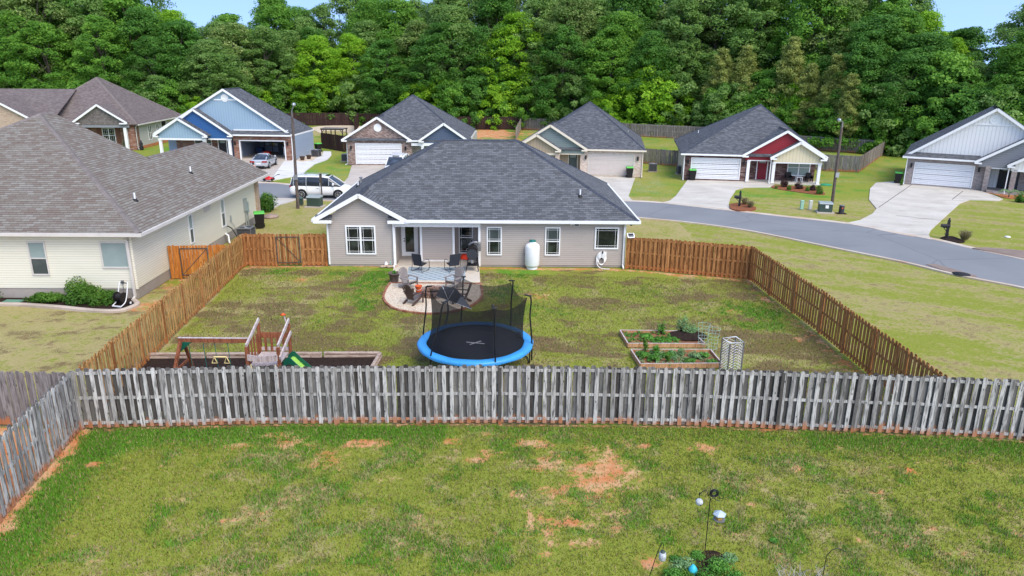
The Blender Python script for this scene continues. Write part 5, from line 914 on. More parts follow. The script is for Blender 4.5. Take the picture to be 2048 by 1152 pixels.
# ---------------------------------------------------------------- trampoline
def zat(px,py,y):   # height of a pixel's ray over the ground row y
    r_=ray(px,py); return CH+r_[2]*y/r_[1]
TZ=.92; tc=G(951,683.5,TZ); trd=abs(G(1066.5,686,TZ)[0]-G(836,686,TZ)[0])/2; 
T=thing('trampoline','round trampoline with bright blue pad, black net and tilted basketball backboard','trampoline',(*tc,0)); n=72
mb=MB(); prof=[(trd,-.10),(trd+.02,0),(trd-.06,.05),(trd-.28,.055),(trd-.33,.02)]
vs=[];rr=random.Random(2)
for i in range(n):
    a=2*math.pi*i/n; wv=.012*math.sin(a*12)+rr.uniform(-.006,.006)
    for r_,z in prof: vs.append(((r_+wv)*math.cos(a),(r_+wv)*math.sin(a),TZ+z+(wv if z<0 else 0)*1.5))
k=len(prof); mb.add(vs,[(i*k+j,((i+1)%n)*k+j,((i+1)%n)*k+j+1,i*k+j+1) for i in range(n) for j in range(k-1)],.5,True); mb.build('pad',M['bluepad'],T)
mt_=MB().lathe((0,0,TZ-.02),[(0.01,-.04),(trd*.5,-.03),(trd-.30,0),(trd-.30,.01),(trd*.5,-.018),(.01,-.028)],64).build('jumping_mat',M['mat'],T)
mb=MB(); mb.bar((-.34,.05,TZ-.035),(.34,-.10,TZ-.035),.05,.01); mb.bar((-.20,-.20,TZ-.032),(.20,.17,TZ-.032),.05,.01); mb.build('cross_mark',M['whiteplastic'],mt_)
MB().tube([(math.cos(2*math.pi*i/48)*(trd-.07),math.sin(2*math.pi*i/48)*(trd-.07),TZ-.07) for i in range(48)],.03,6,closed=True).build('frame_ring',M['steel'],T)
poles=[((608,755),(650,190)),((765,975),(845,375)),((1420,1040),(1432,440)),((1845,855),(1850,300)),((1628,650),(1645,120)),((1043,610),(1075,75))]
tops=[];bots=[]
for (bx_,by_),(tx,ty) in poles:
    b=G(740+bx_/5.759,540+by_/5.759,TZ); bl=Vector((b[0]-tc[0],b[1]-tc[1],TZ)); bl.xy=bl.xy.normalized()*(trd-.03) if True else bl.xy
    y=bl.y+tc[1]-.0; px,py=740+tx/5.759,540+ty/5.759; r_=ray(px,py); 
    t=y/r_[1]; tp=Vector((r_[0]*t-tc[0],bl.y,CH+r_[2]*t)); tops.append(tp); bots.append(bl)
    out=Vector((bl.x,bl.y,0)).normalized(); mid=bl.lerp(tp,.6)-out*.04; q1=bl.lerp(tp,.25)-out*.01; q2=bl.lerp(tp,.87)+out*.015; pts=[Vector((bl.x,bl.y,.30)),bl,q1,mid,q2,tp]
    MB().tube(smooth(pts,4),.028,8).build('net_pole',M['black'],T); MB().tube([tp,tp-out*.22+Vector((0,0,.04))],.03,6).tube([tp+out.cross(Vector((0,0,1)))*.10,tp-out.cross(Vector((0,0,1)))*.10],.022,6).build('pole_cap',M['black'],T)
for i in range(3):
    a=math.radians(-100+120*i); 
    for s in (-.28,.28): MB().tube([(math.cos(a+s)*(trd-.1),math.sin(a+s)*(trd-.1),TZ-.07),(math.cos(a+s)*(trd-.1),math.sin(a+s)*(trd-.1),.03)],.024,8).build('leg',M['black'],T)
    MB().tube([(math.cos(a-.28)*(trd-.1),math.sin(a-.28)*(trd-.1),.03),(math.cos(a)*(trd-.05),math.sin(a)*(trd-.05),.02),(math.cos(a+.28)*(trd-.1),math.sin(a+.28)*(trd-.1),.03)],.024,8).build('leg_foot',M['black'],T)
vs=[];NS=14;NZ=9;m=len(tops)
for i in range(m):
    A0,B0=tops[i],tops[(i+1)%m]; aA=math.atan2(bots[i].y,bots[i].x); aB=math.atan2(bots[(i+1)%m].y,bots[(i+1)%m].x)
    while aB<aA: aB+=2*math.pi
    for s in range(NS):
        f=s/NS; a=aA+(aB-aA)*f; rb=trd-.34; bot=Vector((rb*math.cos(a),rb*math.sin(a),TZ)); sg=4*f*(1-f); tp=A0.lerp(B0,f); tp=tp-Vector((tp.x,tp.y,0)).normalized()*(.12); tp.z-=sg*min(.26,(B0-A0).length*.11)+.05; 
        for z in range(NZ):
            h=z/(NZ-1); p_=bot.lerp(tp,h); pin=Vector((p_.x,p_.y,0)); p_=p_-pin*.10*math.sin(math.pi*h)*(sg*.6+.4); vs.append(p_)
N=m*NS; MB().add(vs,[(i*NZ+j,((i+1)%N)*NZ+j,((i+1)%N)*NZ+j+1,i*NZ+j+1) for i in range(N) for j in range(NZ-1)],.5,True).build('net',M['net'],T)
tz=lambda x,y,yy:Vector((lambda r_:(r_[0]*yy/r_[1]-tc[0],yy-tc[1],CH+r_[2]*yy/r_[1]))(ray(740+x/5.759,540+y/5.759)))
yb_=G(740+880/5.759,540+640/5.759,TZ)[1]+.05
MB().tube(smooth([tz(862,655,yb_),tz(885,560,yb_),tz(900,450,yb_),tz(885,355,yb_),tz(832,182,yb_)],5),.032,8).build('hoop_pole',M['steel'],T)
q_=[tz(832,182,yb_),tz(965,205,yb_+.1),tz(1010,232,yb_+.15),tz(1172,450,yb_-.5),tz(900,345,yb_-.3),tz(757,300,yb_-.2)]
bb=MB().add([v for v in q_]+[v+Vector((0,.03,-.01)) for v in q_],[tuple(range(6)),tuple(range(11,5,-1))]+[(j+6,(j+1)%6+6,(j+1)%6,j) for j in range(6)]).build('backboard',M['charcoal'],T)
mb=MB(); mb.tube([q_[0],q_[4]],.012,5); mb.tube([tz(965,228,yb_-.05),q_[4]],.012,5); mb.tube([q_[5],q_[3]],.008,5); mb.build('backboard_frame',M['steel'],bb)
bl_=tc[0]+.0; o=MB().lathe((0,0,0),[(.11*math.sin(math.pi*i/8)+.001,.11-.11*math.cos(math.pi*i/8)) for i in range(9)],14).build('ball',M['charcoal']); g=G(740+1705/5.759,540+770/5.759,TZ); o.location=(g[0],g[1],TZ-.03); tag(o,'dark ball lying at the right edge of the trampoline mat','ball')
# ---------------------------------------------------------------- playset
yP=23.6; ax=lambda px,py,y=yP:(lambda r_:Vector((r_[0]*y/r_[1],y,CH+r_[2]*y/r_[1])))(ray(px,py))
b0=ax(361,676); b1=ax(500,676); ox,oz=b0.x,0; PS=thing('playset','wooden swing set with climbing tower, green slide and trapeze bar, behind the grey fence','swing set',(b0.x,yP,0))
L=lambda v:Vector((v.x-b0.x,v.y-yP,v.z)); bh=b0.z; bw=b1.x-b0.x
PBm=MB().bar((-.08,0,bh-.07),(bw,0,bh-.07),.09,.15).build('swing_beam',M['cedar'],PS); MB().bx(-.08,bw,-.05,.05,bh+.006,bh+.022).build('beam_top',M['cedartop'],PS)
for s in (-1,1): MB().bar((.02,s*.1,bh-.1),(-.12,s*.95,0),.09,.11).build('leg',M['cedar'],PS)
MB().bar((-.09,-.66,.6),(-.09,.66,.6),.04,.09).build('crossbar',M['cedar'],PS); mb=MB(); mb.slab([((-.06,-.06,bh-.16),(.34,-.06,bh-.16),(-.06,-.06,bh-.52))],.005,down=(0,-1,0)).slab([((-.06,.06,bh-.16),(.34,.06,bh-.16),(-.06,.06,bh-.52))],.005,down=(0,1,0)); mb.bx(-.07,.36,-.064,.064,bh-.17,bh-.13); mb.build('corner_bracket',M['greenplastic'],PS)
for u in (.25,.75,1.15,1.6): MB().tube([(bw*u/2.4,0,bh-.14),(bw*u/2.4+.02,.04,bh-1.15)],.012,5).build('swing_chain',M['tealgreen'],PS)
u0=bw*.45;u1=bw*.63
mb=MB(); mb.tube([(u0,.0,.93),(u1,.0,.93)],.03,6)
for u in (u0,u1): mb.tube([(u,0,.93),(u-.1,0,.70),(u+.1,0,.70)],.025,6,closed=True)
mb.build('trapeze_bar',M['yellow'],PS)
tx0,tx1=bw+.05,ax(567,700).x-b0.x-.0; ty0,ty1=-.55,.75; dz=.86; ht=bh
for x in (tx0,tx1):
    for y in (ty0,ty1): MB().bx(x-.05,x+.05,y-.05,y+.05,0,ht-.1 if y<0 else ht+.3).build('tower_post',M['cedar'],PS)
MB().bx(tx0+.05,tx1-.05,ty0+.05,ty1-.05,dz-.04,dz).build('deck',M['cedartop'],PS)
MB().bar((tx0,ty0,ht-.05),(tx0,ty1+.1,ht+.42),.05,.12).build('top_rail',M['cedartop'],PS); MB().bar((tx1,ty0,ht-.05),(tx1,ty1+.1,ht+.42),.05,.12).build('top_rail',M['cedartop'],PS)
MB().bar((tx1+.07,ty0-.1,ht-.45),(tx1+.07,ty1,ht-.02),.05,.12).build('top_rail',M['cedartop'],PS)
nn=8; vs=[]
for i in range(nn+1):
    x=tx0+.02+(tx1-tx0-.04)*i/nn; zz=ht-.42-.06*math.sin(math.pi*i/nn); vs+=[(x,ty0-.07,zz-.14),(x,ty0-.07,zz+.08 if True else 0),(x,ty0-.04,zz+.08),(x,ty0-.04,zz-.14)]
MB().add(vs,[(i*4+j,(i+1)*4+j,(i+1)*4+(j+1)%4,i*4+(j+1)%4) for i in range(nn) for j in range(4)]+[(0,1,2,3),(nn*4+3,nn*4+2,nn*4+1,nn*4)]).build('front_board',M['cedartop'],PS)
MB().bar((tx0,ty1,ht-.15),(tx1,ty1,ht-.15),.05,.2).build('rear_rail',M['cedar'],PS); MB().bar((tx0,ty1,dz+.1),(tx1,ty1,dz+.1),.05,.12).build('rear_rail',M['cedartop'],PS)
for i in range(1,5): 
    x=tx0+(tx1-tx0)*i/5; MB().bx(x-.04,x+.04,ty1-.04,ty1-.01,dz,ht-.2).build('baluster',M['cedar'],PS)
for i in range(4):
    y=ty0+.2+(ty1-ty0-.2)*i/4; MB().bx(tx0-.02,tx0+.02,y-.04,y+.04,dz,ht).build('baluster',M['cedar'],PS)
MB().tube([(tx1+.02,ty1,ht-.2),ax(568,631,yP+ty1)-Vector((b0.x,yP,0))],.025,6).build('flag_pole',M['cedartop'],PS); f_=ax(566,629,yP+ty1)-Vector((b0.x,yP,0)); MB().lathe((f_.x,f_.y,f_.z-.03),[(.02,0),(.12,.02),(.02,.08)],12).build('pole_topper',M['orange'],PS)
for x in (tx0+.12,tx1-.12): MB().tube([(x,ty0-.08,ht-1.0),(x+.04,ty0-.12,ht-.85),(x,ty0-.08,ht-.7)],.018,6).build('hand_grip',M['yellow'],PS)
# slide: runs to the right from the tower
mb=MB(); sp=[]
for i in range(15):
    f=i/14; x=tx1+.05+1.15*f; z=dz+.16*math.sin(min(1,f*5)*math.pi*.5) if f<.2 else dz+.16-(dz+.06)*((f-.2)/.8)**.9 ; sp.append((x,max(.12,z)))
for s,y0 in ((-1,-.28),(1,.28)):
    vs=[]; 
    for x,z in sp: vs+=[(x,y0-.02,z-.20),(x,y0-.02,z+.05),(x,y0+.02,z+.05),(x,y0+.02,z-.20)]
    mb.add(vs,[(i*4+j,(i+1)*4+j,(i+1)*4+(j+1)%4,i*4+(j+1)%4) for i in range(14) for j in range(4)]+[(3,2,1,0),(56,57,58,59)],.5)
sl=mb.build('slide',M['greenplastic'],PS); vs=[]
for x,z in sp: vs+=[(x,-.26,z-.14),(x,.26,z-.14),(x,.26,z-.17),(x,-.26,z-.17)]
MB().add(vs,[(i*4+j,(i+1)*4+j,(i+1)*4+(j+1)%4,i*4+(j+1)%4) for i in range(14) for j in range(4)]).build('slide_bed',paint('lime slide bed',(.35,.62,.10),.4,.1),sl)
# timber edged play bed
bl,br=G(295,718),G(762,715); bq=[bl,br,(br[0]-.25,21.3),(bl[0]-.15,21.3)]
tag(MB().flat(bq,-.05,.045).build('mulch_bed',M['soil']),'dark mulch play bed under the swing set',kind='structure')
TB=thing('timber_edging','low landscape timber border round the mulch play bed','edging',(0,0,0))
def timber(a,b,z):
    n=max(1,round((Vector(b)-Vector(a)).length/2.4)); A_=Vector((*a,z));B_=Vector((*b,z))
    for i in range(n):
        p=A_.lerp(B_,i/n+.004); q2=A_.lerp(B_,(i+1)/n-.004); p.z+=random.uniform(-.01,.01); MB().bar(p,q2,.13,.10,t=random.random()).build('timber',M['timber'],TB,bevel=.02)
timber(bq[0],bq[1],.07); timber(bq[0],bq[1],.185); timber(bq[1],bq[2],.07); timber(bq[3],bq[0],.07); timber((bq[1][0]-.02,bq[1][1]),bq[2],.185)
o=MB().cyl((0,0,0),(0,0,.34),.07,.07,10).cyl((0,0,.34),(0,0,.42),.045,.03,10).build('tee_stand',M['red']); g=ax(606,735,22.9); o.location=(g.x,22.9,.05); tag(o,'small red and white post beside the green slide','toy')
# ---------------------------------------------------------------- raised beds, cages, tower
def raised(name,label,px,h,soilm,seed):
    P=[G(*p,h) for p in px]; root=thing(name,label,'raised bed',(*P[0],0)); O=P[0]; loc=[(p[0]-O[0],p[1]-O[1]) for p in P]; c=(sum(p[0] for p in loc)/4,sum(p[1] for p in loc)/4)
    for i in range(4):
        a,b=loc[i],loc[(i+1)%4]; MB().bar((*a,h/2),(*b,h/2),.045,h,t=random.random()).build('side_board',M['bedwood'],root)
        MB().bar((*a,h+.004),(*b,h+.004),.05,.012,t=.8).build('board_edge',M['cedartop'],root)
    ins=[(c[0]+(p[0]-c[0])*.97,c[1]+(p[1]-c[1])*.97) for p in loc]; MB().flat(ins,.0,h-.09).build('soil',soilm,root); return P
P1=raised('raised_bed','upper raised garden bed with bare dark soil at its right end',[(1240,660),(1384,662),(1410,687),(1256,686.5)],.17,M['bedsoil'],1)
P2=raised('raised_bed','lower raised garden bed full of green seedlings, just above the grey fence',[(1262,698.6),(1421,698.6),(1444,726),(1281,727.3)],.19,M['bedsoil'],2)
_d=G(1388,672,.13); tag(MB().lathe((_d[0]-.25,_d[1]+.1,.125),[(.62,0),(.5,.05),(.2,.09),(.01,.1)],14,sx=1.3).build('soil_heap',M['soil']),'dark heap of loose soil in the upper raised bed','soil')
def bedplants(P,h,spots,grp,base):
    for i,(u,v,r_,hh,mt,lab) in enumerate(spots):
        x=(P[0][0]*(1-u)+P[1][0]*u)*(1-v)+(P[3][0]*(1-u)+P[2][0]*u)*v; y=(P[0][1]*(1-u)+P[1][1]*u)*(1-v)+(P[3][1]*(1-u)+P[2][1]*u)*v
        shrub('garden_plant',lab,'plant',x,y,r_,r_,hh,M[mt],int(380*max(.4,r_/.25)),.07,grp,base+i,z0=h-.1,clumps=10)
bedplants(P1,.22,[(.56,.1,.2,.75,'leafplant','tall leafy plant standing at the back edge of the upper raised bed'),(.86,-.05,.28,1.1,'leafsage','tallest pale green plant at the upper right of the beds'),(.97,.1,.42,.5,'leafsage','wide pale green plant at the right corner of the upper bed'),(.3,.45,.4,.14,'leafplant','low green weeds left of centre in the upper bed'),(.45,.7,.35,.10,'leafplant','low green patch at the front middle of the upper bed'),(.18,.3,.15,.12,'leafplant','small seedling at the upper left of the upper bed'),(.62,.6,.3,.08,'leafplant','flat green weeds beside the dark soil heap')],'plants in the raised beds',100)
lw=random.Random(12)
for P_b,h_b,nm_b,n_b in ((P1,.17,'upper',46),(P2,.19,'lower',95)):
    mb=MB()
    for i in range(n_b*26):
        if i%26==0: u=lw.uniform(.04,.96 if nm_b=='lower' else .68); v=lw.uniform(.06,.94); x=(P_b[0][0]*(1-u)+P_b[1][0]*u)*(1-v)+(P_b[3][0]*(1-u)+P_b[2][0]*u)*v; y=(P_b[0][1]*(1-u)+P_b[1][1]*u)*(1-v)+(P_b[3][1]*(1-u)+P_b[2][1]*u)*v; rr_b=lw.uniform(.06,.16); t_b=lw.random()*.6
        a=lw.uniform(0,6.28); q_=lw.uniform(0,rr_b); z=h_b-.09+lw.uniform(.01,.10); c=Vector((x+math.cos(a)*q_,y+math.sin(a)*q_,z)); d=Vector((lw.uniform(-1,1),lw.uniform(-1,1),.4)).normalized()*.035; e=d.cross(Vector((0,0,1))).normalized()*.02; mb.add([c-d,c+e,c+d,c-e],[(0,1,2,3)],t_b+lw.random()*.4)
    o=mb.build('weeds',M['leafsage' if nm_b=='lower' else 'leafplant'],uv=False); tag(o,f'thin green weeds spread over the {nm_b} raised bed soil','weeds',kind='stuff')
bedplants(P2,.24,[(.12,.45,.36,.25,'leafplant','leafy clump at the left end of the lower bed'),(.22,.7,.32,.3,'leafplant','dense green clump front left in the lower bed'),(.17,.05,.14,.7,'leafbush','tall thin dark plant at the back left of the lower bed'),(.28,.2,.25,.4,'leafplant','upright plant second from the tall dark one in the lower bed'),(.36,.75,.14,.38,'leafbush','small dark upright plant at the front of the lower bed'),(.42,.4,.35,.15,'leafplant','low green clump in the middle of the lower bed'),(.5,.25,.2,.2,'leafsage','pale green plant back centre of the lower bed'),(.6,.3,.18,.3,'leafsage','pale leafy plant right of centre in the lower bed'),(.62,.8,.3,.15,'leafplant','low green row at the front right of the lower bed'),(.75,.55,.2,.25,'leafsage','whitish green plant near the right of the lower bed'),(.85,.45,.25,.2,'leafplant','green plant under the wire cage at the right of the lower bed'),(.9,.85,.2,.15,'leafplant','low plant in the front right corner of the lower bed')],'plants in the raised beds',140)
def cage(x,y,r_,h,lab):
    mb=MB()
    for i,z in enumerate((.12,.32,.52,.72)):
        rr_=r_*(.7+.3*z/.72); mb.tube([(rr_*math.cos(2*math.pi*k/18),rr_*math.sin(2*math.pi*k/18),h*z/.72) for k in range(18)],.007,5,closed=True)
    for k in range(4): a=math.pi/2*k; mb.tube([(r_*.6*math.cos(a),r_*.6*math.sin(a),-.03),(r_*math.cos(a),r_*math.sin(a),h+.03)],.007,5)
    o=mb.build('plant_cage',M['cagewire']); o.location=(x,y,0); tag(o,lab,'plant cage','wire cages beside the raised beds')
M['cagewire']=paint('pale green wire',(.40,.56,.46),.5,.1)
g=G(1407,697); cage(g[0],g[1]+.2,.24,.95,'pale green wire plant cage touching the corner of the upper bed'); g=G(1424,703); cage(g[0],g[1],.24,.95,'pale green wire plant cage nearest the white lattice tower'); 
# white string lattice tower
g=G(1459,752); TWr=thing('lattice_tower','tall square planter tower of white lattice strips on posts, behind the grey fence','planter tower',(g[0],g[1],0),.25)
hw=.27; th_=zat(1459,680,g[1])-.0
for sx,sy in ((-1,-1),(1,-1),(1,1),(-1,1)): MB().bx(sx*hw-.02,sx*hw+.02,sy*hw-.02,sy*hw+.02,0,th_).build('corner_post',M['acgrey'],TWr)
MB().tube([(-hw,-hw,th_),(hw,-hw,th_),(hw,hw,th_),(-hw,hw,th_)],.025,6,closed=True).build('top_frame',M['whiteplastic'],TWr)
for F0,F1 in (((-hw,-hw),(hw,-hw)),((hw,-hw),(hw,hw)),((hw,hw),(-hw,hw)),((-hw,hw),(-hw,-hw))):
    mb=MB(); k=12; A_=Vector((*F0,0));B_=Vector((*F1,0)); Mx=A_.lerp(B_,.5)
    for i in range(k):
        z0=.08+(th_-.15)*i/k; z1=z0+(th_-.15)/k
        for (p,q2) in ((A_.lerp(B_,.04),Mx),(B_.lerp(A_,.04),Mx)):
            mb.tube([p+Vector((0,0,z0)),q2+Vector((0,0,z1+.03))],.009,4)
    mb.build('lattice',M['whiteplastic'],TWr)
# ---------------------------------------------------------------- patio things
x0,y0=G(818,535.5); x1,_=G(931,537); xa,y1_=G(811,562); xb,_=G(925,563)
tag(MB().slab([((x0,y0,.066),(x1,y0,.066),(xb+.12,y1_,.066),(xa,y1_,.066))],.012).build('outdoor_rug',M['rug']),'blue grey patterned rug under the dark patio chairs','rug')
def patio_chair(x,y,rz,lab):
    r_=thing('patio_chair',lab,'chair',(x,y,.07),rz,'dark sling chairs on the rug')
    MB().slab([((-.26,-.24,.40),(.26,-.24,.40),(.26,.26,.33),(-.26,.26,.33))],.02).build('seat',M['charcoal'],r_)
    MB().slab([((-.28,.26,.34),(.28,.26,.34),(.28,.38,.96),(-.28,.38,.96))],.02,down=(0,1,0)).build('backrest',M['charcoal'],r_)
    for s in (-1,1):
        MB().tube(smooth([(s*.31,-.34,.06),(s*.31,-.30,.58),(s*.31,.30,.60),(s*.31,.36,.50)],3),.016,6).build('arm_frame',M['acdark'],r_)
        MB().tube(smooth([(s*.31,-.42,.12),(s*.31,-.2,.02),(s*.31,.1,.0),(s*.31,.42,.06),(s*.31,.34,.4),(s*.29,.40,.98)],3),.016,6).build('rocker',M['acdark'],r_)
    MB().tube([(-.29,.40,.98),(.29,.40,.98)],.016,6).build('top_bar',M['acdark'],r_)
    return r_
g=G(842,543); patio_chair(g[0],g[1],R(180-28),'dark sling patio chair near the glass door, left one of the pair'); g=G(905,543); patio_chair(g[0],g[1],R(180+28),'dark sling patio chair near the smoker, right one of the pair')
gp2=M['greyplastic']
def adirondack(x,y,rz,mt,lab):
    r_=thing('adirondack_chair',lab,'chair',(x,y,.03),rz,'adirondack chairs round the fire pit')
    mb=MB(); 
    for i in range(6):
        f=i/5; mb.box((0,-.30+.52*f,.38-.16*f),(.26,.042,.012),(1,0,0),Vector((0,1,-.3)).normalized(),Vector((0,.3,1)).normalized())
    mb.build('seat',gp2,r_); mb=MB()
    for i in range(7):
        a=(i-3)/3; top=.98-.13*a*a; mb.bar((a*.17,.22,.22),(a*.27,.22+.24,top+.02),.068,.018,up=(0,-1,.4),t=.5)
    mb.build('backrest',mt,r_)
    for s in (-1,1):
        MB().bx(s*.33-.07,s*.33+.07,-.38,.34,.54,.565).build('armrest',mt,r_,bevel=.01); MB().bar((s*.30,-.30,0),(s*.30,-.30,.54),.03,.09,up=(0,1,0)).build('front_leg',mt,r_); MB().bar((s*.28,-.32,.36),(s*.28,.44,.02),.03,.11).build('side_rail',mt,r_)
    MB().bar((-.3,.30,.50),(.3,.30,.50),.03,.08).build('back_brace',mt,r_)
    return r_
gp2=M['greyplastic']; g=G(818,577); adirondack(g[0],g[1],R(50),gp2,'grey adirondack chair beside the brown planter'); g=G(909,576); adirondack(g[0],g[1],R(-35),gp2,'grey adirondack chair at the right corner of the rug')
g=G(828,607); adirondack(g[0],g[1],R(146),M['brownplastic'],'brown adirondack chair with an orange bucket on its arm'); g=G(922,607); adirondack(g[0],g[1],R(-102),M['brownplastic'],'brown adirondack chair behind the tilted black backboard')
g=G(838,603); bk=thing('bucket','orange bucket on the front brown adirondack chair','bucket',(g[0],g[1],.42)); MB().lathe((0,0,0),[(.13,0),(.165,.34),(.175,.35),(.175,.37),(.155,.37),(.12,.03)],18).build('pail',M['orange'],bk); MB().tube([(.17*math.cos(t),-.17*abs(math.sin(t))*.6-.06,.33-.15*math.sin(t)) for t in np.linspace(0,math.pi,9)],.006,5).build('handle',M['whiteplastic'],bk)
g=G(868,590); fp=thing('fire_pit','round fire pit of reddish stone blocks on the gravel','fire pit',(g[0],g[1],.03))
for i in range(16):
    for k in range(2):
        a=2*math.pi*(i+.5*k)/16; MB().box((.60*math.cos(a),.60*math.sin(a),.07+.13*k),(.10,.108,.062),(math.cos(a),math.sin(a),0),(-math.sin(a),math.cos(a),0),(0,0,1),random.random()).build('stone_block',M['firestone'] if 'firestone' in M else M.setdefault('firestone',wood('fire pit block',(.22,.12,.09),(.42,.30,.24),(.12,.07,.05),(4,4,4),knots=False)),fp,bevel=.012)
MB().lathe((0,0,0),[(.5,0),(.5,.04),(.01,.05)],16).build('ash',M['soil'],fp)
g=G(789,565); pt=thing('planter','large brown planter pot with small green sprout at the patio corner','planter',(g[0],g[1],.05)); MB().lathe((0,0,0),[(.20,0),(.27,.42),(.30,.42),(.30,.48),(.26,.48),(.25,.40),(.01,.40)],20).build('pot',M['brownplastic'] if 0 else paint('taupe planter plastic',(.13,.10,.085),.6,.15),pt); 
s_=shrub('sprout',None,None,0,0,.16,.16,.25,M['leafplant'],160,.07,None,9,z0=.40,clumps=6); s_.parent=pt
g=G(781,532); 
for dx,dy,r_,h,mt,lab in ((-.22,-.10,.10,.26,'whiteplastic','white flower pot by the porch corner'),(.02,0,.07,.42,'tealbottle','pale teal garden lantern by the porch corner'),(.18,.05,.05,.30,'blackplastic','small black figure by the porch corner post')):
    if mt=='tealbottle': M[mt]=paint('pale teal enamel',(.25,.50,.44),.4,.1)
    o=MB().lathe((0,0,0),[(r_*.7,0),(r_,.1*h),(r_,.7*h),(r_*.5,.85*h),(r_*.55,h),(r_*.3,h)],12).build('garden_pot' if h<.3 else 'garden_ornament',M[mt]); o.location=(g[0]+dx,g[1]+dy,0); tag(o,lab,'pot' if h<.3 else 'ornament')
for i in range(7):
    o=MB().lathe((0,0,-.02),[(.02,0),(.11,.03),(.12,.08),(.05,.14),(.01,.15)],8,sx=1.2).build('edging_stone',M['clay'] if 0 else paint('pale tan stone',(.45,.33,.25),.9,.2)); o.location=(g[0]-.42+.13*i,g[1]-.30+.05*(i%3),0); o.rotation_euler=(0,0,i*1.3); tag(o,f'tan stone by the porch corner, {ordn(i)} from left in the small pile','stone','stones by the porch corner')
g=G(794.5,519); 
# smoker grill
g=G(945,546.5); sg=thing('pellet_grill','black pellet smoker grill under the porch roof edge','grill',(g[0]-.02,g[1]+.42,.06),R(0))
MB().tube([(0,-.30,.95),(0,.45,.95)],.29,18).build('barrel',M['black'],sg); MB().tube([(0,-.335,.95),(0,-.301,.95)],.295,18).build('barrel_end',M['acdark'],sg)
lid=MB(); lid.tube([(.02,-.28,1.12),(.02,.42,1.12)],.27,14); lid.build('lid',M['blackplastic'],sg); MB().tube([(-.27,-.2,1.12),(-.33,-.15,1.10),(-.33,.3,1.10),(-.27,.35,1.12)],.014,6).build('handle',M['steel'],sg)
MB().bx(.08,.45,.20,.62,1.0,1.42).build('hopper',M['steelgrey'] if 'steelgrey' in M else M.setdefault('steelgrey',paint('brushed grey steel',(.25,.25,.26),.35,.2,.5,.5)),sg,bevel=.02); MB().tube([(-.05,.2,1.2),(-.05,.2,1.62)],.06,10).lathe((-.05,.2,1.62),[(.06,0),(.13,.03),(.02,.10)],12).build('chimney',M['black'],sg)
MB().tube(smooth([(-.18,.1,1.38),(.0,.0,1.52),(.22,.0,1.55),(.30,.1,1.45)],4),.06,8).build('folded_cover',M['steelgrey'],sg)
for x in (-.26,.26):
    for y in (-.25,.4): MB().bar((x*.85,y,.72),(x*1.25,y,.05),.045,.045).build('leg',M['black'],sg)
MB().bx(-.28,.28,-.27,-.21,.30,.36).build('cross_brace',M['black'],sg); MB().bx(-.27,.27,-.2,.4,.30,.32).build('shelf',M['black'],sg)
for x in (-.33,.33): MB().cyl((x-.02,-.25,.07),(x+.02,-.25,.07),.075,n=14).build('wheel',M['blackplastic'],sg)
MB().lathe((0,-.2,.45),[(.08,0),(.10,.18),(.10,.2)],12).build('grease_bucket',M['steel'],sg)
g=A.fr.w(7.45,1.25); mb=MB()
for k in range(7): mb.tube([((.24-.012*k+.02*math.sin(k*2))*1.15*math.cos(2*math.pi*i/28),(.24-.012*k)*math.sin(2*math.pi*i/28),.10+.035*k) for i in range(28)],.026,6,closed=True)
o=mb.build('coiled_hose',M['redhose']); o.location=(g[0],g[1],.05); tag(o,'orange red hose coiled on the porch floor beside the smoker','hose')
g=A.fr.w(4.0,1.55); o=MB().bx(-.25,.25,-.16,.16,.072,.09).build('door_mat',M['soil']); o.location=(g[0],g[1],0); tag(o,'small dark door mat in front of the glass door','door mat')
# propane tank
g=G(1064.5,541); pt=thing('propane_tank','tall white propane tank with green cap against the taupe wall','propane tank',(g[0],g[1]+.42,.0))
MB().lathe((0,0,.10),[(.20,0),(.36,.05),(.40,.16),(.40,1.12),(.37,1.24),(.24,1.33),(.02,1.35)],28).build('tank_body',M['whiteplastic'],pt); MB().lathe((0,0,0),[(.30,0),(.30,.12),(.27,.12),(.27,0)],24).build('base_ring',M['whiteplastic'],pt); cl=MB().lathe((0,0,1.40),[(.18,0),(.19,.14),(.16,.14),(.15,0)],20).build('collar',M['whiteplastic'],pt); MB().lathe((0,0,1.50),[(.18,0),(.195,.03),(.185,.09),(.10,.12),(.01,.125)],20).build('cap',M['tealgreen'],pt)
MB().tube([(-.42,.2,.75),(-.42,.42,.75)],.02,6).bx(-.47,-.40,.3,.42,.70,.80).build('regulator',M['blackplastic'],pt)
# hose hanger with white hose
wx=A.fr; hx_,hz_=wx.pix(1204,520); gg=wx.w(hx_,-.10); hr=thing('hose_hanger','white garden hose coiled on a wall hanger near the right corner','hose hanger',(gg[0],gg[1],0),wx.yaw)
MB().bx(-.10,.10,.04,.09,.72,.92).bx(.05,.22,.02,.09,.70,.90).build('bracket',M['whiteplastic'],hr); MB().bx(-.04,.04,-.06,.04,.78,.94).tube([(0,-.04,.9),(-.07,-.05,.5)],.015,5).build('hook',M['black'],hr)
mb=MB()
for k in range(6): mb.tube([((.27-.022*k)*math.cos(2*math.pi*i/30)-.06,-.03-.012*k+.02*math.sin(i),.56-.03*k+(.34-.025*k)*math.sin(2*math.pi*i/30)) for i in range(30)],.022,6,closed=True)
mb.tube(smooth([(-.33,-.05,.55),(-.28,-.12,.2),(-.05,-.28,.04),(.38,-.38,.03)],5),.024,6); mb.build('hose',M['whiteplastic'],hr)
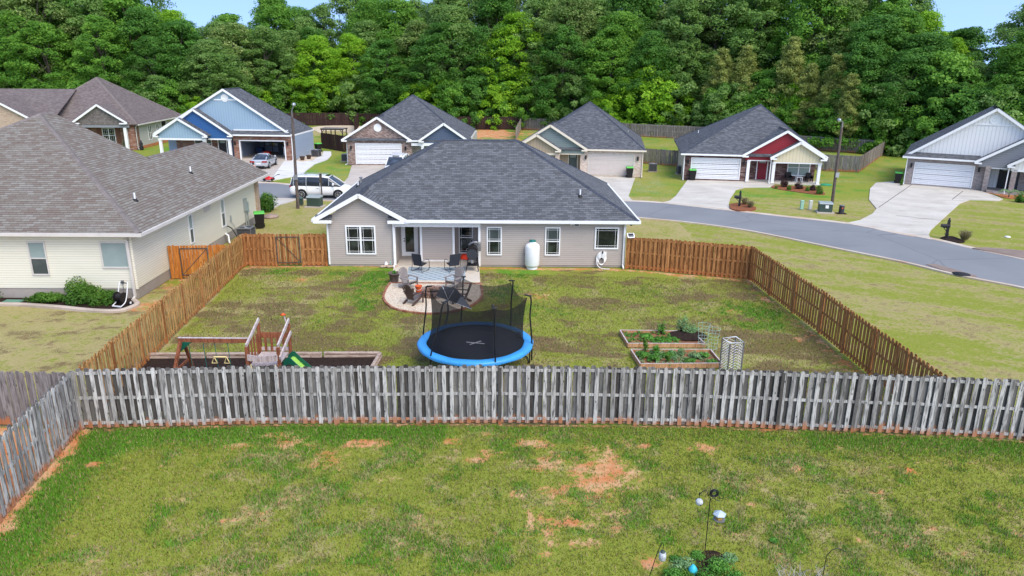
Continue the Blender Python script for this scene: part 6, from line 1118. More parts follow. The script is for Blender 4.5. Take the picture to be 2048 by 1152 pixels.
g=G(1263,536); z=1.78; sl_=thing('solar_light','white solar light on top of the first post right of the taupe house','solar light',(6.45,38.82,1.80),R(10)); MB().bx(-.2,.2,-.02,.12,.06,.10).slab([((-.2,-.08,.02),(.2,-.08,.02),(.2,.10,.22),(-.2,.10,.22))],.03).build('housing',M['whiteplastic'],sl_); MB().slab([((-.15,-.055,.053),(.15,-.055,.053),(.15,.075,.2),(-.15,.075,.2))],.008,).build('panel',M['charcoal'],sl_); MB().bx(-.03,.03,0,.05,-.05,.06).build('bracket',M['whiteplastic'],sl_)
# ---------------------------------------------------------------- left neighbour's side
ed=smooth(P_([(-120,606),(0,610),(44,611),(117,616),(161,620.6),(205,623.8),(241.7,622.8),(263.7,616),(275,609),(268,602)]),4)
tag(MB().flat(ed+[fB.w(-.2,.02),fB.w(-9,.02)],-.05,.03).build('mulch_bed',M['soil']),'dark mulch bed along the cream house',kind='structure')
mb=MB(); vs=[]; E_=[Vector(p) for p in ed]
for i,e in enumerate(E_):
    d=(E_[min(i+1,len(E_)-1)]-E_[max(i-1,0)]).normalized(); n_=Vector((-d.y,d.x))
    for a_,z_ in ((-.12,-.03),(-.12,.08),(-.07,.12),(.07,.12),(.12,.08),(.12,-.03)): vs.append((e.x+n_.x*a_,e.y+n_.y*a_,z_))
mb.add(vs,[(i*6+j+1,i*6+j,(i+1)*6+j,(i+1)*6+j+1) for i in range(len(E_)-1) for j in range(5)]); tag(mb.build('bed_edging',concrete('pinkish concrete edging',(.45,.36,.29),(.55,.46,.38))),'curved pinkish concrete edging round the mulch bed of the cream house','edging')
def bushpx(name,label,px,pyb,wpx,pyt,mt='leafbush',n=3200,ls=.09,seed=1,group=None,depth=.8):
    g=G(px,pyb); s_=abs(G(px+wpx/2,pyb)[0]-G(px-wpx/2,pyb)[0])/2; y=g[1]+s_*depth*.8; h=zat(px,pyt,y); return shrub(name,label,'shrub',g[0],y,s_,s_*depth,h,M[mt],n,ls,group,seed)
bushpx('shrub','largest rounded shrub in front of the cream wall',152,611,72,552,n=5200,ls=.10,seed=21); bushpx('shrub','low wide shrub left of the largest one',86,609,78,580,n=4200,ls=.09,seed=22,depth=.5); bushpx('shrub','rounded shrub beside the hose cart',198,613,60,569,n=4200,seed=23,depth=.7); bushpx('shrub','shrub cut by the left edge of the picture',-14,597,56,551,n=3200,seed=24)
g=G(26,605); o=MB().bx(-.42,.42,-.22,.22,-.02,.07).bx(-.38,.38,-.18,.18,.07,.09).build('valve_box',paint('green valve box lid',(.12,.26,.19),.6,.15)); o.location=(*g,0); tag(o,'flat green valve box lid in the mulch bed','valve box')
g=G(241,614); hc=thing('hose_cart','black and white hose reel cart by the downspout','hose cart',(g[0],g[1]+.1,.03),R(-15))
for s in (-1,1):
    MB().tube(smooth([(s*.24,-.28,.06),(s*.24,.05,.25),(s*.23,.30,.95),(s*.18,.33,1.0)],4),.025,6).build('side_rail',M['whiteplastic'],hc); MB().cyl((s*.20,.0,.42),(s*.17,.0,.42),.23,n=20).build('reel_disc',M['blackplastic'],hc); w_=MB().cyl((s*.30,.18,.12),(s*.36,.18,.12),.12,n=16).build('wheel',M['blackplastic'],hc); MB().cyl((s*.361,.18,.12),(s*.366,.18,.12),.06,n=12).build('hub',M['whiteplastic'],w_)
MB().tube([(-.18,.33,1.0),(.18,.33,1.0)],.025,6).build('handle',M['acdark'],hc); MB().bar((-.24,-.28,.06),(.24,-.28,.06),.05,.05).build('foot_bar',M['whiteplastic'],hc); mb=MB()
for k in range(5): mb.tube([(-.12+.06*k,.15*math.cos(2*math.pi*i/20),.42+.15*math.sin(2*math.pi*i/20)) for i in range(20)],.03,6,closed=True)
mb.build('wound_hose',M['blackplastic'],hc)
def acunit(px,pyb,lab,h=.8,w_=.42,rz=0,z=0,pos=None):
    g=pos or G(px,pyb); r_=thing('ac_unit',lab,'air conditioner',(g[0],g[1],z),rz,'air conditioning units beside the houses'); MB().bx(-w_-.08,w_+.08,-w_-.08,w_+.08,-.02,.07).build('pad',M['found'],r_); mb=MB().bx(-w_+.03,w_-.03,-w_+.03,w_-.03,.07,h-.06); mb.build('coil',M['acdark'],r_,bevel=.04); mb=MB()
    for sx in(-1,1):
        for sy in(-1,1): mb.bx(sx*w_-.04*(sx>0),sx*w_+.04*(sx<0),sy*w_-.04*(sy>0),sy*w_+.04*(sy<0),.07,h-.05)
    for i in range(9): z_=.12+i*(h-.22)/9; mb.bx(-w_+.01,w_-.01,-w_+.01,w_-.01,z_,z_+.014)
    mb.build('louver',M['acgrey'],r_); tp=MB().bx(-w_,w_,-w_,w_,h-.05,h).build('top_cover',M['utillight'] if 0 else M['acgrey'],r_,bevel=.03); mb=MB()
    for rr_ in (.12,.2,.28,.36): mb.tube([(rr_*math.cos(2*math.pi*i/24),rr_*math.sin(2*math.pi*i/24),h+.012) for i in range(24)],.008,4,closed=True)
    MB().lathe((0,0,h+.002),[(.36,0),(.34,.004),(.01,.004)],24).build('fan_opening',M['black'],tp); mb.build('fan_guard',M['steel'],tp); return r_
g=fB.w(1.05,12.0); acunit(0,0,'dark air conditioner by the cream house behind the brown fence corner',.85,.45,fB.yaw,pos=g)
def bin_(px,pyb,lab,rz=0,pos=None,sc=1):
    g=pos or G(px,pyb); r_=thing('trash_bin',lab,'trash bin',(g[0],g[1],.02),rz,'black bins with green lids',sc); mb=MB(); b,t=.25,.33; 
    vs=[(-b,-b,.05),(b,-b,.05),(b,b,.05),(-b,b,.05),(-t,-t-.03,1.0),(t,-t-.03,1.0),(t,t,1.0),(-t,t,1.0)]; mb.add(vs,[(3,2,1,0),(0,1,5,4),(1,2,6,5),(2,3,7,6),(3,0,4,7),(4,5,6,7)]); mb.build('bin_body',M['blackplastic'],r_,bevel=.02)
    l=MB(); l.add([(-.36,-.39,1.0),(.36,-.39,1.0),(.36,.36,1.0),(-.36,.36,1.0),(-.33,-.34,1.07),(.33,-.34,1.07),(.33,.33,1.10),(-.33,.33,1.10)],[(3,2,1,0),(0,1,5,4),(1,2,6,5),(2,3,7,6),(3,0,4,7),(4,5,6,7)]); l.build('lid',M['lime'],r_,bevel=.015)
    for s in (-1,1): MB().cyl((s*.24,.28,.12),(s*.32,.28,.12),.12,n=14).build('wheel',M['tyre'],r_)
    MB().tube([(-.3,.40,.98),(.3,.40,.98)],.02,6).build('handle',M['blackplastic'],r_); MB().bx(-.09,.09,-.325,-.31,.78,.83).build('label_plate',M['whiteplastic'],r_); return r_
g=fB.w(.75,15.6); bin_(0,0,'trash bin against the cream house wall by the meter boxes',R(20),pos=g); bin_(637,304,'trash bin behind the air conditioner of the blue house',R(-40)); bin_(1258.5,356,'trash bin in front of the tan garage door',0); bin_(1384,361,'trash bin left of the red house garage door',R(-6)); bin_(1795,367,'trash bin beside the white gabled house',R(-25))
g=G(536,422); shrub('shrub','glossy green shrub at the street corner of the cream house','shrub',g[0],g[1],.85,.8,1.75,M['leafbush'],3600,.12,None,31)
o=MB().lathe((0,0,-.02),[(.1,0),(.6,.02),(.55,.12),(.2,.22),(.01,.24)],10).build('rock',M['stone']); g=G(541,434); o.location=(*g,0); tag(o,'flat grey rock under the street corner shrub','rock')
mb=MB(); mb.tube(smooth([(0,0,.05),(-.35,.1,.35),(-.7,.25,.85),(-1.0,.3,1.0)],4),.035,6); g=fB.w(.75,11.3); o=mb.build('black_pipe',M['blackplastic']); o.location=(g[0]+.3,g[1],0); tag(o,'bent black pipe between the cream wall and the air conditioner','pipe')
# ---------------------------------------------------------------- street furniture
def lamp(bx_,by_,tx,ty,hx_,hy_,lab,r0=.13,z=None):
    g=G(bx_,by_); top=zat(tx,ty,g[1]); r_=ray(tx,ty); tx_=r_[0]*g[1]/r_[1]-g[0]; r_=ray(hx_,hy_); hd=Vector((r_[0]*g[1]/r_[1]-g[0],0,CH+r_[2]*g[1]/r_[1])); root=thing('street_lamp',lab,'street lamp',(*g,0),0,'street lamps')
    MB().cyl((0,0,-.1),(tx_,0,top),r0,.09,12).build('pole',M['polewood'],root); MB().tube([(tx_,-.05,top-.5),(tx_+.1*(hd.x-tx_),-.12,top+.02),(hd.x,-.35,hd.z)],.035,6).build('arm',M['steel'],root)
    MB().lathe((hd.x,-.42,hd.z-.10),[(.13,0),(.15,.05),(.09,.16),(.03,.19)],12,sy=1.5).build('lamp_head',M['steel'],root); MB().lathe((hd.x,-.42,hd.z-.16),[(.03,0),(.10,.02),(.11,.06)],12,sy=1.4).build('lens',M['whiteplastic'],root); MB().bx(-.14+.05,.14+.05,-.17,-.1,2.2,2.6).build('meter_plate',M['steel'],root)
M['polewood']=wood('grey brown pole wood',(.13,.10,.085),(.17,.14,.12),(.07,.05,.045),knots=False)
lamp(596,416.7,583.5,222,591,207,'tall lamp pole left of the minivan, near the green utility box'); lamp(1664,408,1685,244,1674,238,'tall lamp pole standing behind the grey transformer box')
g=G(644.5,402); top=zat(641,347,g[1]); o=MB().bx(-.05,.05,-.03,.03,-.05,top).bx(-.11,.11,-.045,-.03,top-.75,top-.02).build('sign_post',M['frame_d']); o.location=(*g,0); tag(o,'thin dark sign post seen edge-on before the minivan door','sign post')
def ubox(px,pyb,w_,d,h,mt,lab,rz=0,pad=True,top=None,cat='utility box'):
    g=G(px,pyb); r_=thing('utility_box',lab,cat,(g[0],g[1]+d/2,0),rz); MB().bx(-w_/2,w_/2,-d/2,d/2,.06,h*.86).build('cabinet',M[mt],r_,bevel=.02); 
    l=MB().add([(-w_/2-.03,-d/2-.04,h*.86),(w_/2+.03,-d/2-.04,h*.86),(w_/2+.03,d/2+.03,h*.86),(-w_/2-.03,d/2+.03,h*.86),(-w_/2-.02,-d/2+.08,h),(w_/2+.02,-d/2+.08,h),(w_/2+.02,d/2+.02,h*1.02),(-w_/2-.02,d/2+.02,h*1.02)],[(3,2,1,0),(0,1,5,4),(1,2,6,5),(2,3,7,6),(3,0,4,7),(4,5,6,7)]); l.build('lid',M[top or mt],r_,bevel=.015)
    if pad: MB().bx(-w_/2-.15,w_/2+.15,-d/2-.15,d/2+.15,-.03,.08).build('pad',M['conc3'],r_)
    return r_
ubox(628,415,1.05,.7,.86,'utilgreen','large green utility box between lamp pole and sign post',R(-8),True,'utillight'); ubox(601,411,.34,.34,.6,'utilgreen','small green utility box right behind the left lamp pole',0,False)
u_=ubox(1653,426.5,.95,.75,.80,'utilgreen','dark green transformer box with a notice sticker',R(-12),True,'utillight'); MB().bx(-.05,.18,-.39,-.376,.38,.62).build('notice_sticker',M['whiteplastic'],u_); 
for px,mt,lab in ((1602.8,'mintbox','mint green cable pedestal'),(1620,'paleped','off white cable pedestal')):
    M['mintbox']=paint('mint green plastic',(.30,.52,.40),.5,.1); M['paleped']=paint('off white plastic',(.62,.62,.55),.5,.1); g=G(px,418.8); r_=thing('cable_pedestal',lab+' on the lawn left of the transformer box','pedestal',(*g,0)); MB().bx(-.12,.12,-.10,.10,0,.62).build('pedestal_body',M[mt],r_,bevel=.02); MB().bx(-.135,.135,-.115,.115,.60,.72).build('cap',M[mt],r_,bevel=.03)
g=G(1682,427); r_=thing('meter_drum','small dark round pedestal right of the transformer box','pedestal',(*g,0)); MB().cyl((0,0,-.02),(0,0,.6),.20,.19,16).build('drum',M['acdark'],r_); MB().lathe((0,0,.6),[(.19,0),(.2,.03),(.12,.06),(.01,.07)],16).build('cap',M['acgrey'],r_); MB().bx(-.08,.02,-.21,-.18,.40,.50).build('warning_label',M['orange'],r_); MB().bx(-.35,.35,-.25,.25,-.03,.03).build('pad',M['soil'],r_)
def mailbox(px,pyb,pyt,lab,fc=-1):
    g=G(px,pyb); h=zat(px,pyt,g[1]); r_=thing('mailbox',lab,'mailbox',(*g,0),R(-8),'black mailboxes by the kerb'); MB().bx(-.07,.07,-.07,.07,-.05,h-.16).build('post',M['black'],r_); MB().lathe((0,0,h-.17),[(.085,0),(.095,.03),(.03,.06),(.07,.10),(.06,.15),(.01,.18)],10).build('finial',M['black'],r_)
    mb=MB(); z=h-.62; pr=[(-.09,0),(.09,0),(.09,.14),(.065,.20),(.0,.225),(-.065,.20),(-.09,.14)]; f=[(fc*.42+0*x,x,z+zz) for x,zz in pr]; b=[(fc*-.10,x,z+zz) for x,zz in pr]; mb.add(f+b,[tuple(range(7)),tuple(range(13,6,-1))]+[(j,j+7,(j+1)%7+7,(j+1)%7) for j in range(7)]); bx__=mb.build('box',M['black'],r_); MB().bx(min(fc*.425,fc*.44),max(fc*.425,fc*.44),-.085,.085,z+.01,z+.2).build('door',M['black'],bx__); MB().bar((fc*.3,0,z-.03),(0,0,z-.03),.05,.04).bar((fc*.26,0,z-.04),(0,0,z-.34),.04,.04).build('bracket',M['black'],r_); MB().bx(-.10,.10,-.10,.10,.25,.32).bx(-.1,.1,-.1,.1,-.02,.12).build('trim',M['black'],r_)
mailbox(1478,415.5,381,'black mailbox on post beside the driveway of the red gabled house'); mailbox(1892,477,436,'black mailbox on post beside the driveway of the white gabled house')
def bed(px,mt,lab,z=.02,k=4): tag(MB().flat(smooth(P_(px+[px[0]]),k)[:-1],-.05,z).build('mulch_bed',M[mt]),lab,kind='structure')
bed([(1459,411),(1470,409),(1485,409),(1505,415),(1512,419),(1495,424.0),(1472,423.0),(1460,419)],'straw','pine straw mulch round the red house mailbox',.135); bed([(1543,372),(1560,371),(1600,373),(1640,375),(1646,383),(1650,389),(1630,389),(1600,385),(1565,380),(1545,376)],'straw','pine straw mulch bed before the red house porch',.03)
bed([(1880,476),(1890,473.),(1905,473),(1918,478),(1930,484),(1915,486),(1895,482)],'soil','dark mulch round the white house mailbox',.03); bed([(1548,372),(1540,376)][:0] or [(1960,385),(1985,388),(2010,396),(2048,400),(2080,400),(2080,386),(2010,382)],'clay','bare clay bed at the white house entrance',.03)
g=G(1489,412); tuft('ornamental_grass','dry ornamental grass clump nearest the red house mailbox','ornamental grass',g[0],g[1],.5,.75,M['drygrass'],220,'ornamental grass clumps',1,.012,.12); g=G(1500,418); tuft('ornamental_grass','dry ornamental grass clump at the right end of the pine straw','ornamental grass',g[0],g[1],.5,.7,M['drygrass'],220,'ornamental grass clumps',2,.012,.12); g=G(1928,480); tuft('ornamental_grass','pale ornamental grass clump right of the white house mailbox','ornamental grass',g[0],g[1],.65,.8,M['drygrass'],260,'ornamental grass clumps',3,.012,.03)
for px,pyb,w_,pyt,mt,lab,sd_ in ((1569.5,375,19,358,'leafdark','dark red brown round shrub, leftmost before the porch'),(1599.5,379,18,361,'leafdark','dark red brown round shrub between the two small green ones'),(1626.5,382,14,367,'leafdark','dark red brown round shrub left of the upright green one'),(1578.7,381,10,369,'leafbush','small round green shrub right of the leftmost dark shrub'),(1615,383,8,373,'leafbush','small green shrub between two dark shrubs'),(1640.6,389,16,368,'leafbush','upright bright green shrub at the right end of the mulch bed'),(1553,377.5,6,372,'leafbush','tiny green shrub beside the porch post'),(1538+0,0,0,0,'','')) and [(a+(i,)) for i,a in enumerate(((1569.5,375,19,358,'leafdark','dark red brown round shrub, leftmost before the porch'),(1599.5,379,18,361,'leafdark','dark red brown round shrub between the two small green ones'),(1626.5,382,14,367,'leafdark','dark red brown round shrub left of the upright green one'),(1578.7,381,10,369,'leafbush','small round green shrub right of the leftmost dark shrub'),(1615,383,8,373,'leafbush','small green shrub between two dark shrubs'),(1640.6,389,16,368,'leafbush','upright bright green shrub at the right end of the mulch bed'),(1553,377.5,6,372,'leafbush','tiny green shrub beside the middle porch post')))]:
    bushpx('shrub',lab,px,pyb,w_,pyt,mt,1300,.09,60+sd_,'shrubs in the mulch bed of the red gabled house')
g=G(1651,370); mb=MB(); [mb.tube([((.55-.06*k)*math.cos(2*math.pi*i/24),(.4-.05*k)*math.sin(2*math.pi*i/24),.03+.02*k) for i in range(24)],.03,5,closed=True) for k in range(4)]; o=mb.build('coiled_hose',M['tealgreen'] if 0 else paint('green garden hose',(.03,.30,.16),.5,.1)); o.location=(*g,0); tag(o,'green garden hose coiled on the lawn right of the red gabled house','hose')
bushpx('shrub','round green shrub cut by the right edge below the white house',2046,406,26,381,'leafbush',2200,.09,71); bushpx('shrub','small potted green plant between the bin and the white house',1804,372,9,352,'leafbush',500,.08,72); bushpx('shrub','light green shrub beside the brown roofed house entry',253,298,26,268,'leafsage',1800,.16,73)
# palm-like plant at the white house
g=G(2017,395); pr=thing('young_palm','small palm-like plant with long arching fronds by the white house steps','plant',(*g,.02)); mb=MB(); rr=random.Random(4)
for i in range(11):
    a=i*2*math.pi/11+rr.uniform(-.2,.2); L_=rr.uniform(.7,1.15); pts=[Vector((math.cos(a)*L_*f,math.sin(a)*L_*f,.35+1.1*f-1.0*f*f*1.1)) for f in np.linspace(0,1,7)]; mb.tube(pts,[.015]*7,4)
    for j in range(1,7):
        for s in (-1,1):
            d=Vector((-math.sin(a),math.cos(a),0))*s; p=pts[j]; mb.add([p,p+d*.26+Vector((math.cos(a),math.sin(a),0))*.14+Vector((0,0,-.05)),p+Vector((math.cos(a),math.sin(a),0))*.06],[(0,1,2)],rr.random())
mb.build('frond',M['leafsage'],pr); MB().cyl((0,0,0),(0,0,.4),.05,.04,8).build('stem',M['bark'],pr)
acunit(633,313.5,'air conditioner on gravel beside the blue house',.85,.45,R(-8)); acunit(692,322,'air conditioner half hidden by the brown brick corner',.8,.42); acunit(1305,343,'air conditioner right of the tan brick house',.85,.42,R(-8)); acunit(1361.5,348,'air conditioner at the left corner of the red gabled house',.85,.42)
# blue house side: gravel, pots, shovel, pergola, wood
bed([(592,321.6),(606,325),(622,321),(642,312),(645,303),(641,301),(612,309)],'gravel','gravel strip beside the blue house',.03); bed([(620,256),(650,251.5),(720,252),(716,262),(700,270),(690,263),(650,262),(642,266),(632,262)],'gravel','pale gravel patch behind the blue house',.02)
for px,py,lab in ((605,321,'dark flower pot nearest the blue house wall corner'),(618,318.5,'dark flower pot closer to the air conditioner')):
    g=G(px,py); o=MB().lathe((0,0,0),[(.2,0),(.3,.42),(.33,.45),(.28,.45),(.2,.35),(.01,.35)],14).build('flower_pot',M['brownplastic']); o.location=(*g,.03); tag(o,lab,'flower pot','pots beside the blue house')
g=G(613,310); o=MB().tube([(0,0,.05),(-.35,.15,1.55)],.022,6).bx(-.09,.09,-.02,.02,-.02,.28).tube([(-.42,.15,1.6),(-.28,.15,1.6)],.02,6).build('shovel',M['frame_d']); o.location=(*g,0); tag(o,'long handled shovel leaning on the blue house wall','shovel')
g=G(669,275); PG=thing('pergola','low wooden pergola with slatted top behind the blue house','pergola',(g[0],g[1],0),R(-6)); w2_,d2_,h2_=1.75,.9,1.25
for sx in (-1,-.1,1):
    for sy in (-1,1): MB().bx(sx*w2_*.9-.07,sx*w2_*.9+.07,sy*d2_-.07,sy*d2_+.07,0,h2_).build('post',M['frame_d'],PG)
mb=MB(); [mb.bx(-w2_,w2_,-d2_-.2+i*(2*d2_+.4)/12,-d2_-.2+i*(2*d2_+.4)/12+.11,h2_+.1,h2_+.14,random.random()) for i in range(12)]; mb.build('slat_top',M['wood_g2'],PG)
for sy in (-1,1): MB().bx(-w2_*1.02,w2_*1.02,sy*d2_-.04,sy*d2_+.04,h2_-.08,h2_+.1).build('beam',M['frame_d'],PG)
for sx in (-1,1): MB().bar((sx*w2_*.9,-d2_,h2_-.5),(sx*(w2_*.9-.4),-d2_,h2_-.05),.06,.08).build('brace',M['frame_d'],PG)
# black statue-like pots near brown roofed house
g=G(284,300); o=MB().lathe((0,0,0),[(.2,0),(.25,.3),(.15,.5),(.22,.8),(.1,1.0),(.12,1.15),(.01,1.25)],10).build('garden_urn',M['black']); o.location=(*g,0); tag(o,'black urn at the corner of the brown roofed house','urn')
# ---------------------------------------------------------------- vehicles
def loft(mb,secs,t=.5,sm=True,cap=True):
    k=len(secs[0]); vs=[p for s in secs for p in s]; mb.add(vs,[(i*k+j,i*k+(j+1)%k,(i+1)*k+(j+1)%k,(i+1)*k+j) for i in range(len(secs)-1) for j in range(k)],t,sm)
    if cap: mb.add(list(secs[0])[::-1],[tuple(range(k))],t); mb.add(secs[-1],[tuple(range(k))],t)
    return mb
def body_sec(x,zb,zt,hw,top,nf=.9):   # closed ring around one station
    h=zt-zb; half=[(hw*.80,zb),(hw*.97,zb+.12*h),(hw,zb+.45*h),(hw*.98,zb+.80*h),(hw*nf,zt-.03),(hw*.6,zt+top*.7),(0,zt+top)]
    R_=[(x,a,z) for a,z in half]; L_=[(x,-a,z) for a,z in half[:-1]][::-1]; return R_+L_
def gh_sec(x,zb,zt,wb,wt):
    h=zt-zb; half=[(wb,zb),(wb*.985,zb+.15*h),((wb+wt)/2*1.02,zb+.6*h),(wt,zt-.07),(wt*.8,zt-.01),(0,zt+.015)]
    return [(x,a,z) for a,z in half]+[(x,-a,z) for a,z in half[:-1]][::-1]
def car(name,label,cat,x,y,rz,kind,paintm):
    r_=thing(name,label,cat,(x,y,.012),rz)      # nose towards +X
    if kind=='van': 
        B_=[(-2.52,.45,.95,.80,0),(-2.45,.30,1.05,.90,.0),(-2.2,.25,1.08,.96,0),(-1.0,.24,1.06,.985,0),(.5,.24,1.04,.985,0),(1.3,.24,1.04,.975,0),(1.75,.25,.98,.95,.03),(2.2,.26,.86,.90,.03),(2.48,.32,.68,.78,.01),(2.55,.38,.60,.66,0)]
        Gh=[(-2.46,1.0,1.12,.86,.80),(-2.30,1.04,1.70,.90,.74),(-2.05,1.06,1.79,.92,.74),(-1.0,1.06,1.80,.94,.76),(.3,1.04,1.78,.94,.76),(.75,1.03,1.70,.94,.75),(1.25,1.02,1.36,.92,.80),(1.72,.98,1.02,.88,.84)]
        roof=(-2.28,.68,.73,1.79); wx=(-1.5,1.5); wr=.35; wins=[(-2.1,-1.15),(-1.05,.0),(.08,.72),(.80,1.25)]; bel=1.10; wt=.76; zr=1.78
    else:
        B_=[(-2.28,.42,.88,.72,0),(-2.2,.28,.98,.84,0),(-1.7,.24,.98,.89,.01),(-.8,.22,.93,.905,0),(.4,.22,.91,.905,0),(.95,.22,.90,.90,.03),(1.6,.24,.82,.87,.05),(2.1,.28,.68,.80,.02),(2.3,.36,.55,.62,0)]
        Gh=[(-1.85,.95,.99,.78,.72),(-1.3,.93,1.24,.82,.62),(-.85,.93,1.40,.84,.58),(-.3,.92,1.44,.85,.58),(.15,.92,1.42,.85,.58),(.6,.91,1.22,.84,.62),(1.12,.91,.94,.80,.74)]
        roof=(-.95,.22,.57,1.43); wx=(-1.35,1.38); wr=.33; wins=[(-1.25,-.72),(-.64,-.05),(.03,.72)]; bel=.96; wt=.6; zr=1.42
    loft(MB(),[body_sec(*s) for s in B_]).build('body',M[paintm],r_); loft(MB(),[gh_sec(*s) for s in Gh]).build('glasshouse',M['carglass'],r_)
    # roof skin and pillars
    xs_=[g for g in Gh if roof[0]-.01<=g[0]<=roof[1]+.15]; mb=MB(); secs=[]
    for g in xs_: secs.append([(g[0],g[4]*1.01,g[2]-.055),(g[0],g[4]*.82,g[2]+.012),(g[0],0,g[2]+.035),(g[0],-g[4]*.82,g[2]+.012),(g[0],-g[4]*1.01,g[2]-.055)])
    vs=[p for s in secs for p in s]; mb.add(vs,[(i*5+j,i*5+j+1,(i+1)*5+j+1,(i+1)*5+j) for i in range(len(secs)-1) for j in range(4)],.5,True); mb.build('roof',M[paintm],r_)
    def gint(x):
        for a,b in zip(Gh,Gh[1:]):
            if a[0]<=x<=b[0]: f=(x-a[0])/(b[0]-a[0]); return [a[i]+(b[i]-a[i])*f for i in range(5)]
        return Gh[0] if x<Gh[0][0] else Gh[-1]
    mb=MB()
    for s in (-1,1):
        xs2=[wins[0][0]-.06]+[(a[1]+b[0])/2 for a,b in zip(wins,wins[1:])]
        for xp in xs2:
            g=gint(xp); mb.bar((xp,s*(g[3]+.008),g[1]),(xp,s*(g[4]+.012),g[2]-.05),.07,.02,up=(1,0,0))
        fr=[g for g in Gh if g[0]>=roof[1]-.05]; 
        for a,b in zip(fr,fr[1:]): mb.bar((a[0],s*(a[4]*.99),a[2]-.03),(b[0],s*(b[4]*.99),b[2]-.02),.06,.05)
        bk=[g for g in Gh if g[0]<=roof[0]+.05]
        for a,b in zip(bk,bk[1:]): mb.bar((a[0],s*(a[4]*.99),a[2]-.02),(b[0],s*(b[4]*.99),b[2]-.02),.08,.05)
    mb.build('pillar',M[paintm],r_)
    for wxx in wx:
        for s in (-1,1):
            w0=B_[4][3]; mb=MB(); MB().cyl((wxx,s*(w0-.02),wr+.01),(wxx,s*(w0+.004),wr+.01),wr+.075,n=22).build('wheel_arch',M['black'],r_)
            wv=MB().cyl((wxx,s*(w0-.15),wr),(wxx,s*(w0+.02),wr),wr,n=24).build('tyre',M['tyre'],r_); mb=MB(); mb.cyl((wxx,s*(w0+.02),wr),(wxx,s*(w0+.026),wr),wr*.68,n=20); rm=mb.build('rim',M['tyre'],wv); mb=MB()
            for i in range(7):
                a=2*math.pi*i/7; mb.bar((wxx,s*(w0+.035),wr),(wxx+math.cos(a)*wr*.66,s*(w0+.03),wr+math.sin(a)*wr*.66),.02,.055,up=(0,1,0))
            mb.tube([(wxx+wr*.68*math.cos(2*math.pi*i/20),s*(w0+.03),wr+wr*.68*math.sin(2*math.pi*i/20)) for i in range(20)],.015,4,closed=True); mb.build('spoke',M['rim'],rm)
    x0_=B_[0][0]; x1_=B_[-1][0]; zt=B_[1][2]
    for s in (-1,1):
        if kind=='van': MB().bx(x0_+.0,x0_+.30,s*.70-.17,s*.70+.22*(1) if s>0 else s*.70+.17,zt-.16,zt-.02).build('tail_light',M['redlamp'],r_)
        else: MB().bx(x0_-.02,x0_+.25,s*.62-.24,s*.62+.24,zt-.24,zt-.08).build('tail_light',M['redlamp'],r_)
        MB().bx(x1_-.35,x1_-.12,s*.62-.14,s*.62+.14,.60,.74).build('headlight',M['steel'],r_); g=gint(wins[-1][1]-.25); MB().bx(wins[-1][1]-.16,wins[-1][1]-.02,s*(g[3]+.16)-.11,s*(g[3]+.16)+.11,bel+.02,bel+.20).build('wing_mirror',M[paintm],r_,bevel=.03)
        MB().bx(wins[1][1]-.25,wins[1][1]-.05,s*.985-.02 if kind=='van' else s*.9-.02,s*.985+.02 if kind=='van' else s*.9+.02,.86 if kind=='van' else .78,.89 if kind=='van' else .81).build('door_handle',M['steel'],r_)
    MB().bx(x0_-.05,x0_+.02,-.26,.26,zt-.22-.2,zt-.12-.2).build('number_plate',M['whiteplastic'],r_); MB().bx(x0_-.03,x0_+.12,-.6,.6,.30,.38).build('bumper_trim',M['black'],r_)
    if kind=='van':
        for s in (-1,1): MB().tube([(-1.9,s*.62,1.83),(-1.8,s*.62,1.88),(.25,s*.62,1.87),(.4,s*.62,1.82)],.018,5).build('roof_rail',M['steel'],r_)
        for xx in (-1.3,-.3): MB().tube([(xx,-.62,1.88),(xx,.62,1.88)],.016,5).build('roof_bar',M['steel'],r_)
        MB().bx(.35,.68,-.35,.35,1.80,1.822).build('sunroof',M['carglass'],r_)
        mb=MB(); [mb.bx(xx-.006,xx+.006,s*.986-.004,s*.986+.004,.35,1.05) for xx in (-1.05,.02,1.12) for s in (-1,1)]; mb.build('door_seam',M['acdark'],r_)
    else:
        mb=MB(); [mb.bx(xx-.006,xx+.006,s*.906-.004,s*.906+.004,.3,.92) for xx in (-.68,.0,.98) for s in (-1,1)]; mb.build('door_seam',M['acdark'],r_)
    return r_
g=G(640,398); car('minivan','white minivan with roof rails parked on the street','van',g[0]+.02,g[1]+1.05,R(-1),'van','carwhite')
g=G(528,339.5); car('sedan','silver sedan parked in front of the open garage','car',g[0]-.6,g[1]+2.1,R(93),'sedan','carsilver')
g=G(786,345); car('suv','white vehicle in front of the white garage door, mostly behind the roof','car',g[0]+.55,g[1]-.5,R(-92),'van','carwhite')
# mower, person
g=G(538,363.5); mw=thing('lawn_mower','red push mower on the grass by the road, left of the minivan','lawn mower',(*g,.13),R(5)); MB().lathe((0,0,.08),[(.30,0),(.32,.08),(.26,.2),(.1,.22)],16,sx=1.4).build('deck',M['red'],mw); MB().lathe((-.05,0,.3),[(.16,0),(.16,.16),(.1,.2),(.01,.21)],12).build('engine',M['red'],mw); MB().tube(smooth([(.35,-.2,.25),(.75,-.2,.5),(1.0,-.2,.55),(1.0,.2,.55),(.75,.2,.5),(.35,.2,.25)],3),.018,5).build('handle',M['black'],mw)
for x in (-.33,.36):
    for s in (-1,1): MB().cyl((x,s*.30,.11),(x,s*.35,.11),.12,n=14).build('wheel',M['tyre'],mw)
MB().lathe((-.55,0,.1),[(.2,0),(.24,.1),(.22,.25),(.05,.32)],12).build('grass_bag',M['blackplastic'],mw)
g=G(509.5,360); yy=g[1]; hz=zat(508,325,yy)
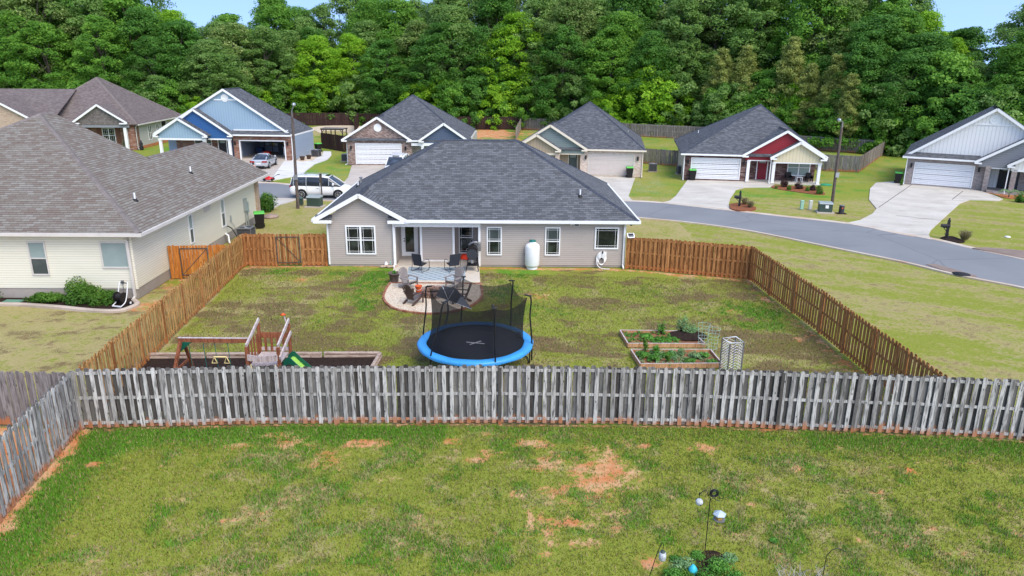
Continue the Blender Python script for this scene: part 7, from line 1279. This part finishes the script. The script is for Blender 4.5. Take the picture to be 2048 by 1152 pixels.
def person(x,y,z0,rz):
    root=thing('person','person in a salmon shirt standing in the driveway behind the silver car','person',(x,y,z0),rz); s=1.0
    J={'pel':(0,0,.95),'sp':(0,0,1.15),'ch':(0,.01,1.36),'nk':(0,.01,1.50),'hd':(0,-.01,1.60),'tp':(0,0,1.72),'ls':(.17,.01,1.42),'le':(.24,-.02,1.14),'lw':(.25,-.14,.92),'rs':(-.17,.01,1.42),'re':(-.24,-.02,1.14),'rw':(-.25,-.14,.92),'lh':(.09,0,.90),'lk':(.11,-.03,.50),'la':(.11,.02,.09),'lf':(.12,-.15,.04),'rh':(-.09,0,.90),'rk':(-.11,-.03,.50),'ra':(-.11,.02,.09),'rf':(-.12,-.15,.04)}
    Rr={'pel':.135,'sp':.12,'ch':.14,'nk':.055,'hd':.085,'tp':.075,'ls':.06,'le':.042,'lw':.028,'rs':.06,'re':.042,'rw':.028,'lh':.09,'lk':.06,'la':.04,'lf':.035,'rh':.09,'rk':.06,'ra':.04,'rf':.035}
    E2=[('pel','sp'),('sp','ch'),('ch','nk'),('nk','hd'),('hd','tp'),('ch','ls'),('ls','le'),('le','lw'),('ch','rs'),('rs','re'),('re','rw'),('pel','lh'),('lh','lk'),('lk','la'),('la','lf'),('pel','rh'),('rh','rk'),('rk','ra'),('ra','rf')]
    for s_ in ('l','r'):
        sg=1 if s_=='l' else -1
        for i in range(5):
            nm=f'{s_}f{i}'; off=(i-2)*.018; J[nm]=(sg*(.25+.004),-.16+off*.9,.90-.0); J[nm+'e']=(sg*.255,-.19+off*1.3,.83-(.012 if i in(1,2) else 0)+(.03 if i==4 else 0)); Rr[nm]=.013; Rr[nm+'e']=.009; E2+=[(s_+'w',nm),(nm,nm+'e')]
    ks=list(J); me=bpy.data.meshes.new('body'); me.from_pydata([J[k] for k in ks],[(ks.index(a),ks.index(b)) for a,b in E2],[]); o=bpy.data.objects.new('body',me); C.objects.link(o); sk_=o.modifiers.new('skin','SKIN'); 
    for i,k in enumerate(ks): me.skin_vertices[0].data[i].radius=(Rr[k],Rr[k])
    me.skin_vertices[0].data[0].use_root=True; sb=o.modifiers.new('sub','SUBSURF'); sb.levels=2; sb.render_levels=2; me.materials.append(M['skin']); o.parent=root
    MB().lathe((0,.015,1.60),[(.088,0),(.105,.05),(.095,.12),(.05,.165),(.01,.17)],14).build('hair',M['hair'],root); MB().lathe((0,0,.92),[(.165,0),(.15,.2),(.19,.42),(.17,.53),(.08,.59)],18,sy=.72).build('shirt',M['shirt'],root)
    for s_ in (-1,1): MB().tube([(s_*.17,.01,1.44),(s_*.215,0,1.24)],[.078,.07],10).build('sleeve',M['shirt'],root); MB().tube([(s_*.09,0,.98),(s_*.11,-.02,.55)],[.125,.09],12).build('shorts_leg',M['short'],root)
    MB().lathe((0,-.10,1.615),[(.001,0),(.012,.01),(.016,.03),(.001,.05)],8).build('nose',M['skin'],root)
    for s_ in (-1,1): MB().lathe((s_*.032,-.083,1.655),[(.001,0),(.01,.01),(.001,.02)],8).build('eye',M['hair'],root); MB().lathe((s_*.092,0,1.62),[(.001,0),(.014,.02),(.001,.055)],8,sy=1.6).build('ear',M['skin'],root)
    MB().bx(-.022,.022,-.092,-.084,1.595,1.602).build('mouth',M['shirt'],root); return root
person(g[0],g[1],hz-1.78,R(160))
# ---------------------------------------------------------------- foreground feeder poles and flower bed
g=G(1410,1102); yf_=g[1]; at_=lambda px,py,y=yf_:(lambda r_:Vector((r_[0]*y/r_[1]-g[0],y-g[1],CH+r_[2]*y/r_[1])))(ray(px,py)); FP=thing('feeder_pole','black metal hook pole topped with a scroll ring, in the near lawn','feeder pole',(*g,0))
tpt=at_(1421,995); MB().tube([(0,0,-.1),at_(1418,1020),tpt],.011,8).build('pole',M['black'],FP); rc=at_(1428,986); mb=MB()
for k in range(3): mb.tube([rc+Vector((math.cos(2*math.pi*i/24)*(.055+.022*k),-.01,math.sin(2*math.pi*i/24)*(.055+.022*k))) for i in range(24)],.011,6,closed=True)
mb.build('scroll_ring',M['black'],FP); MB().tube(smooth([tpt+Vector((0,0,-.05)),at_(1412,981),at_(1402,986),at_(1398,990),at_(1400,984)],5),.008,6).build('hook_arm',M['black'],FP); MB().tube(smooth([tpt+Vector((0,0,.02)),at_(1436,992),at_(1442,997),at_(1447,995),at_(1445,991)],5),.008,6).build('hook_arm',M['black'],FP); MB().tube(smooth([tpt+Vector((0,0,-.08)),at_(1426,996),at_(1432,1000),at_(1440,1002)],5),.008,6).build('hook_arm',M['black'],FP)
c=at_(1398.5,1004)+Vector((*g,0)); BH=thing('ball_feeder','round white bird feeder hanging from the left hook','bird feeder',c); MB().lathe((0,0,-.085),[(.085*math.sin(math.pi*i/12)+.001,.085-.085*math.cos(math.pi*i/12)) for i in range(13)],20).build('shell',M['feederwhite'] if 'feederwhite' in M else M.setdefault('feederwhite',paint('mottled white ceramic',(.50,.52,.54),.6,.45,.4,0,20)),BH); MB().cyl((.015,-.082,-.03),(.02,-.092,-.035),.014,n=12).build('entry_hole',M['black'],BH); MB().tube([(0,0,.08),(0,0,.24)],.003,4).build('wire',M['black'],BH)
c=at_(1439,1030)+Vector((*g,0)); HF=thing('gazebo_feeder','grey hexagonal roofed bird feeder hanging right of the pole','bird feeder',c); MB().lathe((0,0,.02),[(.155,0),(.15,.015),(.07,.07),(.01,.10)],6,sm=False).build('roof',M['utillight'] if 0 else paint('pale blue grey enamel',(.42,.50,.55),.4,.12),HF); MB().lathe((0,0,-.10),[(.075,0),(.08,.12)],6,sm=False).build('seed_case',paint('yellow seed',(.50,.30,.07),.6,.3,.3,0,60),HF); MB().lathe((0,0,-.125),[(.14,0),(.15,.02),(.13,.022),(.01,.015)],6,sm=False).build('tray',M['acgrey'],HF); MB().tube([(0,0,.12),(0,0,.40)],.003,4).build('wire',M['black'],HF)
g2=G(1296,1158); a2=lambda px,py:(lambda r_:Vector((r_[0]*g2[1]/r_[1]-g2[0],0,CH+r_[2]*g2[1]/r_[1])))(ray(px,py)); SH=thing('shepherd_hook','thin black shepherd hook leaning at the bottom edge','garden hook',(*g2,0)); MB().tube([(0,0,-.05),a2(1316,1102),a2(1322,1090)],.009,6).tube(smooth([a2(1322,1090),a2(1325,1085),a2(1327,1091),a2(1326,1097)],4),.007,6).build('rod',M['black'],SH)
c=a2(1325,1111)+Vector((*g2,0)); LN=thing('hanging_lantern','white patterned lantern with dark cap hanging on the shepherd hook','lantern',c); MB().lathe((0,0,-.12),[(.05,0),(.075,.02),(.08,.10),(.075,.18),(.05,.20)],18).build('shade',M['feederwhite'],LN); MB().lathe((0,0,.08),[(.05,0),(.05,.03),(.02,.04)],12).build('cap',M['utilgreen'],LN); MB().lathe((0,0,-.15),[(.02,0),(.045,.03)],12).build('base',M['black'],LN); MB().tube([(0,0,.11),(0,0,.20)],.004,4).build('wire',M['black'],LN)
tag(MB().flat(smooth(P_([(1395,1150),(1392,1125),(1400,1108),(1418,1101),(1440,1106),(1448,1120),(1442,1140),(1420,1155),(1395,1150)]),4)[:-1],-.05,.012).build('flower_bed',M['soil']),'dark soil patch at the foot of the feeder pole',kind='structure')
for i,(px,py,r_,h,mt,lab) in enumerate(((1438,1140,.34,.32,'leafplant','bright green feathery plant clump right of the feeder pole base'),(1365,1135,.30,.25,'leafsage','pale green plant left of the feeder pole base'),(1395,1112,.16,.12,'leafplant','low sprouts at the foot of the feeder pole'),(1470,1165,.3,.3,'leafplant','green clump cut by the bottom edge right of the pole'),(1345,1160,.28,.3,'leafplant','green clump cut by the bottom edge left of the pole'),(1410,1165,.25,.35,'leafplant','tall green sprouts at the bottom edge under the pole'),(1352,1120,.14,.10,'leafplant','low weed clump left of the soil patch under the hanging lantern'),(1458,1120,.2,.14,'leafsage','low pale weeds right of the soil patch'),(1378,1158,.22,.2,'leafbush','dark green clump beside the turquoise ornament'),(1440,1170,.28,.28,'leafbush','darker green clump at the bottom edge right of centre of the bed'),(1548,1082,.10,.08,'leafplant','small dark weed in the near lawn right of the feeders'))):
    g=G(px,py); shrub('garden_plant',lab,'plant',g[0],g[1],r_,r_,h,M[mt],900,.05,'plants in the flower bed',200+i)
rr=random.Random(8); mb=MB(); g=G(1600,1160)
for i in range(34):
    x=rr.uniform(-.5,.5); y=rr.uniform(-.15,.15); a=rr.uniform(-.6,.6); h=rr.uniform(.15,.4); mb.tube([(x,y,0),(x+a*h*.5,y,h*.6),(x+a*h+rr.uniform(-.05,.05),y+rr.uniform(-.1,.1),h)],[.008,.006,.003],5)
o=mb.build('dry_twigs',M['twig']); o.location=(*g,0); tag(o,'bleached bare twigs at the bottom edge right of the flower bed','twigs')
g=G(1385,1150); o=MB().lathe((0,0,0),[(.05,0),(.09,.03),(.10,.14),(.06,.20),(.03,.24)],10).build('garden_toy',paint('turquoise plastic',(.05,.50,.62),.4,.15)); o.location=(*g,.02); tag(o,'turquoise plastic ornament among the plants at the bottom edge','ornament')
g=G(1655,1158); o=MB().tube(smooth([(-.1,0,.6),(0,0,.75),(.15,0,.78),(.3,0,.70)],4),.008,6).tube([(-.1,0,.6),(-.12,0,-.05)],.008,6).build('garden_hook',M['black']); o.location=(*g,0); tag(o,'black curved garden hook barely showing at the bottom edge','garden hook')
g=G(2005,458); o=MB().lathe((0,0,0),[(.18,0),(.16,.05),(.01,.08)],12).build('ground_disc',M['whiteplastic']); o.location=(2015-2015+G(2015,474)[0],G(2015,474)[1],.0); tag(o,'small white cap in the lawn right of the white house mailbox','valve cap')
